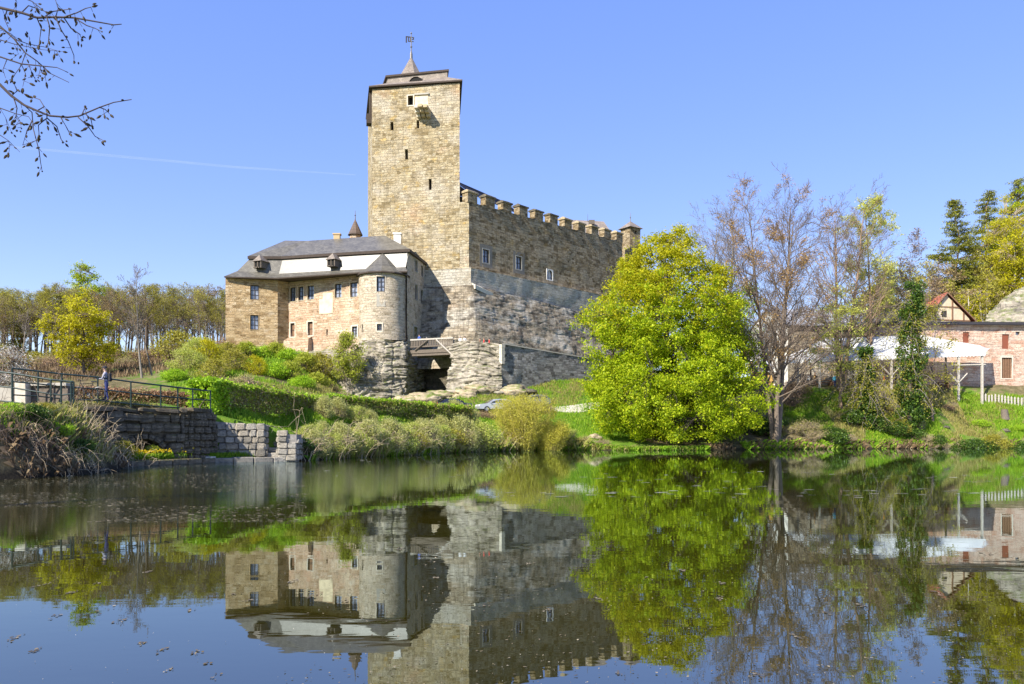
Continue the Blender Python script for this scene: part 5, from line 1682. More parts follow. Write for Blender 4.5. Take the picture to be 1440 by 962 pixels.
bare_tree('leaning_tree', 'dark leaning tree trunk on the slope right of the cyclist', 200, 92, 11.5, 96, 1, .16, SP_W, .1, 'barkgrey', 'twig', [('brownbud', .3, 2, .15, .08)], lean=(-.16, 0))
bare_tree('leaning_tree', 'slim leaning tree right of the dark leaning trunk', 214, 93, 10, 97, 1, .10, SP_W, .1, 'barkgrey', 'twig', [('brownbud', .3, 2, .15, .08)], lean=(-.2, 0))
leafy('blossom_bush', 'white blossoming bush at the left edge above the railing', 2, 60, [(.3, 1.0), (1.5, 2.0), (3.2, 2.1), (4.6, .8)], 500, 'blossom', 98, 7, .22, .06, .1, .4, cat_='bush')
# distant green field seen between the trunks
# ------------------------------------------------------------------ hedges, shrubs, grass
def hedge(name, label, a, b, Ya, Yb, top_a, top_b, th, leaf, seed, n_c, leaf2=None, top_leaf=None, sz=.075, base=None):
    rng = R(seed)
    pa, pb = PG(a, Ya), PG(b, Yb)
    L = (pb - pa).length; u = np.array([(pb - pa).x, (pb - pa).y, 0]); u /= np.linalg.norm(u); nn = np.array([-u[1], u[0], 0])
    h = plant(name, ((pa.x + pb.x) / 2, (pa.y + pb.y) / 2, (pa.z + pb.z) / 2))
    o = np.array(h.location)
    ha, hb = ZY(top_a, Ya) - pa.z, ZY(top_b, Yb) - pb.z
    def pos(s, t, v):
        x = pa.x + (pb.x - pa.x) * s + nn[0] * t; y = pa.y + (pb.y - pa.y) * s + nn[1] * t
        z = np.array([G(x, y)]) if False else pa.z + (pb.z - pa.z) * s
        return np.array([x, y, z + v * (ha + (hb - ha) * s)]) - o
    side, topc = [], []
    sn = rng.integers(99)
    for _ in range(n_c):
        s, t, v = rng.uniform(), rng.uniform(-1, 1), rng.uniform() ** .8
        f = rng.uniform()
        wob = 1 + .16 * fbm([[s * L * .5, v * 2, sn]], 3, 3)[0]
        if f < .40: topc.append(pos(s, t * th * wob, 1 + .10 * fbm([[s * L * .7, t, sn]], 4, 3)[0] - rng.uniform(0, .10)))
        elif f < .9: side.append(pos(s, (-1 if rng.uniform() < .7 else 1) * th * wob * rng.uniform(.75, 1.05), v))
        else: side.append(pos(rng.choice([0.0, 1.0]) + rng.normal() * .004, t * th, v))
    part('foliage', leaf_mesh(topc, 11, .10, sz * 1.15, rng, 1, .8), M[top_leaf or leaf], h)
    if leaf2:
        k = len(side) // 2
        part('foliage', leaf_mesh(side[:k], 8, .12, sz, rng, 1, .2), M[leaf], h); part('foliage', leaf_mesh(side[k:], 8, .12, sz, rng, 1, .2), M[leaf2], h)
    else:
        part('foliage', leaf_mesh(side, 9, .12, sz, rng, 1, .2), M[leaf], h)
    st = []
    for _ in range(int(L * 5)):
        s = rng.uniform(); b0 = pos(s, rng.uniform(-.5, .5) * th, 0); e0 = pos(min(1, max(0, s + rng.normal() * .01)), rng.uniform(-.9, .9) * th, rng.uniform(.6, .97))
        st.append((arch(b0, e0, 4, 0, rng, .08), np.linspace(.03, .01, 4)))
    part('stems', tubes(st, 4), M['twig'], h)['kind'] = 'stuff'
    return tag(h, label, 'hedge')
hedge('laurel_hedge', 'rounded bright green end of the clipped hedge beside the bridge', 281, 304, 47.3, 49, 535, 537, .75, 'laurel', 101, 520, sz=.085)
hedge('clipped_hedge', 'clipped hedge with green top and brown sides above the grass slope', 300, 442, 48.6, 62.5, 537, 561, .7, 'hedgeleaf', 102, 3000, 'hedgebrown', 'laurel')
hedge('clipped_hedge', 'long low clipped hedge running right from the foot of the rock', 446, 655, 63.5, 78, 557, 572, .75, 'hedgeleaf', 103, 3600, 'hedgebrown', 'laurel')
hedge('copper_hedge', 'low copper brown hedge behind the cyclist and railing', 60, 278, 46.5, 49.5, 545, 556, .45, 'copper', 104, 2400, 'hedgebrown', 'copper', .06)

def shrub_mesh(t, rng, rx, ry, h, n_cl, leaf, per=7, spr=.14, size=.07, stems=34, twig='twig', thr=.40, droop=0.0, flat=.8, fan=False, stem_r=.016, aspect=.6):
    pts = []
    sd = int(rng.integers(500))
    while len(pts) < n_cl:
        a = rng.uniform(0, 2 * PI); r = rng.uniform() ** .5; v = rng.uniform() ** (.75 if not fan else .6)
        prof_ = (math.sin(PI * min(1, .15 + v * .72)) if not fan else .25 + .75 * v ** .8) * (1 - .35 * max(0, v - .8) / .2)
        k = 1 + .5 * fbm([[math.cos(a) * 1.3, math.sin(a) * 1.3, v * 1.5]], sd, 2)[0]
        p = np.array([math.cos(a) * r * rx * prof_ * k, math.sin(a) * r * ry * prof_ * k, v * h * (1 + .25 * fbm([[math.cos(a) * r * 2, math.sin(a) * r * 2, 5]], sd + 1, 2)[0])])
        if vnoise([p * 1.4], sd)[0] > thr: pts.append(p)
    pts = np.array(pts)
    st = []
    for q in pts[rng.choice(len(pts), min(len(pts), stems), replace=False)]:
        b = np.array([q[0] * .25 + rng.normal() * .1, q[1] * .25 + rng.normal() * .1, -.15])
        q2 = q * (1.12 if fan else 1.0)
        st.append((arch(b, q2, 5, .12 * h, rng, .04), np.linspace(stem_r * 1.6, stem_r * .45, 5)))
        for _ in range(3):
            m = b + (q2 - b) * rng.uniform(.4, .9); st.append((arch(m, m + np.array([rng.normal() * .35 * rx * .5, rng.normal() * .35 * ry * .5, rng.uniform(.15, .5) * h * .5]), 4, .04, rng, .03), np.linspace(stem_r, stem_r * .4, 4)))
    part('stems', tubes(st, 3), M[twig], t)['kind'] = 'stuff'
    part('foliage', leaf_mesh(pts, per, spr, size, rng, flat, .3, aspect, droop), M[leaf], t)
M['sagegreen'] = m_leaf('light_green_shore_shrub_leaves', (.30, .37, .06), (.50, .55, .10), (.60, .58, .20), .45)
def shrub_proto(seed, **kw):
    t = plant('shrub', (0, 0, 0)); shrub_mesh(t, R(seed), **kw); return t
SHR = {
    'sage': shrub_proto(201, rx=1.6, ry=1.4, h=2.6, n_cl=900, leaf='sageleaf', twig='twigpale', stems=120, per=8, size=.065, spr=.2),
    'sage2': shrub_proto(202, rx=1.9, ry=1.4, h=2.2, n_cl=900, leaf='sagegreen', twig='twigpale', stems=130, per=8, size=.065, spr=.2),
    'fresh': shrub_proto(203, rx=1.8, ry=1.7, h=1.9, n_cl=520, leaf='shrubleaf', per=8, size=.085, spr=.17),
    'fresh2': shrub_proto(204, rx=2.2, ry=1.8, h=1.5, n_cl=520, leaf='laurel', per=8, size=.085, spr=.17),
    'olive': shrub_proto(205, rx=1.9, ry=1.7, h=2.1, n_cl=480, leaf='oliveleaf', per=7, size=.08, spr=.2, twig='twigpale', stems=60),
    'brown': shrub_proto(206, rx=1.7, ry=1.5, h=1.4, n_cl=380, leaf='budleaf', per=6, size=.055, spr=.2, twig='twig', stems=120),
    'dry': shrub_proto(207, rx=1.5, ry=1.2, h=1.2, n_cl=160, leaf='drygrass', per=5, size=.06, spr=.2, twig='twigpale', stems=150),
    'yellow': shrub_proto(208, rx=1.8, ry=1.6, h=2.4, n_cl=520, leaf='yellowleaf', per=7, size=.08, spr=.2),
    'ivyb': shrub_proto(209, rx=1.7, ry=1.5, h=1.6, n_cl=420, leaf='ivy', per=8, size=.09, spr=.16),
}
fresh_used = set()
sr = random.Random(77)
def shrub(kind, px, Y, s, label, group=None, name='shrub', dz=-.1, sz=None):
    g = PG(px, Y); loc = (g.x, g.y, g.z + dz); rz = sr.uniform(0, 6.28)
    sc = (s, s, (sz or s))
    if kind in fresh_used: o = dupe(SHR[kind], loc, rz, sc)
    else:
        fresh_used.add(kind); o = SHR[kind]; o.location = loc; o.rotation_euler = (0, 0, rz); o.scale = sc
    o.name = name
    for k in ('label', 'category', 'group'):
        if k in o: del o[k]
    return tag(o, label, 'shrub', group)
# hillside below the palace
for px, Y, k, s, lb in (
    (292, 100, 'yellow', 1.15, 'yellow green bush at the lower left corner of the palace'), (308, 104, 'sage2', .9, 'small pale green bush touching the palace corner'),
    (322, 103, 'olive', 1.0, 'olive bush under the left window of the palace wing'), (345, 104, 'fresh', 1.05, 'fresh green bush under the middle of the palace wing'),
    (368, 105, 'fresh2', 1.0, 'low bright bush left of the palace wing corner'), (388, 105, 'fresh', .95, 'green bush below the wing corner of the palace'),
    (410, 104.5, 'fresh2', .95, 'bright bush below the pink palace buttress'), (430, 103, 'fresh', 1.1, 'leafy bush at the foot of the palace main wall'),
    (452, 104, 'olive', 1.35, 'round olive bush on the edge of the rock below the palace wall'), (445, 99, 'fresh', 1.05, 'green bush low on the slope left of the pale rock'),
    (330, 92, 'olive', 1.1, 'olive bush halfway down the slope at the left'), (360, 92, 'yellow', .8, 'yellowish bush halfway down the slope'), (300, 88, 'olive', 1.0, 'thin olive bush at the left foot of the slope'),
    (385, 93, 'fresh2', 1.0, 'bright green bush in the middle of the slope'), (408, 94, 'fresh', 1.0, 'leafy green bush in the middle of the slope'), (425, 91, 'fresh2', .9, 'low green bush near the two dark heads'),
    (262, 92, 'sage2', 1.1, 'lime green bush at the foot of the wood left of the slope'), (245, 88, 'fresh2', .8, 'bright green bush in front of the wood'), (282, 112, 'sage2', 1.3, 'tall pale green bush against the palace corner'),
    (345, 84, 'dry', 1.3, 'dry straw coloured bush low on the slope'), (315, 82, 'dry', 1.2, 'dry bush at the left foot of the slope'), (465, 101, 'brown', .9, 'brown thicket beside the rock apron'), (478, 100, 'dry', .9, 'dry brush at the foot of the pale rock')):
    shrub(k, px, Y, s, lb, 'bushes on the slope below the palace')
g = leafy('small_tree', 'small light green tree growing in front of the grey rock under the turret', 488, 102.2, [(1.9, .6), (3.2, 1.6), (5.0, 1.9), (6.6, 1.5), (7.9, .5)], 900, 'shrubleaf', 211, 9, .25, .095, .10, .36, bark='barkgrey')
# shrubs along the shore left of centre
def SHPY(px): return float(np.interp(px, [405, 430, 480, 560, 620, 690, 760], [648.6, 648, 644.5, 641, 637.5, 634.5, 633.2]))
k_ = 0
shore_lab = ['pale twiggy', 'grey green', 'straw tinted', 'pale green']
for px, py, kind, s in ((428, 640, 'ivyb', .9), (444, 638, 'sage', .85), (462, 640, 'sage2', .9), (480, 637, 'sage', 1.0), (498, 638, 'sage2', .9), (515, 636, 'sage', 1.05), (532, 637, 'sage2', 1.0), (549, 635, 'sage', 1.1), (566, 634, 'sage2', 1.1), (583, 633, 'olive', .85), (600, 632, 'sage', 1.05), (618, 631, 'sage2', 1.1), (634, 630, 'olive', .9), (650, 629, 'sage', 1.15), (668, 628, 'sage2', 1.2)):
    p = S0(px, SHPY(px))
    o = shrub(kind, px, p.y + .75, s * (.66 + .011 * (p.y - 48)), '%s shore bush %s' % (shore_lab[k_ % 4], ('at the left end beside the small stone pier', 'second from the stone pier', 'third from the stone pier', 'fourth from the stone pier', 'fifth from the stone pier', 'sixth from the stone pier', 'seventh from the stone pier', 'eighth from the stone pier', 'ninth from the stone pier', 'tenth from the stone pier', 'below the hedge end', 'next but one to the willow, left side', 'dark olive, near the yellow willow', 'left neighbour of the yellow willow', 'touching the yellow willow')[k_]), 'bushes along the pond shore')
    k_ += 1
for i, px in enumerate(range(438, 690, 14)):
    p = S0(px, SHPY(px)); kind = ('sage2', 'sage', 'fresh2', 'sage', 'olive')[i % 5]
    shrub(kind, px, p.y + 2.9 + .05 * (p.y - 48), (.50 if kind[0] == 's' else .42) + .007 * (p.y - 48), '%s bush in the second row behind the shore bushes, %s' % ({'sage2': 'light green', 'sage': 'pale', 'fresh2': 'bright green', 'olive': 'olive'}[kind], ('first', 'second', 'third', 'fourth', 'fifth', 'sixth', 'seventh', 'eighth', 'ninth', 'tenth', 'tenth from right', 'ninth from right', 'eighth from right', 'seventh from right', 'fourth from right', 'third from right', 'second from right', 'rightmost')[i]), 'bushes along the pond shore')
for i, (px, Y, kind, s, lb) in enumerate(((455, 60, 'sage', .6, 'pale upright bush at the joint of the two hedges'), (475, 62, 'sage', .6, 'pale upright bush in front of the long hedge, left part'), (497, 63, 'sage2', .6, 'broad pale bush in front of the long hedge'), (520, 64, 'sage', .5, 'pale bush in front of the middle of the long hedge'),
        (657, 79, 'sage', .8, 'tall pale green bush hiding the front of the dark blue car'), (640, 78, 'sage', .8, 'pale green bush right of the long hedge'), (676, 90.5, 'brown', .6, 'brown bush in front of the silver car'), (692, 91, 'brown', .65, 'reddish brown bush covering the side of the silver car'), (752, 95, 'brown', .9, 'brown bush in front of the grey car'), (768, 95, 'brown', .7, 'brown bush left of the pale path'))):
    shrub(kind, px, Y, s, lb, None)
M['twigyellow'] = m_plain('yellow_willow_rods', (.42, .36, .08), .8, .25, 3, 0)
def willow(px, py, seed, label, rx, ry, h):
    p = S0(px, py); g = PG(px, p.y + 1.5)
    t = plant('willow_bush', (g.x, g.y, g.z - .2))
    shrub_mesh(t, R(seed), rx, ry, h, 2600, 'willowleaf', 9, .15, .075, 300, 'twigyellow', .30, 0, 1.4, True, .014, .35)
    return tag(t, label, 'shrub')
willow(735, 634.0, 221, 'big yellow green willow bush standing on the shore in front of the parked cars', 3.6, 2.3, 5.2)
willow(775, 633.8, 222, 'lower right half of the yellow willow clump beside the lawn', 2.2, 1.8, 3.6)
for px, py, kind, s, lb in ((800, 633, 'sage2', .7, 'low bush at the water between the willow and the lawn'), (822, 633, 'dry', .8, 'pinkish dry brush pile at the lawn edge'), (846, 633, 'dry', .6, 'flat dry brush left of the big maple')):
    p = S0(px, py); shrub(kind, px, p.y + 1.0, s, lb)
# right bank undergrowth
rr_ = random.Random(31)
rlabs = ['leafy', 'straggly', 'dense', 'thin', 'low', 'spreading']
used_l = set()
for i in range(58):
    px = 1026 + i * 7.4 + rr_.uniform(-4, 4)
    low = i % 3 != 0
    Y = (S0(px, 631.5 if px < 1200 else 630.8).y + rr_.uniform(.8, 2.0)) if low else rr_.uniform(96, 102.5) if px > 1110 else rr_.uniform(96, 101)
    kind = rr_.choice(['ivyb', 'ivyb', 'dry', 'olive']) if low else rr_.choice(['fresh', 'dry', 'fresh2', 'sage', 'brown', 'fresh'])
    s = rr_.uniform(.7, 1.1) if low else rr_.uniform(.35, .6)
    where = ('at the water' if low else 'up the slope') + (' right of the big maple' if px < 1080 else ' near the budding tree' if px < 1130 else ' below the canopy' if px < 1200 else ' beside the ivy clad trees' if px < 1310 else ' under the long stone house' if px < 1400 else ' at the right edge')
    nm = {'ivyb': 'dark evergreen', 'olive': 'olive', 'dry': 'straw coloured', 'fresh': 'fresh green', 'fresh2': 'bright green', 'brown': 'brown', 'sage': 'pale'}[kind]
    lab = next((q for q in ('%s%s %s bush %s' % (('small ' if s < .7 else 'big ' if s > 1.05 else ''), rlabs[(i + j) % 6], nm, where) for j in (0, 3, 4, 5)) if q not in used_l), '%s bush %s' % (nm, where))
    used_l.add(lab); shrub(kind, px, Y, s, lab, 'undergrowth of the right bank')
for px, Y, kind, s, lb in ((1116, 101.5, 'brown', 1.3, 'big pinkish brown budding bush at the left end of the canopy'), (1104, 99, 'brown', 1.4, 'pinkish budding bush beside the tall budding tree'), (1352, 124, 'olive', 2.0, 'olive bush behind the long roof'), (1395, 129, 'olive', 1.8, 'olive bush at the foot of the big rock')):
    shrub(kind, px, Y, s, lb)

for i in range(34):
    px = -20 + i * 9.8 + rr_.uniform(-4, 4); Y = rr_.uniform(112, 138); kind = rr_.choice(['brown', 'brown', 'dry', 'olive', 'brown', 'dry'])
    shrub(kind, px, Y, rr_.uniform(1.1, 1.9), '%s %s thicket under the wood trees %s' % (rlabs[i % 6], {'brown': 'brown', 'olive': 'olive', 'dry': 'straw coloured', 'yellow': 'yellowish'}[kind], zone(px)), 'undergrowth of the far wood')
# grass: blades scattered over the open turf
def blades(name, n, poly, lo, hi, w_, mat, seed, label, bend=.35, sfilter=.3, clump=None):
    rng = R(seed)
    P_ = np.array([((a - CX) / F_PX * b, b) for a, b in poly])
    mn, mx = P_.min(0), P_.max(0)
    pts = np.zeros((0, 2))
    while len(pts) < n:
        q = rng.uniform(mn, mx, (n * 2, 2))
        ins = np.zeros(len(q), bool)
        for i in range(len(P_)):
            (ax, ay), (bx, by) = P_[i], P_[(i + 1) % len(P_)]
            c = ((ay > q[:, 1]) != (by > q[:, 1])) & (q[:, 0] < (bx - ax) * (q[:, 1] - ay) / ((by - ay) if abs(by - ay) > 1e-9 else 1e-9) + ax)
            ins ^= c
        q = q[ins]
        if clump is not None: q = q[vnoise(np.c_[q * clump, q[:, :1] * 0], seed) > .48]
        pts = np.concatenate([pts, q])
        if len(q) == 0: break
    pts = pts[:n]
    s = shore_sdf(pts[:, 0], pts[:, 1]); pts = pts[s > sfilter]
    z = GH(pts[:, 0], pts[:, 1])
    m = len(pts)
    h = rng.uniform(lo, hi, m) * (0.6 + .8 * vnoise(np.c_[pts * .6, pts[:, :1] * 0], seed + 1))
    a = rng.uniform(0, 2 * PI, m); dx, dy = np.cos(a), np.sin(a)
    b = rng.uniform(0, 2 * PI, m)
    base = np.c_[pts, z - .03]
    sd = np.c_[dx, dy, np.zeros(m)] * w_ * .5
    ben = np.c_[np.cos(b), np.sin(b), np.zeros(m)] * (h * bend * rng.uniform(.2, 1.2, m))[:, None]
    up = np.c_[np.zeros(m), np.zeros(m), h]
    V = np.stack([base - sd, base + sd, base + ben * .5 + up * .75 + sd * .55, base + ben + up], 1).reshape(-1, 3)
    o = npobj(name, V, np.arange(m * 4).reshape(-1, 4), mat)
    return tag(o, label, kind='stuff')
blades('grass', 26000, [(268, 46.8), (372, 49.3), (410, 52), (450, 58), (560, 69), (640, 76), (640, 79), (560, 73), (440, 62), (300, 50)], .15, .42, .05, M['grassblade'], 301, 'lush green grass of the slope below the hedges')
blades('grass', 26000, [(690, 82), (830, 86), (880, 90), (880, 103), (815, 112), (700, 103), (620, 102), (620, 92)], .15, .45, .07, M['grassblade'], 302, 'green lawn left of the big maple')
blades('grass', 15000, [(540, 96), (810, 100), (830, 112), (640, 106), (560, 104)], .15, .4, .07, M['drygrass'], 303, 'dry grass under the castle ramp', clump=.3)
blades('grass', 45000, [(1080, 90), (1450, 99.5), (1450, 106), (1110, 103.5)], .15, .5, .08, M['grassblade'], 304, 'grass of the right bank', clump=.25)
blades('grass', 34000, [(1080, 90), (1450, 99.5), (1450, 106), (1110, 103.5)], .15, .45, .08, M['drygrass'], 305, 'dry grass of the right bank', clump=.3)
blades('grass', 16000, [(-60, 28), (30, 29), (110, 31.5), (150, 35), (110, 38), (-60, 37)], .10, .32, .02, M['grassblade'], 306, 'green grass on the near left bank', sfilter=.9)
blades('grass', 7000, [(-60, 28), (30, 29), (120, 31.5), (168, 35), (110, 38), (-60, 37)], .15, .45, .013, M['drygrass'], 307, 'dry grass hanging over the near left bank', sfilter=.2, bend=.9)
blades('grass', 22000, [(240, 78), (440, 80), (480, 104), (420, 111), (320, 111), (240, 100)], .2, .55, .08, M['grassblade'], 308, 'rough grass on the slope under the palace', clump=.22)
blades('grass', 16000, [(240, 78), (440, 80), (480, 104), (420, 111), (320, 111), (240, 100)], .2, .6, .08, M['drygrass'], 309, 'dry rough grass on the slope under the palace', clump=.28)
blades('grass', 12000, [(-40, 90), (290, 95), (310, 135), (-40, 135)], .3, .8, .12, M['ground_litter'], 310, 'leaf litter and stalks on the floor of the wood')

def fringe(n, i0, i1, lo, hi, w_, mat, seed, label, d0=-.12, d1=.9, bend=.6):
    """grass and reed blades standing along a stretch of the shore line"""
    rng = R(seed); seg = SH[i0:i1 + 1]; L = np.hypot(*np.diff(seg, axis=0).T); cum = np.r_[0, np.cumsum(L)]
    t = rng.uniform(0, cum[-1], n); x = np.interp(t, cum, seg[:, 0]); y = np.interp(t, cum, seg[:, 1])
    k = np.clip(np.searchsorted(cum, t) - 1, 0, len(L) - 1); dx, dy = np.diff(seg, axis=0)[k].T / L[k]
    off_ = rng.uniform(d0, d1, n); x, y = x - dy * off_, y + dx * off_
    keep = vnoise(np.c_[x * .7, y * .7, x * 0], seed) > .40; x, y = x[keep], y[keep]; m = len(x)
    z = np.maximum(GH(x, y), -.05); h = rng.uniform(lo, hi, m); a = rng.uniform(0, 2 * PI, m); b = rng.uniform(0, 2 * PI, m)
    base = np.c_[x, y, z - .05]; sd = np.c_[np.cos(a), np.sin(a), a * 0] * w_ * .5; ben = np.c_[np.cos(b), np.sin(b) - .5, b * 0] * (h * bend * rng.uniform(.2, 1.2, m))[:, None]; up = np.c_[a * 0, a * 0, h]
    V = np.stack([base - sd, base + sd, base + ben * .5 + up * .75 + sd * .55, base + ben + up * rng.uniform(.6, 1, (m, 1))], 1).reshape(-1, 3)
    return tag(npobj('grass', V, np.arange(m * 4).reshape(-1, 4), mat), label, kind='stuff')
I0 = 3
fringe(2600, I0, I0 + 4, .15, .5, .012, M['ground_litter'], 321, 'dry grass hanging over the edge of the near left bank', -.05, 1.2, .9)
fringe(9000, I0 + 7, I0 + 13, .3, 1.1, .045, M['drygrass'], 322, 'straw coloured reeds along the left shore', bend=.7)
fringe(7000, I0 + 7, I0 + 13, .25, .8, .045, M['grassblade'], 323, 'green reeds along the left shore')
fringe(9000, I0 + 12, I0 + 15, .15, .5, .06, M['grassblade'], 324, 'grass at the edge of the lawn')
fringe(4000, I0 + 12, I0 + 15, .15, .5, .06, M['drygrass'], 325, 'dry grass at the edge of the lawn')
fringe(4000, I0 + 15, I0 + 19, .2, .7, .05, M['ground_litter'], 326, 'dry reeds along the right shore', bend=.8)
fringe(4500, I0 + 15, I0 + 19, .2, .7, .05, M['grassblade'], 327, 'green grass along the right shore', bend=.8)
# ------------------------------------------------------------------ laid stones
def stone_meshes(n, seed):
    out = []
    for k in range(n):
        bm = bmesh.new(); bmesh.ops.create_cube(bm, size=1.0)
        bmesh.ops.bevel(bm, geom=list(bm.edges), offset=.13, segments=1, affect='EDGES')
        rng = np.random.default_rng(seed + k)
        for v in bm.verts:
            v.co += Vector(rng.normal(size=3) * .05)
            if v.co.y < -.3: v.co.y -= rng.uniform(0, .10)
        me = bpy.data.meshes.new('stone'); bm.to_mesh(me); bm.free(); me.materials.append(M['block'])
        out.append(me)
    return out
STONES = stone_meshes(9, 400)
STONES2 = [m.copy() for m in STONES]
for m in STONES2:
    m.materials.clear(); m.materials.append(M['mosswall'])  # mossy copies, darker so their colour carries the bridge's shade
def lay(wl, parent, u0, u1, v0, v1, rows, wmin, wmax, seed, skip=None, proud=.10, top=None, name='stone', dark=False):
    r = random.Random(seed); v = v0; rz = math.atan2(wl.u.y, wl.u.x)
    base = Vector(parent.location)
    for j in range(rows):
        h = (v1 - v0) / rows
        u = u0
        while u < u1 - .12:
            w_ = min(r.uniform(wmin, wmax), u1 - u)
            if u1 - u - w_ < .15: w_ = u1 - u
            hh = h * r.uniform(.80, 1.04)
            tp = top((u + w_ / 2)) if top else 99
            uc, vc = u + w_ / 2, v + h / 2
            if dark: hh *= r.uniform(.85, 1.15)
            if vc < tp and not (skip and skip(uc, vc)):
                o = _link0(name, r.choice(STONES2 if dark else STONES), parent)
                o.location = wl.map(uc, vc, proud * r.uniform(.3, 2.0 if dark else 1.1) - .12) - base
                o.rotation_euler = (0, r.uniform(-.06, .06) * (2.2 if dark else 1), rz + r.uniform(-.03, .03) * (3 if dark else 1))
                o.scale = (w_ * .965, .34, hh * .97)
            u += w_
        v += h
# the stone bridge over the outlet
br_a, br_b = P(60, 600, 37.6), P(258, 600, 43.2)
bw_ = Wall(xy(br_a), xy(br_b))
sb = wempty('stone_bridge', (bw_.map(bw_.L / 2, 0).x, bw_.map(bw_.L / 2, 0).y + 1, 0.2))
tag(sb, 'old mossy stone bridge with a low arch left of the retaining wall', 'bridge')
zbt = ZY(576, 43.2)
ua, _ = bw_.at(202, 640); ah, av = 1.15, 1.25
def in_arch(u, v): return ((u - ua) / ah) ** 2 + ((v - .1) / av) ** 2 < 1
mb = MB()
NA = 12
arcp = [(ua + ah * math.cos(PI - PI * k / NA), .1 + av * math.sin(PI * k / NA)) for k in range(NA + 1)]
for k in range(NA):
    (a0, b0), (a1, b1) = arcp[k], arcp[k + 1]
    mb.face([bw_.map(a0, b0, -.08), bw_.map(a1, b1, -.08), bw_.map(a1, zbt, -.08), bw_.map(a0, zbt, -.08)])
    mb.face([bw_.map(a1, b1, -.08), bw_.map(a0, b0, -.08), bw_.map(a0, b0, -3.2), bw_.map(a1, b1, -3.2)])
mb.face([bw_.map(0, -.4, -.08), bw_.map(ua - ah, -.4, -.08), bw_.map(ua - ah, zbt, -.08), bw_.map(0, zbt, -.08)])
mb.face([bw_.map(ua + ah, -.4, -.08), bw_.map(bw_.L, -.4, -.08), bw_.map(bw_.L, zbt, -.08), bw_.map(ua + ah, zbt, -.08)])
mb.face([bw_.map(ua - ah, -.3, -3.1), bw_.map(ua + ah, -.3, -3.1), bw_.map(ua + ah, 1.6, -3.1), bw_.map(ua - ah, 1.6, -3.1)])
mb.face([bw_.map(0, zbt, -.08), bw_.map(bw_.L, zbt, -.08), bw_.map(bw_.L, zbt, -3.6), bw_.map(0, zbt, -3.6)])
mb.face([bw_.map(bw_.L, -.4, -.08), bw_.map(bw_.L, -.4, -2), bw_.map(bw_.L, zbt, -2), bw_.map(bw_.L, zbt, -.08)])
mb.build('core', M['mosswall'], sb)
lay(bw_, sb, 1.6, bw_.L, .05, zbt - .22, 5, .4, 1.0, 41, dark=True, skip=lambda u, v: ((u - ua) / (ah + .24)) ** 2 + ((v - .1) / (av + .24)) ** 2 < 1)
for k in range(11):
    g = PI * (k + .5) / 11
    o = _link0('voussoir', STONES2[k % 9], sb)
    o.location = bw_.map(ua + (ah + .12) * math.cos(PI - g), .1 + (av + .12) * math.sin(g), -.04) - Vector(sb.location)
    o.rotation_euler = (0, g - PI / 2, math.atan2(bw_.u.y, bw_.u.x)); o.scale = (.32, .4, .27)
lay(bw_, sb, 0, bw_.L, zbt - .2, zbt + .04, 1, .8, 1.4, 42, dark=True, proud=.22, name='coping_stone')
# buttress pillar between the bridge and the wall
pl_ = wempty('stone_pillar', (P(264, 640, 42.6).x, 43, .2))
tag(pl_, 'square stone pillar between the bridge and the lit retaining wall', 'pillar')
pa_, pb_ = P(256, 600, 43.3), P(272, 600, 43.5)
pw = Wall(xy(pa_), xy(pb_)); pw2 = Wall(xy(pb_), (pb_.x + .25, pb_.y + 2.4)); pw3 = Wall((pa_.x - .1, pa_.y + 1.4), xy(pa_))
zpt = ZY(577, 42.4)
mb = MB()
mb.prism([xy(pa_), xy(pb_), (pb_.x + .25, pb_.y + 2.4), (pa_.x - .1, pa_.y + 2.4)], -.4, zpt)
mb.build('core', M['mosswall'], pl_)
lay(pw, pl_, 0, pw.L, .1, zpt - .1, 7, .3, .45, 43, dark=True); lay(pw2, pl_, 0, pw2.L, .1, zpt - .1, 7, .4, .6, 44, dark=True)
mb = MB(); mb.box(((pa_.x + pb_.x) / 2 + .08, pa_.y + 1.1, zpt + .06), (pw.L + .22, 2.7, .22)); mb.build('cap', M['mosswall'], pl_, bevel=.03)
# retaining wall with squared stones
ra_, rb2 = P(266, 620, 45.6), P(373, 620, 46.5)
rt = Wall(xy(ra_), xy(rb2))
rwt = wempty('retaining_wall', (rt.map(rt.L / 2, 0).x, rt.map(rt.L / 2, 0).y, .3))
tag(rwt, 'sunlit wall of squared grey stones at the foot of the grass slope', 'wall')
zt0, zt1_ = rt.at(283, 587)[1], rt.at(371, 597.5)[1]
def rtop(u): return zt0 + (zt1_ - zt0) * max(0, u - .7) / (rt.L - .7)
mb = MB()
for (u0, u1) in ((0, rt.L * .5), (rt.L * .5, rt.L)):
    mb.face([rt.map(u0, -.3, -.05), rt.map(u1, -.3, -.05), rt.map(u1, rtop(u1) - .12, -.05), rt.map(u0, rtop(u0) - .12, -.05)])
    mb.face([rt.map(u0, rtop(u0) - .12, -.05), rt.map(u1, rtop(u1) - .12, -.05), rt.map(u1, rtop(u1) - .12, -1.0), rt.map(u0, rtop(u0) - .12, -1.0)])
mb.face([rt.map(rt.L, -.3, -.05), rt.map(rt.L, -.3, -2.4), rt.map(rt.L, rtop(rt.L) - .12, -2.4), rt.map(rt.L, rtop(rt.L) - .12, -.05)])
mb.build('core', M['mortar'], rwt)
lay(rt, rwt, 0, rt.L, .30, zt0 + .05, 6, .32, .68, 45, top=lambda u: rtop(u) - .05)
rside = Wall(xy(rt.map(rt.L, 0, 0)), xy(rt.map(rt.L, 0, -2.4)))
lay(rside, rwt, 0, 2.2, .3, zt1_, 5, .4, .7, 46)
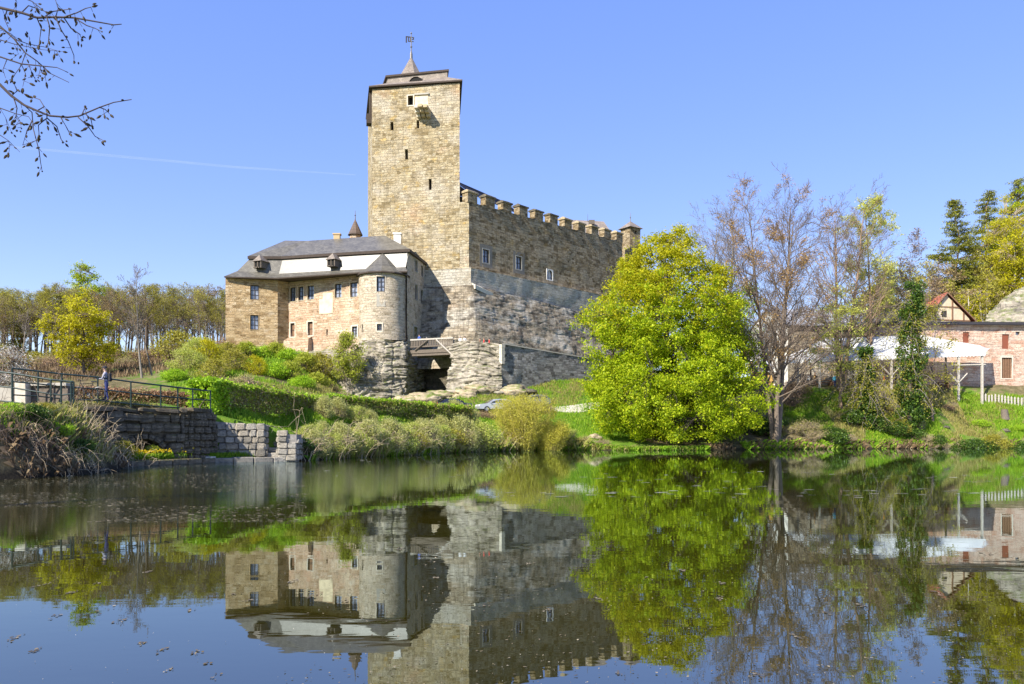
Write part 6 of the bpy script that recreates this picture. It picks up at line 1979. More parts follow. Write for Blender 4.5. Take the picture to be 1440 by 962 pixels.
# small pier right of the steps
pc_, pd_ = P(391, 620, 46.75), P(417, 620, 46.95)
pq = Wall(xy(pc_), xy(pd_))
pier = wempty('stone_pier', (pq.map(pq.L / 2, 0).x, pq.map(pq.L / 2, 0).y, .2))
tag(pier, 'short pier of grey stones with stepped outline at the shore', 'wall')
zq = ZY(605, 46.8)
mb = MB(); mb.prism([xy(pc_), xy(pd_), (pd_.x - .1, pd_.y + 1.5), (pc_.x - .1, pc_.y + 1.5)], -.4, zq - .25); mb.build('core', M['mortar'], pier)
lay(pq, pier, 0, pq.L, .05, zq, 5, .38, .62, 47, top=lambda u: zq if u < pq.L * .7 else zq - .55)
lay(Wall(xy(pd_), (pd_.x - .1, pd_.y + 1.5)), pier, 0, 1.4, .05, zq - .5, 4, .4, .6, 48); lay(Wall((pc_.x - .1, pc_.y + 1.5), xy(pc_)), pier, 0, 1.4, .05, zq, 5, .4, .6, 49)
# steps between wall and pier
stp = wempty('stone_steps', (P(383, 630, 47.3).x, 47.3, .3))
tag(stp, 'worn stone steps between the retaining wall and the small pier', 'steps')
for k in range(4):
    mb = MB(); p = P(382, 620, 47.0 + k * .42); mb.box((p.x, p.y, .38 + k * .3), (.95, .55, .26)); mb.build('step', M['block'], stp, bevel=.03)
# ledge along the water
lp = [S0(172, 656.3), S0(232, 653.6), S0(294, 650.6), S0(352, 649.6), S0(406, 648.6)]
led = wempty('shore_ledge', (lp[2].x, lp[2].y, .2))
tag(led, 'low dark mossy kerb of long stones along the water below the wall', 'kerb')
r_ = random.Random(3)
for i in range(4):
    a, b = lp[i], lp[i + 1]; n = 3 if i < 2 else 2
    for k in range(n):
        p0 = a.lerp(b, k / n); p1 = a.lerp(b, (k + .97) / n); c = (p0 + p1) / 2
        mb = MB(); mb.box((0, 0, 0), ((p1 - p0).length, .7, .5)); o = mb.build('kerb_stone', M['mosswall'] if i < 2 else M['block'], led, bevel=.04)
        o.location = Vector((c.x + .1, c.y + .1, .02 + r_.uniform(-.02, .03))) - Vector(led.location); o.rotation_euler = (0, 0, math.atan2(p1.y - p0.y, p1.x - p0.x))
ws = wempty('white_stone_block', (lp[2].x, lp[2].y - .1, .2)); tag(ws, 'pale squared stone block set into the kerb at the water', 'stone block')
mb = MB(); mb.box((lp[2].x, lp[2].y + .12, .03), (.46, .78, .62)); mb.build('block', M['surround'], ws, bevel=.04)
blades('grass', 9000, [(175, 39.3), (296, 44.9), (405, 46.9), (372, 46.6), (270, 45.4), (180, 41.2)], .10, .30, .03, M['grassblade'], 311, 'grass tufts on the ledge in front of the wall', sfilter=.15)
# daffodils on the ledge
dr_ = random.Random(8)
M['daff'] = m_leaf('daffodil_petals', (.70, .48, .01), (.78, .58, .02), (.80, .65, .05), .3)
for i, px in enumerate((191, 200, 208, 217, 226, 236, 252, 262, 277)):
    p = PG(px, 39.75 + (px - 190) * .050); rng = R(500 + i)
    t = plant('daffodil_clump', (p.x, p.y, max(p.z, .4)))
    tag(t, 'clump of yellow daffodils on the ledge, %s' % ('leftmost of the row', 'second from the left', 'third from the left', 'fourth from the left', 'fifth from the left', 'sixth from the left', 'under the right side of the arch wall', 'beside the pillar foot', 'right of the pillar foot, nearest the white block')[i], 'flowers', 'daffodils on the ledge')
    hd = rng.normal(size=(16, 3)) * np.array([.16, .10, .05]) + np.array([0, 0, .32])
    part('leaves', leaf_mesh(rng.normal(size=(60, 3)) * np.array([.15, .1, .04]) + np.array([0, 0, .12]), 1, .01, .13, rng, 1, 0, .12, 3.0), M['grassblade'], t)
    part('flowers', leaf_mesh(hd, 5, .018, .035, rng, 1, .2, .8), M['daff'], t)
# ------------------------------------------------------------------ railings
def railing(name, label, ps, ratio, rails, rp=.042, rr=.034):
    """ps = posts (px, top y, Y, height)"""
    tops = [P(a, b, Y) for a, b, Y, h in ps]
    t = wempty(name, (tops[0].x, tops[0].y, tops[0].z - ps[0][3]))
    for (a, b, Y, h), p in zip(ps, tops):
        if h <= 0: continue
        mb = MB(); mb.tube([(p.x, p.y, p.z - h - .15), (p.x, p.y, p.z + .01)], rp, 8); mb.build('post', M['metal'], t)
    for f in rails:
        mb = MB(); mb.tube([p - Vector((0, 0, h_ * f)) for p, (a, b, Y, h_) in zip(tops, [(q[0], q[1], q[2], abs(q[3])) for q in ps])], rr if f else rr * 1.25, 8); mb.build('rail', M['metal'], t)
    tag(t, label, 'railing')
railing('iron_railing', 'long dark green iron railing across the bridge in front of the cyclist',
        [(17, 518, 38.6, 1.35), (53.5, 522, 39.2, 1.3), (87, 526, 39.8, 1.3), (137.5, 530.5, 40.6, 1.25), (184, 537, 41.4, 1.2), (226, 542, 42.4, 1.2), (250, 545, 43.3, 1.15), (271, 547.5, 44.3, 1.15), (296, 550, 45.4, 1.1)], 1, (0, .48, .95))
railing('iron_railing', 'nearer dark green iron railing ending in a double post at the left edge', [(-40, 519, 34.6, 1.4), (17.5, 525, 34.8, 1.4), (71.6, 534, 35.0, 1.4), (86, 535.5, 35.1, 1.4), (100, 537, 35.2, 1.2), (103.5, 537, 35.25, 1.2)], 1, (0, .45, .9))
pr = wempty('stone_parapet', (P(56, 560, 39.5).x, 39.7, 2.9)); tag(pr, 'low parapet with pale plastered end block behind the left railing', 'parapet')
a, b = P(21, 539, 39.4), P(37, 572, 39.4)
mb = MB(); mb.box(((a.x + b.x) / 2, 39.7, (a.z + b.z) / 2 - .1), (b.x - a.x, .7, a.z - b.z + .3)); mb.build('end_block', M['surround'], pr, bevel=.03)
a2, b2 = P(37, 543, 39.7), P(94, 572, 39.7)
mb = MB(); mb.box(((a2.x + b2.x) / 2, 40.0, (a2.z + b2.z) / 2 - .1), (b2.x - a2.x, .45, a2.z - b2.z + .2)); mb.build('panel', M['wood'], pr)
mb = MB(); mb.box(((a2.x + b2.x) / 2, 39.95, a2.z + .08), (b2.x - a2.x, .62, .16)); mb.build('coping', M['surroundgrey'], pr, bevel=.02)
a3, b3 = P(-30, 548, 40), P(19, 568, 40)
mb = MB(); mb.box(((a3.x + b3.x) / 2, 40.2, (a3.z + b3.z) / 2), (b3.x - a3.x, .5, a3.z - b3.z + .3)); mb.build('low_slab', M['surroundgrey'], pr)

# ------------------------------------------------------------------ near left bank: dead branches
def branches(name, label, spots, n, L0, L1, mat, seed, rise, fall, r0=.012, cat_='brushwood', side=None):
    rng = R(seed); c = PG(*spots[len(spots) // 2])
    t = plant(name, c); st = []
    for k in range(n):
        px, Y = spots[rng.integers(len(spots))]
        b = PG(px + rng.normal() * 6, Y + rng.normal() * .4) - c
        a = rng.uniform(0, 2 * PI) if side is None else rng.normal(side, .7); L = rng.uniform(L0, L1)
        e = np.array(b) + np.array([math.cos(a) * L * .7, math.sin(a) * L * .7, rng.uniform(*rise) * L - rng.uniform(*fall) * L])
        p = arch(np.array(b) - np.array([0, 0, .1]), e, 6, L * .22, rng, .03); st.append((p, np.linspace(r0 * rng.uniform(.8, 1.6), r0 * .35, 6)))
        for _ in range(3):
            i = rng.integers(2, 5); q = p[i]; st.append((arch(q, q + rng.normal(size=3) * .3 * L * .6, 4, .03, rng, .02), np.linspace(r0 * .6, r0 * .25, 4)))
    part('stems', tubes(st, 4), M[mat], t)['kind'] = 'stuff'
    return tag(t, label, cat_)
branches('dead_brush', 'pale dead stems sprouting from the bank in front of the bridge', [(112, 33.6), (130, 34.2), (145, 34.8), (158, 35.2)], 45, .8, 1.7, 'twigpale', 411, (.5, 1.1), (0, .1), .014)
branches('dead_brush', 'pale dead stems leaning across the arch of the stone bridge', [(158, 36.6), (172, 37.6), (186, 38.6), (198, 39.6)], 40, .8, 1.6, 'twigpale', 415, (.5, 1.1), (0, .1), .013)
branches('dead_brush', 'tangle of grey dead branches hanging from the left bank to the water', [(40, 29.6), (70, 30.2), (95, 30.9), (115, 31.6), (135, 32.8)], 95, .7, 1.7, 'twigpale', 412, (.0, .35), (.3, 1.0), .011, side=-1.2)
branches('dead_brush', 'dark thicket of twigs at the left edge of the near bank', [(-30, 28.2), (0, 28.6), (25, 29.2), (45, 30)], 85, .6, 1.6, 'twig', 413, (.0, .6), (.2, .9), .010, side=-1.0)
branches('dead_brush', 'tall reddish saplings standing behind the railing end', [(60, 34.5), (72, 34.8), (100, 35.6), (130, 36), (150, 36.4)], 16, 1.0, 1.9, 'twig', 414, (1.0, 1.3), (0, .05), .012)
for i, (px, Y, kind, s, lb) in enumerate(((10, 30.0, 'fresh2', .3, 'green trailing bush at the left edge of the near bank'), (45, 30.2, 'ivyb', .36, 'dark bush in the middle of the near bank'), (82, 31.4, 'fresh2', .3, 'bright green bush on the near bank below the railing end'), (112, 32.2, 'ivyb', .34, 'small dark bush near the corner of the near bank'), (62, 31.6, 'olive', .25, 'olive bush on top of the near bank'), (28, 32, 'fresh2', .22, 'bright green tuft on top of the near bank'), (240, 43.3, 'fresh', .42, 'small leafy bush growing from the top of the bridge wall'), (214, 41.6, 'fresh', .3, 'tiny green plant at the foot of the bridge wall'), (172, 39.4, 'olive', .4, 'olive bush at the left end of the bridge arch'))):
    shrub(kind, px, Y, s, lb)
blades('grass', 3500, [(100, 39.5), (258, 43.8), (258, 44.4), (100, 40.5)], .08, .22, .03, M['drygrass'], 312, 'dry grass along the top edge of the bridge', sfilter=.1, bend=.7)

for i, (x0, x1, n_) in enumerate(((425, 500, 90), (500, 580, 90), (580, 660, 80), (660, 720, 60))):
    sp_ = [(px, S0(px, SHPY(px)).y + .35) for px in np.linspace(x0, x1, 6)]
    branches('dead_brush', 'pale bare twigs rising among the shore bushes, %s' % ('leftmost stretch', 'second stretch from the left', 'third stretch from the left', 'stretch before the yellow willow')[i], sp_, n_, 1.2, 2.6, 'twigpale', 420 + i, (.5, 1.0), (0, .15), .016)
# ------------------------------------------------------------------ people
M['skin'] = m_plain('skin', (.50, .31, .22), .6, .05, 5, 0)
def cloth(name, c): M[name] = m_plain(name, c, .85, .12, 9, .1); return name
cloth('cloth_black', (.02, .02, .025)); cloth('cloth_grey', (.30, .29, .33)); cloth('cloth_navy', (.02, .03, .12)); cloth('cloth_white', (.72, .72, .70)); cloth('cloth_red', (.62, .06, .05)); cloth('cloth_blue', (.06, .12, .40)); cloth('cloth_cyan', (.10, .45, .62)); cloth('cloth_brown', (.22, .12, .07)); cloth('hair_dark', (.035, .025, .02)); cloth('hair_brown', (.16, .085, .045)); cloth('hair_grey', (.35, .33, .31))
def person(label, loc, face, shirt, trousers, hair='hair_dark', h=1.74, arms=None, fingers=False, lean=0.0, sleeves=True, stride=.12, helmet=False, backpack=None, sit=False):
    """face = heading of the nose, radians from +X; local frame: +Y forward, +X the person's left is -X"""
    t = _link0('person', None); t.location = loc; t.rotation_euler = (0, 0, face - PI / 2)
    k = h / 1.74
    V, E, Rr, Mt = [], [], [], []
    def v(p, r, m=None): V.append(Vector(p) * k); Rr.append(r * k); return len(V) - 1
    def e(a, b, m): E.append((a, b)); Mt.append(m)
    fw = lean
    hip_z = .93 if not sit else .50
    pel = v((0, 0, hip_z), .145)
    wai = v((0, fw * .15, hip_z + .17), .125); che = v((0, fw * .38, hip_z + .36), .150); upc = v((0, fw * .5, hip_z + .47), .11)
    nk = v((0, fw * .58, hip_z + .57), .055); hd0 = v((0, fw * .64 + .012, hip_z + .645), .078); hd1 = v((0, fw * .68 + .02, hip_z + .72), .092); hd2 = v((0, fw * .7 + .01, hip_z + .785), .072)
    e(pel, wai, 1); e(wai, che, 1); e(che, upc, 1); e(upc, nk, 0); e(nk, hd0, 0); e(hd0, hd1, 0); e(hd1, hd2, 0)
    for s in (-1, 1):
        hp = v((.095 * s, 0, hip_z - .05), .092); e(pel, hp, 2)
        if sit:
            kn = v((.12 * s, .42, .50), .062); an = v((.12 * s, .42, .09), .042); to = v((.13 * s, .56, .035), .035)
        else:
            y = stride * s
            kn = v((.10 * s, y * .5 + .03, .49), .060); an = v((.10 * s, y, .085), .042); to = v((.12 * s, y + .15, .035), .034)
        e(hp, kn, 2); e(kn, an, 2); e(an, to, 3)
        sh = v((.185 * s, fw * .5, hip_z + .45), .062); e(upc, sh, 1)
        if arms: el, wr_ = [Vector((q[0] * s, q[1], q[2] + hip_z)) for q in arms]
        else: el, wr_ = Vector((.23 * s, fw * .5 - .03, hip_z + .17)), Vector((.22 * s, fw * .5 + .10 * (1 if s > 0 else .3), hip_z - .06))
        ei = v(el, .042); wi = v(wr_, .028); e(sh, ei, 1); e(ei, wi, 1 if sleeves else 0)
        d = (wr_ - el).normalized(); ha = v(wr_ + d * .05, .030); e(wi, ha, 0)
        if fingers:
            sd = Vector((1, 0, 0)); sd = (sd - d * sd.dot(d)).normalized(); dn = d.cross(sd) * (1 if d.cross(sd).z < 0 else -1)
            for q, L in ((-.027, .045), (-.009, .055), (.009, .052), (.027, .042)):
                f1 = v(wr_ + d * .095 + sd * q, .010); f2 = v(wr_ + d * (.095 + L * .55) + sd * q + dn * .02, .009); f3 = v(wr_ + d * (.095 + L * .6) + sd * q + dn * .05, .008)
                e(ha, f1, 0); e(f1, f2, 0); e(f2, f3, 0)
            t1 = v(wr_ + d * .055 - sd * s * .042, .011); t2 = v(wr_ + d * .09 - sd * s * .05 + dn * .02, .009); e(ha, t1, 0); e(t1, t2, 0)
        else:
            f1 = v(wr_ + d * .14, .020); e(ha, f1, 0)
    me = bpy.data.meshes.new('tmp'); me.from_pydata(V, E, [])
    ob = _link0('body', me)
    sk = ob.modifiers.new('s', 'SKIN'); sk.use_smooth_shade = True
    for i, q in enumerate(me.skin_vertices[0].data): q.radius = (Rr[i], Rr[i] * (.78 if i in (0, 1, 2, 3) else 1)); q.use_root = (i == 0)
    sb_ = ob.modifiers.new('u', 'SUBSURF'); sb_.levels = 1; sb_.render_levels = 1
    dg = bpy.context.evaluated_depsgraph_get(); dg.update()
    nm = bpy.data.meshes.new_from_object(ob.evaluated_get(dg))
    ob.modifiers.clear(); ob.data = nm; bpy.data.meshes.remove(me)
    ob.parent = t; nm.name = 'body'
    nm.materials.clear()
    for m in ('skin', shirt, trousers, 'cloth_black'): nm.materials.append(M[m])
    A = np.array([tuple(V[a]) for a, b in E]); B = np.array([tuple(V[b]) for a, b in E]); D = B - A; DD = (D * D).sum(1)
    rad_ = np.array([(Rr[a] + Rr[b]) / 2 for a, b in E])
    for p in nm.polygons:
        c = np.array(p.center); tt = np.clip(((c - A) * D).sum(1) / DD, 0, 1)
        dist = np.linalg.norm(c - A - D * tt[:, None], axis=1) - rad_ * .9
        p.material_index = Mt[int(np.argmin(dist))]
    hc = V[hd1]
    mb = MB(); mb.tube([hc + Vector((0, .085, .02)) * k, hc + Vector((0, .118, -.018)) * k], [.010 * k, .017 * k], 6); mb.build('nose', M['skin'], t)
    for s in (-1, 1):
        mb = MB(); mb.lathe([(0, -.009), (.009, 0), (0, .009)], 6, tuple(hc + Vector((.034 * s, .086, .012)) * k)); mb.build('eye', M['hair_dark'], t)
        mb = MB(); mb.lathe([(0, -.03), (.016, 0), (0, .03)], 6, tuple(hc + Vector((.095 * s, 0, .0)) * k)); mb.build('ear', M['skin'], t)
    mb = MB(); mb.box(hc + Vector((0, .088, -.048)) * k, (.045 * k, .012, .010)); mb.build('mouth', M['cloth_brown'], t)
    mb = MB(); hcz = hc + Vector((0, -.012, .028)) * k; r = (.118 if helmet else .107) * k
    prof_ = [(r * math.sin(a), r * 1.02 * math.cos(a)) for a in np.linspace(1.62, 0.02, 8)]
    mb.lathe([(p_[0], p_[1]) for p_ in prof_], 14, tuple(hcz))
    if helmet:
        mb.box(hcz + Vector((0, .13, .02)), (.15, .08, .02))
        mb.build('helmet', M['cloth_black'], t, True)
        for s in (-1, 1):
            q = MB(); q.tube([hc + Vector((.095 * s, 0, .03)), hc + Vector((.05 * s, .06, -.09))], .006, 4); q.build('strap', M['cloth_black'], t)
    else:
        mb.build('hair', M[hair], t, True)
    if backpack:
        mb = MB(); mb.box((0, fw * .3 - .19, (hip_z + .30)), (.28, .16, .42), taper=.8); mb.build('backpack', M[backpack], t, bevel=.04)
    tag(t, label, 'person')
    return t
def by_head(px, py, h, Y0, Y1):
    best = min(np.linspace(Y0, Y1, 40), key=lambda Y: abs(PG(px, Y).z + h - ZY(py, Y)))
    return PG(px, float(best))
cy = P(150, 567.5, 40.9); cy.z = max(cy.z, G(cy.x, cy.y)) + .12
hy = cy.z + 1.78
person('cyclist in black helmet and grey sleeves standing with a bicycle behind the railing', cy, rad(192), 'cloth_grey', 'cloth_navy', h=1.76, arms=[(.22, .16, .18), (.20, .44, .20)], fingers=True, lean=.12, helmet=True, backpack='cloth_black', stride=.10)
# bicycle
bk = _link0('bicycle', None); bk.location = (cy.x - .74, cy.y - .38, cy.z + .03); bk.rotation_euler = (0, 0, rad(4))
tag(bk, 'dark bicycle held by the cyclist on the bridge', 'bicycle')
M['rimgrey'] = m_plain('grey_bicycle_wheel', (.07, .07, .07), .4, .2, 8, 0, metal=.4)
def wheel(x):
    mb = MB()
    mb.lathe([(.305, -.02), (.345, -.018), (.352, 0), (.345, .018), (.305, .02), (.305, -.02)], 28, (x, 0, .35), axis='Y')
    o = mb.build('wheel', M['rimgrey'], bk, True)
    q = MB()
    for k in range(14):
        a = 2 * PI * k / 14; q.tube([(x, .02 * (-1) ** k, .35), (x + math.cos(a) * .31, 0, .35 + math.sin(a) * .31)], .004, 3)
    q.lathe([(.02, -.05), (.03, 0), (.02, .05)], 8, (x, 0, .35), axis='Y')
    q.build('spokes', M['lead'], o)
wheel(-.52); wheel(.52)
mb = MB()
for a, b, r in (((-.40, .88), (.02, .30), .017), ((-.38, .84), (.22, .86), .015), ((.02, .30), (.24, .92), .015), ((.02, .30), (.52, .35), .011), ((.22, .82), (.52, .35), .010), ((-.52, .35), (-.40, .90), .014), ((-.40, .90), (-.37, 1.02), .014)):
    mb.tube([(a[0], 0, a[1]), (b[0], 0, b[1])], r, 6)
mb.build('frame', M['cloth_black'], bk)
mb = MB(); mb.tube([(-.38, -.31, 1.04), (-.38, 0, 1.02), (-.38, .31, 1.04)], .014, 6); mb.build('handlebar', M['lead'], bk)
mb = MB(); mb.box((.27, 0, .95), (.27, .13, .06), taper=.8); mb.build('saddle', M['cloth_black'], bk, bevel=.015)
mb = MB(); mb.lathe([(.09, -.005), (.09, .005), (.02, .01)], 14, (.02, -.05, .30), axis='Y'); mb.tube([(.02, -.06, .30), (.10, -.06, .16)], .010, 5); mb.box((.10, -.10, .15), (.09, .09, .02)); mb.build('crank', M['lead'], bk)
# walkers behind the hedge
for px, py, hr, sh, tr, lb, hh in ((320, 534, 'hair_brown', 'cloth_brown', 'cloth_black', 'brown haired walker, left of a pair behind the clipped hedge', 1.7), (325.5, 535, 'hair_brown', 'cloth_grey', 'cloth_black', 'brown haired walker, right of the pair behind the clipped hedge', 1.62),
        (350, 535, 'hair_dark', 'cloth_black', 'cloth_navy', 'dark haired walker seen above the middle of the hedge', 1.76), (356.5, 537, 'hair_dark', 'cloth_black', 'cloth_black', 'second dark haired walker seen above the middle of the hedge', 1.68), (385.5, 542, 'hair_dark', 'cloth_brown', 'cloth_black', 'lone dark haired walker above the right half of the hedge', 1.68), (467, 554, 'hair_grey', 'cloth_white', 'cloth_blue', 'person in white and blue at the foot of the pale rock', 1.7)):
    p = by_head(px, py, hh, 64 if px < 400 else 72, 86 if px < 400 else 98)
    person(lb, p, rad(200 if px != 467 else 20), sh, tr, hr, hh, stride=.15)
# visitors on the ramp and gate bridge
for px, py, Y, sh, tr, hr, lb, fc in ((647, 473, 105.9, 'cloth_white', 'cloth_blue', 'hair_grey', 'visitor in white, left of two leaning on the ramp parapet', 250), (653.5, 473, 105.7, 'cloth_white', 'cloth_brown', 'hair_dark', 'visitor in white, right of two leaning on the ramp parapet', 280), (675, 475.5, 105.2, 'cloth_brown', 'cloth_black', 'hair_dark', 'small dark clad visitor left of the two red shirts on the ramp', 0),
        (680.5, 475.5, 104.9, 'cloth_red', 'cloth_red', 'hair_brown', 'red clad visitor, left of two on the ramp', 10), (688, 475.5, 104.6, 'cloth_red', 'cloth_black', 'hair_dark', 'red clad visitor, right of two on the ramp', 180), (589.5, 470.5, 108.4, 'cloth_blue', 'cloth_black', 'hair_dark', 'visitor in blue in the castle gate at the bridge', 60), (600, 474.5, 108.2, 'cloth_grey', 'cloth_black', 'hair_grey', 'small visitor on the gate bridge beside the one in blue', 30)):
    z = ZY(py, Y); hh = 1.72 if px != 600 else 1.4
    person(lb, (P(px, py, Y).x, Y, z - hh), rad(fc), sh, tr, hr, hh)
# guests under the canopy
for px, Y, sh, tr, hr, lb, fc, hh in ((1137, 104.6, 'cloth_white', 'cloth_black', 'hair_dark', 'guest in white at the left side of the canopy', 200, 1.7), (1146, 105.4, 'cloth_brown', 'cloth_brown', 'hair_brown', 'guest in brown beside the one in white under the canopy', 180, 1.8), (1174, 104.6, 'cloth_cyan', 'cloth_navy', 'hair_brown', 'guest in bright blue shirt by the orange tree trunk', 90, 1.75), (1243, 105, 'cloth_red', 'cloth_black', 'hair_dark', 'guest in red beside the braced canopy post', 160, 1.6)):
    g = PG(px, Y); person(lb, g, rad(fc), sh, tr, hr, hh)

# ------------------------------------------------------------------ parked cars
def m_paint(name, c): 
    n = N(name); co = n.coord(); f = n.noise(co, 3, 4)
    col = n.mix(n.ramp(f, [(.4, 0.0), (.8, .25)]), c, (.25, .23, .19))
    return n.done(col, .28, None, .35, .5, **{'Coat Weight': .6})
M['carblue'] = m_paint('dark_blue_paint', (.012, .018, .06)); M['carsilver'] = m_paint('silver_paint', (.52, .53, .55)); M['cargrey'] = m_paint('grey_paint', (.13, .15, .18))
M['carglass'] = m_plain('car_glass', (.02, .025, .03), .06, .1, 3, 0, spec=.8); M['rubber'] = m_plain('tyre_rubber', (.02, .02, .02), .8, .2, 9, 0); M['rim'] = m_plain('alloy_rim', (.45, .45, .46), .35, .1, 9, 0, metal=.7); M['lampglass'] = m_plain('lamp_glass', (.75, .76, .78), .1, .05, 3, 0); M['lampred'] = m_plain('tail_lamp', (.5, .02, .02), .2, .05, 3, 0)
def car(label, px, Y, paint, face, wagon=True, sc=1.0):
    g = PG(px, Y)
    t = _link0('parked_car', None); t.location = (g.x, g.y, g.z); t.rotation_euler = (0, 0, face); t.scale = (sc,) * 3
    low = [(-2.1, .34), (-2.15, .6), (-2.08, .86), (-1.15, .95), (.0, .98), (1.5, .98), (2.05, .92), (2.1, .6), (2.05, .34)]
    cab = [(-1.25, .93), (-.45, 1.42), (.3, 1.48), (1.3, 1.45), (1.95, .95)] if wagon else [(-1.2, .93), (-.4, 1.38), (.3, 1.44), (1.0, 1.36), (1.75, .95)]
    mb = MB()
    def shell(prof_, w0, w1, zlo, zhi, m=0):
        n = len(prof_); L = []
        for s in (-1, 1):
            L.append([Vector((x, s * (w0 + (w1 - w0) * max(0, (z - zlo) / (zhi - zlo))), z)) for x, z in prof_])
        for i in range(n - 1): mb.face([L[0][i], L[1][i], L[1][i + 1], L[0][i + 1]][::-1], m)
        mb.face([L[0][n - 1], L[1][n - 1], L[1][0], L[0][0]][::-1], m)
        mb.face(L[0], m); mb.face(L[1][::-1], m)
        return L
    shell(low, .86, .84, .34, .98); shell(cab, .80, .62, .93, 1.48)
    mb.build('body', M[paint], t, bevel=.035)
    def pane(pts): q = MB(); q.face(pts); q.build('window', M['carglass'], t)
    for s in (-1, 1):
        f = lambda x, z: Vector((x, s * (.80 - .18 * (z - .93) / .55 + .008), z))
        for a, b in ((-1.0, .02), (.08, .95), (1.0, 1.62)):
            zt = lambda x: min(1.36, np.interp(x, [c[0] for c in cab], [c[1] for c in cab]) - .06)
            pts = [f(a, 1.0), f(b, 1.0), f(b, zt(b)), f(a, max(1.02, zt(a)))]
            pane(pts if s < 0 else pts[::-1])
        for x in (-1.3, 1.32):
            q = MB(); q.lathe([(.20, -.1), (.31, -.1), (.325, -.06), (.325, .06), (.31, .1), (.20, .1)], 18, (x, s * .80, .325), axis='Y'); w = q.build('wheel', M['rubber'], t, True)
            q = MB(); q.lathe([(.0, .085 * s), (.10, .095 * s), (.2, .09 * s)], 10, (x, s * .80, .325), axis='Y'); q.build('rim', M['rim'], w)
        q = MB(); q.box((-2.08, s * .62, .72), (.1, .34, .15)); q.build('headlight', M['lampglass'], t, bevel=.02)
        q = MB(); q.box((2.06, s * .68, .80), (.1, .22, .2)); q.build('tail_light', M['lampred'], t, bevel=.02)
        q = MB(); q.box((-.85, s * .93, 1.0), (.12, .16, .12)); q.build('mirror', M[paint], t, bevel=.02)
    a, b, c_, d = [Vector((x, y, z)) for x, y, z in ((-1.2, -.70, .985), (-1.2, .70, .985), (-.50, .60, 1.395), (-.50, -.60, 1.395))]
    n_ = Vector((-.014, 0, .012)); pane([p + n_ for p in (a, d, c_, b)])
    a, b, c_, d = [Vector((x, y, z)) for x, y, z in ((1.93, -.70, .995), (1.93, .70, .995), (1.36, .60, 1.40), (1.36, -.60, 1.40))]
    n_ = Vector((.014, 0, .012)); pane([p + n_ for p in (a, b, c_, d)])
    tag(t, label, 'car')
car('dark blue car parked behind the end of the long hedge', 637, 92.5, 'carblue', rad(-158), False)
car('silver estate car parked behind the brown bush', 697, 93.5, 'carsilver', rad(-160 + 180), True, 1.05)
car('dark grey car parked behind the yellow willow', 750, 99.0, 'cargrey', rad(10), True)
# ------------------------------------------------------------------ buildings of the right bank
def gz(px, Y): return PG(px, Y).z
lh = wempty('long_stone_house', (P(1390, 500, 112).x, 112, 8)); tag(lh, 'long pinkish stone house with flat dark eave at the right edge', 'house')
ha_, hb_ = P(1236, 500, 110.6), P(1500, 500, 111.6)
lw = Wall(xy(ha_), xy(hb_)); zl1 = ZY(457, 111)
wins = [lw.rect(1409, 470, 1418.5, 490.5), lw.rect(1408.5, 503, 1423, 532), lw.rect(1354, 467, 1362.5, 482), lw.rect(1428, 466.5, 1434, 471.5), lw.rect(1300, 470, 1308, 484)]
facade('wall', lw, 0, lw.L, 7.0, zl1, wins, M['brickhouse'], lh, du=.8, seed=71, jit=.05)
for i in (0, 2, 4):
    mb = MB(); slab(mb, lw, wins[i], -.2, -.12); mb.build('walled_up_window', M['tile'] if i != 4 else M['brickhouse'], lh)
window(lw, wins[3], lh, 1, 1, 'surround', .08)
wo_ = MB(); ring(wo_, lw, wins[1], .14, -.05, .05); wo_ = wo_.build('window', M['surround'], lh)
mb = MB(); slab(mb, lw, wins[1], -.4, -.34); mb.build('opening', M['dark'], wo_)
a_, b_, c_, d_ = wins[1]
for k in range(6):
    u = a_ + (c_ - a_) * (k + .5) / 6; mb = MB(); slab(mb, lw, (u - .075, b_ + .02, u + .075, d_ - .02), -.2, -.12); mb.build('board', M['woodbrown'], wo_)
mb = MB(); slab(mb, lw, (-.3, zl1 + .02, lw.L, zl1 + .38), -9, .55); mb.build('flat_roof', M['gutter'], lh)
mb = MB(); p0, p1 = lw.map(-.3, zl1 + .02, .66), lw.map(lw.L, zl1 + .02, .66); mb.tube([p0, p1], .11, 8); mb.build('gutter', M['gutter'], lh)
lw2 = Wall((ha_.x + .2, ha_.y + 8), xy(ha_)); facade('wall', lw2, 0, lw2.L, 7, zl1, [], M['brickhouse'], lh, seed=72)
# white gabled house with grey roof
wh_ = wempty('white_gabled_house', (P(1150, 500, 115).x, 115, 8)); tag(wh_, 'white gabled house with long grey roof behind the budding tree', 'house')
g0, g1, g2 = P(1054, 500, 120.5), P(1108, 500, 112.0), P(1300, 500, 114.0)
gw, fwall = Wall(xy(g0), xy(g1)), Wall(xy(g1), xy(g2))
zev = ZY(457, 112); zri = ZY(435, 115.8)
facade('front_wall', fwall, 0, fwall.L, 7, zev, [], M['talus'], wh_, du=1, seed=73)
mb = MB(); gm = (g0 + g1) / 2
uvface(mb, [Vector((g0.x, g0.y, 7)), Vector((g1.x, g1.y, 7)), Vector((g1.x, g1.y, zev)), Vector((gm.x, gm.y, zri)), Vector((g0.x, g0.y, zev))]); mb.build('gable_wall', M['plaster'], wh_)
rw_ = [gw.rect(1076, 480, 1082, 490), gw.rect(1088, 480, 1095, 490)]
for r in rw_:
    mb = MB(); slab(mb, gw, r, .02, .06); mb.build('shutter', M['wood'], wh_)
mv = g2 - g1; mb = MB(); nrm = fwall.n * .5
e0_, e1_ = Vector((g1.x, g1.y, zev - .15)) + nrm - fwall.u * .3, Vector((g2.x, g2.y, zev - .15)) + nrm
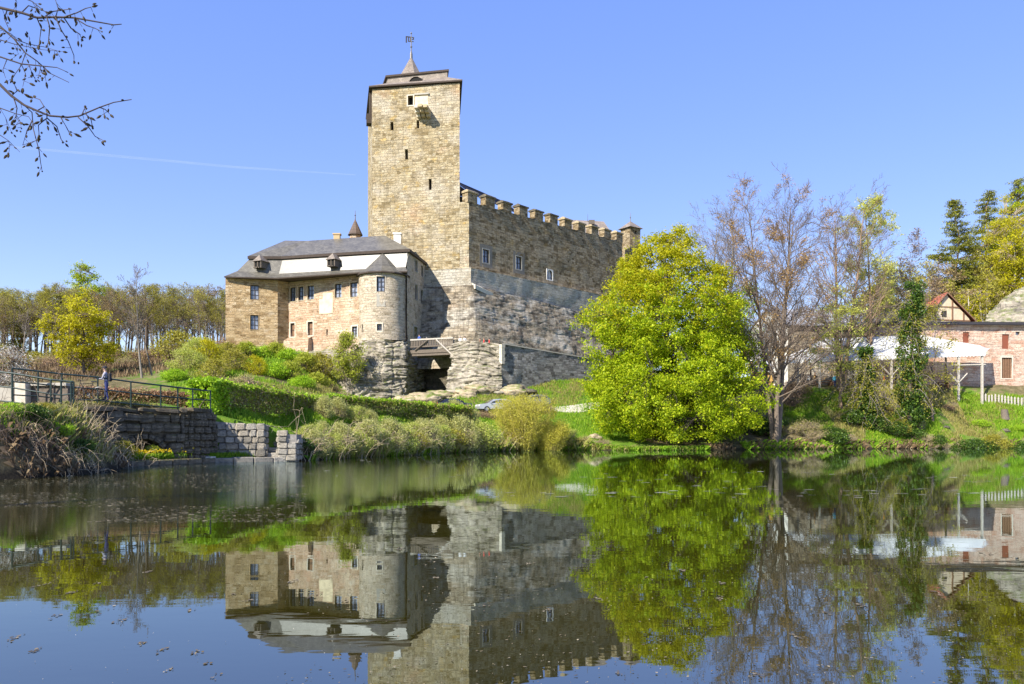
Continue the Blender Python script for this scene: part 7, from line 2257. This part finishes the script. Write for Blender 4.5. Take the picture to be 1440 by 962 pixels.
r0_, r1_ = Vector((gm.x, gm.y, zri + .1)) - fwall.u * .3, Vector((gm.x, gm.y, zri + .1)) + mv
bb0, bb1 = Vector((g0.x, g0.y, zev - .15)) - fwall.u * .3 - nrm, Vector((g0.x, g0.y, zev - .15)) + mv - nrm
uvface(mb, [e0_, e1_, r1_, r0_]); uvface(mb, [bb1, bb0, r0_, r1_])
M['greyroof'] = mat_slate('grey_sheet_roof', (.30, .31, .34), .6, .3)
mb.build('roof', M['greyroof'], wh_)
mb = MB(); mb.tube([e0_ + Vector((0, 0, -.05)), e1_ + Vector((0, 0, -.05))], .12, 6); mb.build('gutter', M['gutter'], wh_)
# red tiled gable
rg = wempty('red_roofed_house', (P(1333, 455, 119).x, 119, 14)); tag(rg, 'cream gabled house with timber framing and red tiled roof', 'house')
a0, a1, ap_ = P(1303, 448, 118), P(1367, 448, 119.5), P(1331, 412.5, 118.6)
mb = MB(); pts_ = [Vector((a0.x + .4, a0.y, 10)), Vector((a1.x - .4, a1.y, 10)), Vector((a1.x - .4, a1.y, a1.z)), Vector((ap_.x, ap_.y, ap_.z - .3)), Vector((a0.x + .4, a0.y, a0.z))]
uvface(mb, pts_); mb.build('gable_wall', M['cream'], rg)
dp = Vector((1.2, 11, 0)); fo = Vector((-.05, -.45, 0))
mb = MB()
L0, L1, Rr0 = a0 + Vector((-.5, 0, -.4)), ap_ + Vector((0, 0, .15)), a1 + Vector((.5, 0, -.4))
for (x, y) in ((L0, L1), (L1, Rr0)):
    uvface(mb, [x + fo, y + fo, y + dp, x + dp][::1] if x is L0 else [x + fo, y + fo, y + dp, x + dp])
    dn = Vector((0, 0, -.22)); mb.face([x + fo, y + fo, y + fo + dn, x + fo + dn], 1)
mb.build('roof', [M['tile'], M['woodbrown']], rg)
gwl = Wall((a0.x, a0.y), (a1.x, a1.y))
for q in ((1314, 431, 1315.6, 455), (1338, 421, 1340, 455), (1354, 440, 1355.6, 455), (1306, 449.5, 1364, 451.3), (1318, 431, 1349, 432.6)):
    mb = MB(); slab(mb, gwl, gwl.rect(*q), .02, .09); mb.build('timber', M['woodbrown'], rg)
mb = MB(); slab(mb, gwl, gwl.rect(1324, 437, 1331, 446), .02, .05); mb.build('window', M['framedark'], rg)
# white canopy on braced timber posts
cn = wempty('white_canopy', (P(1240, 500, 105).x, 105.5, 7.7)); tag(cn, 'long white canvas canopy on timber posts above the right bank', 'canopy')
F0, F1 = P(1101, 506, 104.2), P(1386, 495, 103.6)
Bk0, Bk1 = P(1112, 499, 109.8), P(1392, 490, 109.4)
Rg0, Rg1, Rg2 = P(1158, 476.5, 107), P(1292, 471, 106.6), P(1380, 486.5, 106.3)
def patch(a, b, c, d, nu, nv, sag):
    V = []; 
    for i in range(nu):
        for j in range(nv):
            s, t = i / (nu - 1), j / (nv - 1)
            p = (a.lerp(b, s)).lerp(d.lerp(c, s), t)
            p = p + Vector((0, 0, -sag * math.sin(PI * t) * (.6 + .4 * math.cos(s * PI * 2 * max(1, round((b - a).length / 4.5))))))
            V.append(tuple(p))
    return V, gridfaces(nu, nv)
def vf(a): return (np.array(a[0]), a[1])
Fm = F0.lerp(F1, .675); Bm_ = Bk0.lerp(Bk1, .675)
sheets = [vf(patch(F0, Fm, Rg1, Rg0, 30, 7, .28)), vf(patch(Fm, F1, Rg2, Rg1, 16, 7, .25)), vf(patch(Bm_, Bk0, Rg0, Rg1, 20, 6, .2)), vf(patch(Bk1, Bm_, Rg1, Rg2, 12, 6, .2)), vf(patch(Bk0, F0, Rg0, Rg0, 6, 6, .1)), vf(patch(F1, Bk1, Rg2, Rg2, 6, 6, .1))]
V_, F__ = cat(*sheets)
def m_canvas():
    n = N('white_canvas_sheet'); co = n.coord()
    c = n.ramp(n.noise(co, .8, 5), [(.3, (.70, .70, .69)), (.7, (.83, .83, .82))])
    d = n.new('ShaderNodeBsdfDiffuse'); n.put(d.inputs[0], c); t = n.new('ShaderNodeBsdfTranslucent'); n.put(t.inputs[0], c)
    m = n.new('ShaderNodeMixShader'); m.inputs[0].default_value = .25
    n.t.links.new(d.outputs[0], m.inputs[1]); n.t.links.new(t.outputs[0], m.inputs[2]); n.t.links.new(m.outputs[0], n.out.inputs[0]); return n.mat
M['sheet'] = m_canvas()
npobj('canvas_roof', V_, F__, M['sheet'], cn, True)
mb = MB()
nsc = 60
for i in range(nsc):
    p0, p1 = F0.lerp(F1, i / nsc), F0.lerp(F1, (i + 1) / nsc); o_ = Vector((0, -.02, 0))
    dpt = .42; mid_ = (p0 + p1) / 2 - Vector((0, 0, dpt + .12))
    mb.face([p0 + o_, p1 + o_, p1 + o_ - Vector((0, 0, dpt)), mid_ + o_, p0 + o_ - Vector((0, 0, dpt))][::-1])
mb.build('valance', M['sheet'], cn)
for px, Y, yt, br_ in ((1122, 104.5, 508, 0), (1152.5, 104.3, 506, 1), (1203, 104.2, 503, 1), (1253.5, 104.1, 500, 1), (1348, 103.9, 499, 1), (1381, 103.9, 498, 0)):
    g = PG(px, Y); tp = P(px, yt, Y)
    mb = MB(); mb.box((tp.x, Y, (g.z + tp.z) / 2 - .05), (.24, .24, tp.z - g.z + .1)); po = mb.build('post', M['woodpale'], cn)
    if br_:
        for s in (-1, 1):
            mb = MB(); zz_ = g.z + (tp.z - g.z) * .42; mb.tube([(tp.x + s * .1, Y, zz_), (tp.x + s * 1.15, Y, zz_ + 1.15)], .085, 4); mb.build('brace', M['woodpale'], po)
for y_, dp_ in ((.30, 0), ):
    mb = MB(); p0, p1 = P(1118, 509, 104.5), P(1386, 499, 103.9); mb.tube([p0, p1], .12, 4); mb.build('beam', M['woodpale'], cn)
mb = MB(); mb.tube([P(1336, 514, 103.9), P(1386, 513, 103.9)], .10, 4); mb.build('cross_beam', M['woodpale'], cn)
for px, Y in ((1140, 109), (1200, 108.9), (1260, 108.8), (1330, 108.7)):
    g = PG(px, Y); mb = MB(); mb.box((g.x, Y, g.z + 2), (.2, .2, 4.2)); mb.build('post', M['wood'], cn)
# tables and benches under it
for i, (px, Y) in enumerate(((1160, 106.4), (1205, 106.2), (1275, 106.2), (1325, 106.0))):
    g = PG(px, Y); t = _link0('picnic_table', None); t.location = g; t.rotation_euler = (0, 0, .1 * i)
    mb = MB(); mb.box((0, 0, .74), (2.0, .75, .05)); mb.build('table_top', M['woodbrown'], t)
    for s in (-1, 1):
        mb = MB(); mb.box((s * .8, 0, .36), (.08, .6, .72)); mb.build('leg', M['woodbrown'], t)
        mb = MB(); mb.box((0, s * .72, .44), (2.0, .28, .05)); b = mb.build('bench', M['woodbrown'], t)
        for q in (-.8, .8): mb = MB(); mb.box((q, s * .72, .21), (.07, .24, .42)); mb.build('bench_leg', M['woodbrown'], b)
    tag(t, 'brown picnic table with benches under the canopy, %s' % ('at its left end', 'left of the ivy clad trees', 'right of the braced middle post', 'at its right end')[i], 'table', 'tables under the canopy')
# small white tents and ochre hut on the left
def tent(label, px, Y, wpx, ye, ya):
    c = P(px, ye, Y); g = gz(px, Y); hw_ = wpx / F_PX * Y / 2; za = ZY(ya, Y)
    t = wempty('white_tent', (c.x, Y, g)); cs = [Vector((c.x + a * hw_, Y + b * hw_, c.z)) for a, b in ((-1, -1), (1, -1), (1, 1), (-1, 1))]
    mb = MB(); top = Vector((c.x, Y, za))
    for k in range(4):
        a, b = cs[k], cs[(k + 1) % 4]; m0, m1 = a.lerp(top, .45) - Vector((0, 0, .18)), b.lerp(top, .45) - Vector((0, 0, .18))
        mb.face([a, b, m1, m0]); mb.face([m0, m1, top]); mb.face([a - Vector((0, 0, .35)), b - Vector((0, 0, .35)), b, a])
    mb.build('canvas', M['sheet'], t)
    for q in cs:
        mb = MB(); mb.tube([(q.x, q.y, g - .1), q], .05, 6); mb.build('pole', M['lead'], t)
    tag(t, label, 'tent')
tent('white pavilion tent left of the budding tree trunks', 1068, 106.5, 34, 516, 500)
tent('smaller white tent half hidden by the big maple', 1040, 107.5, 30, 519, 505)
hu = wempty('ochre_hut', (P(1076, 530, 104.8).x, 105, gz(1076, 104.8))); tag(hu, 'small ochre wooden hut with white sheet roof beside the budding tree', 'hut')
hp0, hp1 = P(1064, 530, 104.4), P(1088, 530, 104.6)
hwl = Wall(xy(hp0), xy(hp1)); zh0, zh1 = gz(1076, 104.6), ZY(523.5, 104.5)
mb = MB(); slab(mb, hwl, (0, zh0 - .2, hwl.L, zh1), -2, 0); mb.build('wall', M['ochre'], hu)
mb = MB(); r = hwl.rect(1077, 529, 1079.5, 532); slab(mb, hwl, r, .01, .03); mb.build('opening', M['dark'], hu)
mb = MB(); slab(mb, hwl, (-.3, zh1 + .003, hwl.L + .3, zh1 + .18), -2.2, .35); mb.build('roof', M['plaster'], hu)
wp = wempty('wood_pile', (P(1066, 550, 101.5).x, 101.5, gz(1066, 101.5))); tag(wp, 'dark pile of logs below the ochre hut', 'wood pile')
rq = random.Random(4)
for r_i in range(5):
    for k in range(7 - r_i):
        mb = MB(); x0_ = wp.location.x - 1.3 + k * .42 + r_i * .2; z_ = wp.location.z + .2 + r_i * .34
        mb.tube([(x0_, 101.0, z_), (x0_ + rq.uniform(-.05, .05), 102.4, z_ + rq.uniform(-.05, .05))], rq.uniform(.15, .2), 8); mb.build('log', M['wood'] if rq.random() < .6 else M['bark'], wp)
# picket fence
pf = wempty('picket_fence', (P(1412, 540, 104.6).x, 104.6, gz(1412, 104.6))); tag(pf, 'pale picket fence in front of the long stone house', 'fence')
pmesh2 = None; rf_ = random.Random(12)
for k in range(16):
    px = 1386 + k * 4.6; g = PG(px, 104.3)
    if pmesh2 is None:
        mb = MB(); mb.box((0, 0, .55), (.20, .05, 1.1)); mb.face([(-.1, -.025, 1.1), (.1, -.025, 1.1), (0, -.025, 1.24)]); mb.face([(.1, .025, 1.1), (-.1, .025, 1.1), (0, .025, 1.24)]); o = mb.build('pale', M['woodpale'], pf); pmesh2 = o.data
    else: o = _link0('pale', pmesh2, pf)
    o.location = Vector((g.x, 104.3, g.z)) - Vector(pf.location); o.rotation_euler = (0, rf_.uniform(-.04, .04), 0); o.scale = (1, 1, rf_.uniform(.92, 1.08))
for h_ in (.35, .85):
    mb = MB(); mb.tube([PG(1383, 104.38, h_), PG(1420, 104.38, h_), PG(1460, 104.38, h_)], .045, 4); mb.build('rail', M['wood'], pf)
# rock behind, stump and stones
rock('rock_outcrop', 'big pale rock rising at the right edge behind the long house',
     [[P(1378, 462, 124), P(1405, 462, 121), P(1450, 465, 120), P(1520, 465, 120)], [P(1390, 440, 128), P(1412, 428, 125.5), P(1450, 425, 124), P(1520, 420, 124)], [P(1400, 432, 133), P(1428, 406, 131), P(1455, 396, 131), P(1520, 380, 131)]], 60, 40, M['rock'], disp=.9, seed=55, strata=.3)
st_ = PG(1413, 102.2); stu = plant('tree_stump', st_); tag(stu, 'short grey broken tree stump on the grassy right bank', 'stump')
mb = MB(); mb.tube([(0, 0, -.2), (.02, 0, .3), (-.04, 0, .8), (.0, 0, 1.12)], [.62, .46, .42, .40], 11, cap=False); mb.build('wood', M['wood'], stu, True)
mb = MB(); rng = random.Random(2); ring_ = [Vector((math.cos(2 * PI * k / 11) * .40, math.sin(2 * PI * k / 11) * .40, 1.12)) for k in range(11)]
for k in range(11):
    a, b = ring_[k], ring_[(k + 1) % 11]; mb.face([a, b, Vector((0, 0, .95 + rng.uniform(0, .25)))])
mb.build('broken_top', M['woodpale'], stu)
for i, (px, Y, s, m_, lb) in enumerate(((655, 100.5, 1.6, 'rockwarm', 'mossy boulder left of the silver car roof'), (596, 99.5, 2.2, 'rockwarm', 'broad mossy boulder above the long hedge'), (572, 99.0, 1.7, 'rockwarm', 'brown boulder at the foot of the rock outcrop'), (620, 101.5, 1.6, 'rockwarm', 'mossy boulder below the moat opening'), (675, 102, 1.7, 'rockwarm', 'brownish boulder under the ramp rock'), (722, 102.5, 2.0, 'rockwarm', 'pale boulder with dark right side under the ramp wall'), (708, 102, 1.2, 'rock', 'small grey boulder under the ramp wall'), (640, 102.4, 1.5, 'rock', 'grey boulder at the corner of the moat'), (742, 102.8, 1.1, 'rockdark', 'small dark boulder on the dry grass'), (1413, 99.9, .55, 'rockdark', 'dark stone lying at the water on the right'), (1330, 98.9, .4, 'rockdark', 'dark stone at the water below the ivy clad tree'), (836, 87.5, .7, 'rockwarm', 'flat brown stone at the lawn shore'))):
    g = PG(px, Y); rng = R(600 + i); s *= .8
    bm = bmesh.new(); bmesh.ops.create_icosphere(bm, subdivisions=4, radius=1)
    co = np.array([tuple(v.co) for v in bm.verts]); d_ = fbm(co * 1.3 + i * 7, i, 5) * .55 + (vnoise(np.c_[co[:, 0] * .5, co[:, 1] * .5, co[:, 2] * 5 + i], i) - .5) * .40
    for v, dd in zip(bm.verts, d_):
        v.co *= 1 + dd; v.co.z *= .62; v.co.x *= 1.35
    me = bpy.data.meshes.new('boulder'); bm.to_mesh(me); bm.free(); me.materials.append(M[m_]); me.polygons.foreach_set('use_smooth', [True] * len(me.polygons))
    o = _link0('boulder', me); o.location = (g.x, g.y, g.z + .1 * s); o.scale = (s, s, s); o.rotation_euler = (0, 0, rng.uniform(-.4, .4)); tag(o, lb, 'boulder', 'boulders under the castle rock' if i < 9 else 'stones along the shore')
# pale path across the lawn
mb = MB()
pp = [(755, 96.2), (775, 96.4), (795, 97), (815, 98), (840, 99.6), (880, 102)]
for i in range(5):
    a, b = pp[i], pp[i + 1]
    q = [PG(a[0], a[1], .05), PG(b[0], b[1], .05), PG(b[0], b[1] + 2.6, .09), PG(a[0], a[1] + 2.6, .09)]
    mb.face(q)
M['path'] = m_plain('pale_gravel_path', (.52, .47, .39), .95, .15, 3, .3)
tag(mb.build('path', M['path']), 'pale gravel path on the lawn left of the big maple', kind='structure')

# ------------------------------------------------------------------ branch hanging in at the upper left
ot = plant('overhanging_tree', (-14.5, 13.0, .8)); tag(ot, 'thin budding branches of a tree hanging into the upper left sky', 'tree')
rng = R(700); base = np.array(ot.location)
def WP(px, py, Y): return np.array(P(px, py, Y)) - base
part('trunk', tubes([(np.array([[0, 0, -.6], [.1, 0, 2], [.0, .1, 5], [.15, 0, 8], [.3, .1, 12]]), np.array([.28, .24, .2, .16, .08]))], 10), M['bark'], ot, True)
M['budleafdark'] = m_leaf('opening_buds', (.035, .025, .015), (.07, .05, .02), (.16, .16, .03), .3)
bud_pts = []
def bud(): 
    mb = MB(); mb.lathe([(.002, -.05), (.018, -.02), (.022, .01), (.012, .04), (.001, .06)], 6); o = mb.build('bud', M['budleafdark']); me = o.data; bpy.data.objects.remove(o); return me
BUD = bud()
LIMBS = [
    (11.0, [(-160, -60), (-60, -10), (0, 11), (30, 18), (52, 25), (78, 24), (104, 25), (132, 30), (160, 35), (171, 34)], .022),
    (10.6, [(-160, 70), (-60, 90), (0, 80), (30, 90), (60, 93), (80, 95), (96, 102)], .014),
    (11.4, [(-120, -40), (-40, 10), (0, 37), (20, 55), (36, 75), (52, 86), (72, 104), (97, 116)], .016),
    (10.2, [(-180, 60), (-80, 80), (0, 119), (16, 135), (34, 148), (52, 156), (70, 163), (95, 165), (112, 163), (140, 151), (160, 144), (185, 140)], .020),
    (10.8, [(-120, 120), (-40, 140), (0, 152), (22, 160), (40, 164), (50, 178)], .010),
    (11.2, [(-120, 150), (-40, 170), (0, 190), (12, 198), (28, 214)], .009),
    (10.0, [(-100, -60), (-20, -30), (20, -8), (45, 2), (60, 14), (80, 30)], .010),
    (11.0, [(-100, 30), (-20, 50), (0, 56), (20, 62), (40, 66), (60, 70), (82, 72)], .008)]
SUBS = {0: [((52, 25), [(58, 40), (55, 62)]), ((66, 25), [(70, 38), (68, 60), (66, 64)]), ((78, 24), [(86, 42), (96, 58), (104, 78), (104, 86)]), ((90, 25), [(100, 40), (112, 48), (115, 55)]), ((104, 25), [(122, 36), (134, 40), (142, 44)]), ((78, 24), [(82, 12), (78, 0)]), ((60, 25), [(75, 16), (90, 14), (98, 13)]), ((90, 24), [(108, 18), (120, 12), (128, 10)]), ((30, 18), [(40, 8), (52, 12), (58, 14)]), ((10, 14), [(6, 26), (12, 40)])],
        1: [((30, 90), [(36, 104), (32, 122)]), ((60, 93), [(66, 104), (60, 112)]), ((40, 91), [(44, 100), (50, 113)]), ((10, 83), [(4, 98), (8, 110)])],
        2: [((36, 75), [(30, 92), (20, 106), (18, 110)]), ((52, 86), [(58, 92), (54, 108)]), ((20, 55), [(40, 62), (62, 66), (82, 72)]), ((0, 40), [(16, 48), (30, 62)])],
        3: [((34, 148), [(45, 158), (47, 182), (55, 212), (57, 228), (59, 239)]), ((66, 160), [(66, 166), (54, 176), (55, 190)]), ((66, 166), [(80, 178), (86, 196), (88, 200)]), ((110, 165), [(124, 178), (134, 192), (146, 198)]), ((120, 160), [(128, 168), (130, 178)]), ((140, 151), [(148, 154), (154, 160)]), ((115, 162), [(119, 152)]), ((52, 156), [(62, 150), (56, 140), (46, 137)]), ((16, 135), [(24, 128), (20, 118)]), ((86, 166), [(94, 180), (98, 188)]), ((20, 140), [(24, 152), (22, 166), (32, 174)]), ((45, 170), [(38, 184), (32, 204), (50, 198)])],
        4: [((22, 160), [(28, 170), (30, 180)]), ((0, 152), [(8, 166), (16, 186)])], 5: [((12, 198), [(14, 206), (12, 216)])], 6: [((45, 2), [(52, 8), (50, 16)]), ((20, -8), [(24, 4), (18, 16)])], 7: [((20, 62), [(26, 76), (22, 78)]), ((40, 66), [(42, 54), (40, 50)])]}
for li, (Yb, px_, r0) in enumerate(LIMBS):
    trunk_pt = np.array([.1, .05, 6.0 + li * .4])
    pts = [WP(x, y, Yb + .02 * k) for k, (x, y) in enumerate(px_)]
    polys = []
    first = [trunk_pt + (pts[0] - trunk_pt) * t for t in (0, .35, .7)] + [pts[0]]
    polys.append((np.array(first), np.array([.06, .05, .04, r0 * 1.15])))
    polys.append((np.array(pts), r0 * np.linspace(1.1, .28, len(pts))))
    buds = []
    def addbuds(a, b, f=1.0):
        L = np.linalg.norm(b - a); n = max(1, int(L / .20 * f))
        for k in range(n):
            q = a + (b - a) * rng.uniform(); d = np.array([rng.normal() * .6, rng.normal() * .6, -rng.uniform(.2, 1)]); d /= np.linalg.norm(d); l = rng.uniform(.03, .09)
            polys.append((np.array([q, q + d * l * .6, q + d * l]), np.array([.0035, .003, .0025]))); buds.append((q + d * (l + .045), d))
    for a, b in zip(pts[1:], pts[2:]): addbuds(a, b, .45)
    for st, path in SUBS.get(li, []):
        sp_ = [WP(*st, Yb + .1)] + [WP(x, y, Yb + .1 + rng.normal() * .25) for x, y in path]
        if len(sp_) < 3: sp_.insert(1, (sp_[0] + sp_[1]) / 2)
        polys.append((np.array(sp_), r0 * np.linspace(.42, .2, len(sp_))))
        for a, b in zip(sp_[0:], sp_[1:]): addbuds(a, b, .75)
        d = sp_[-1] - sp_[-2]; d /= max(1e-6, np.linalg.norm(d)); buds.append((sp_[-1] + d * .05, d)); buds.append((sp_[-1] + d * .03 + rng.normal(size=3) * .03, d))
    bo = part('branch', tubes(polys, 5), M['twigdark'], ot, True)
    for q, d in buds:
        o = _link0('bud', BUD, bo); o.location = q; o.rotation_euler = Vector(d).to_track_quat('Z', 'Y').to_euler(); s = rng.uniform(.45, .85); o.scale = (s, s, s * 1.1)

# ------------------------------------------------------------------ things floating on the pond
M['debris'] = m_leaf('floating_leaves', (.07, .055, .03), (.16, .125, .07), (.34, .29, .19), .1)
M['scum'] = m_leaf('pale_scum', (.20, .18, .14), (.34, .31, .25), (.50, .48, .42), .1)
def flecks(name, pts, lo, hi, mat, seed, label, stretch=1.0):
    rng = R(seed); m = len(pts)
    a = rng.uniform(0, 2 * PI, m); s = rng.uniform(lo, hi, m); k = 6
    V = []
    g = np.arange(k) * 2 * PI / k
    rr_ = rng.uniform(.55, 1.1, (m, k)) * s[:, None]
    x = np.cos(g)[None] * rr_ * stretch; y = np.sin(g)[None] * rr_ * .6
    ca, sa = (np.cos(a)[:, None], np.sin(a)[:, None]) if stretch == 1 else (np.cos(a * .06 - .2)[:, None], np.sin(a * .06 - .2)[:, None])
    V = np.stack([pts[:, :1] + x * ca - y * sa, pts[:, 1:2] + x * sa + y * ca, np.full((m, k), .006) + rng.uniform(0, .006, (m, k))], 2).reshape(-1, 3)
    o = npobj(name, V, np.arange(m * k).reshape(m, k), M[mat]); return tag(o, label, kind='stuff')
rng = R(800)
def scatter_px(n, x0, x1, y0, y1, cl=None, thr=.5, pw=1.0):
    q = np.stack([rng.uniform(x0, x1, n), y0 + (y1 - y0) * rng.uniform(0, 1, n) ** pw], 1)
    w_ = np.array([tuple(S0(a, b))[:2] for a, b in q])
    if cl: w_ = w_[vnoise(np.c_[w_ * cl, w_[:, :1] * 0], 3) > thr]
    return w_[shore_sdf(w_[:, 0], w_[:, 1]) < -.1]
flecks('floating_debris', scatter_px(2600, -20, 1460, 655, 985, .35, .52), .003, .016, 'debris', 801, 'specks of leaves and bud scales floating on the pond')
flecks('floating_debris', scatter_px(420, -20, 1460, 690, 985), .002, .006, 'scum', 802, 'tiny pale specks floating on the pond')
flecks('floating_streaks', scatter_px(7000, -60, 430, 655, 735, .5, .40, 1.4), .006, .020, 'debris', 803, 'brown streaks of scum and painted ripple glints near the left bank', 3.5)  # flecks for scum, also painted in for sky glints on the ripples
flecks('floating_streaks', scatter_px(420, 380, 1460, 640, 700, .2, .5), .03, .09, 'scum', 804, 'thin pale streaks on the far water', 2.5)
PATCH = [(168, 873), (82, 866), (150, 858), (268, 858), (330, 838), (196, 906), (238, 942), (274, 918), (292, 933), (302, 953), (20, 898), (52, 914), (410, 818), (438, 838), (226, 915), (130, 822), (100, 834), (60, 822), (352, 844), (484, 848), (208, 804), (604, 791), (612, 813), (770, 858), (842, 842), (1012, 842), (1016, 820), (1120, 896), (1162, 862), (908, 814), (1430, 845), (1322, 834), (870, 948), (1062, 950), (560, 773), (682, 852), (744, 793), (1210, 852), (960, 802), (1396, 780)]
VW, FW, nW = [], [], 0
for i, (px, py) in enumerate(PATCH):
    c = S0(px, py); rng = R(850 + i); sc = c.y / 1120.0              # metres per picture unit
    n = int(rng.integers(5, 12)); s = sc * rng.uniform(2, 5)
    pts = np.array([[c.x, c.y]]) + rng.normal(size=(n, 2)) * np.array([s, s * 2.2])
    k = 7; g = np.arange(k) * 2 * PI / k; rr_ = rng.uniform(.4, 1.1, (n, k)) * rng.uniform(1.0, 3.2, (n, 1)) * sc
    V = np.stack([pts[:, :1] + np.cos(g) * rr_, pts[:, 1:2] + np.sin(g) * rr_ * 1.6, rng.uniform(.003, .008, (n, k))], 2).reshape(-1, 3)
    VW.append(V); FW.append(np.arange(n * k).reshape(n, k) + nW); nW += n * k
tag(npobj('floating_weed', np.concatenate(VW), np.concatenate(FW), M['debris']), 'small patches of brown leaves floating on the still water', kind='stuff')

# faint contrail high in the sky at the left
def m_trail():
    n = N('contrail_ice'); co = n.coord('Generated')
    d = n.new('ShaderNodeBsdfDiffuse'); d.inputs[0].default_value = (.9, .9, .9, 1); t = n.new('ShaderNodeBsdfTransparent'); m = n.new('ShaderNodeMixShader')
    n.put(m.inputs[0], n.math('MULTIPLY', n.noise(n.mapping(co, scale=(18, 1, 1)), 1.0, 4), .06)); n.t.links.new(t.outputs[0], m.inputs[1]); n.t.links.new(d.outputs[0], m.inputs[2]); n.t.links.new(m.outputs[0], n.out.inputs[0]); return n.mat
mb = MB(); mb.tube([P(20, 207, 9000), P(180, 221, 9000), P(330, 235, 9000), P(500, 246, 9000)], [12, 14, 12, 5], 6)
tag(mb.build('contrail', m_trail()), 'faint thin white contrail in the blue sky left of the tower', kind='stuff')
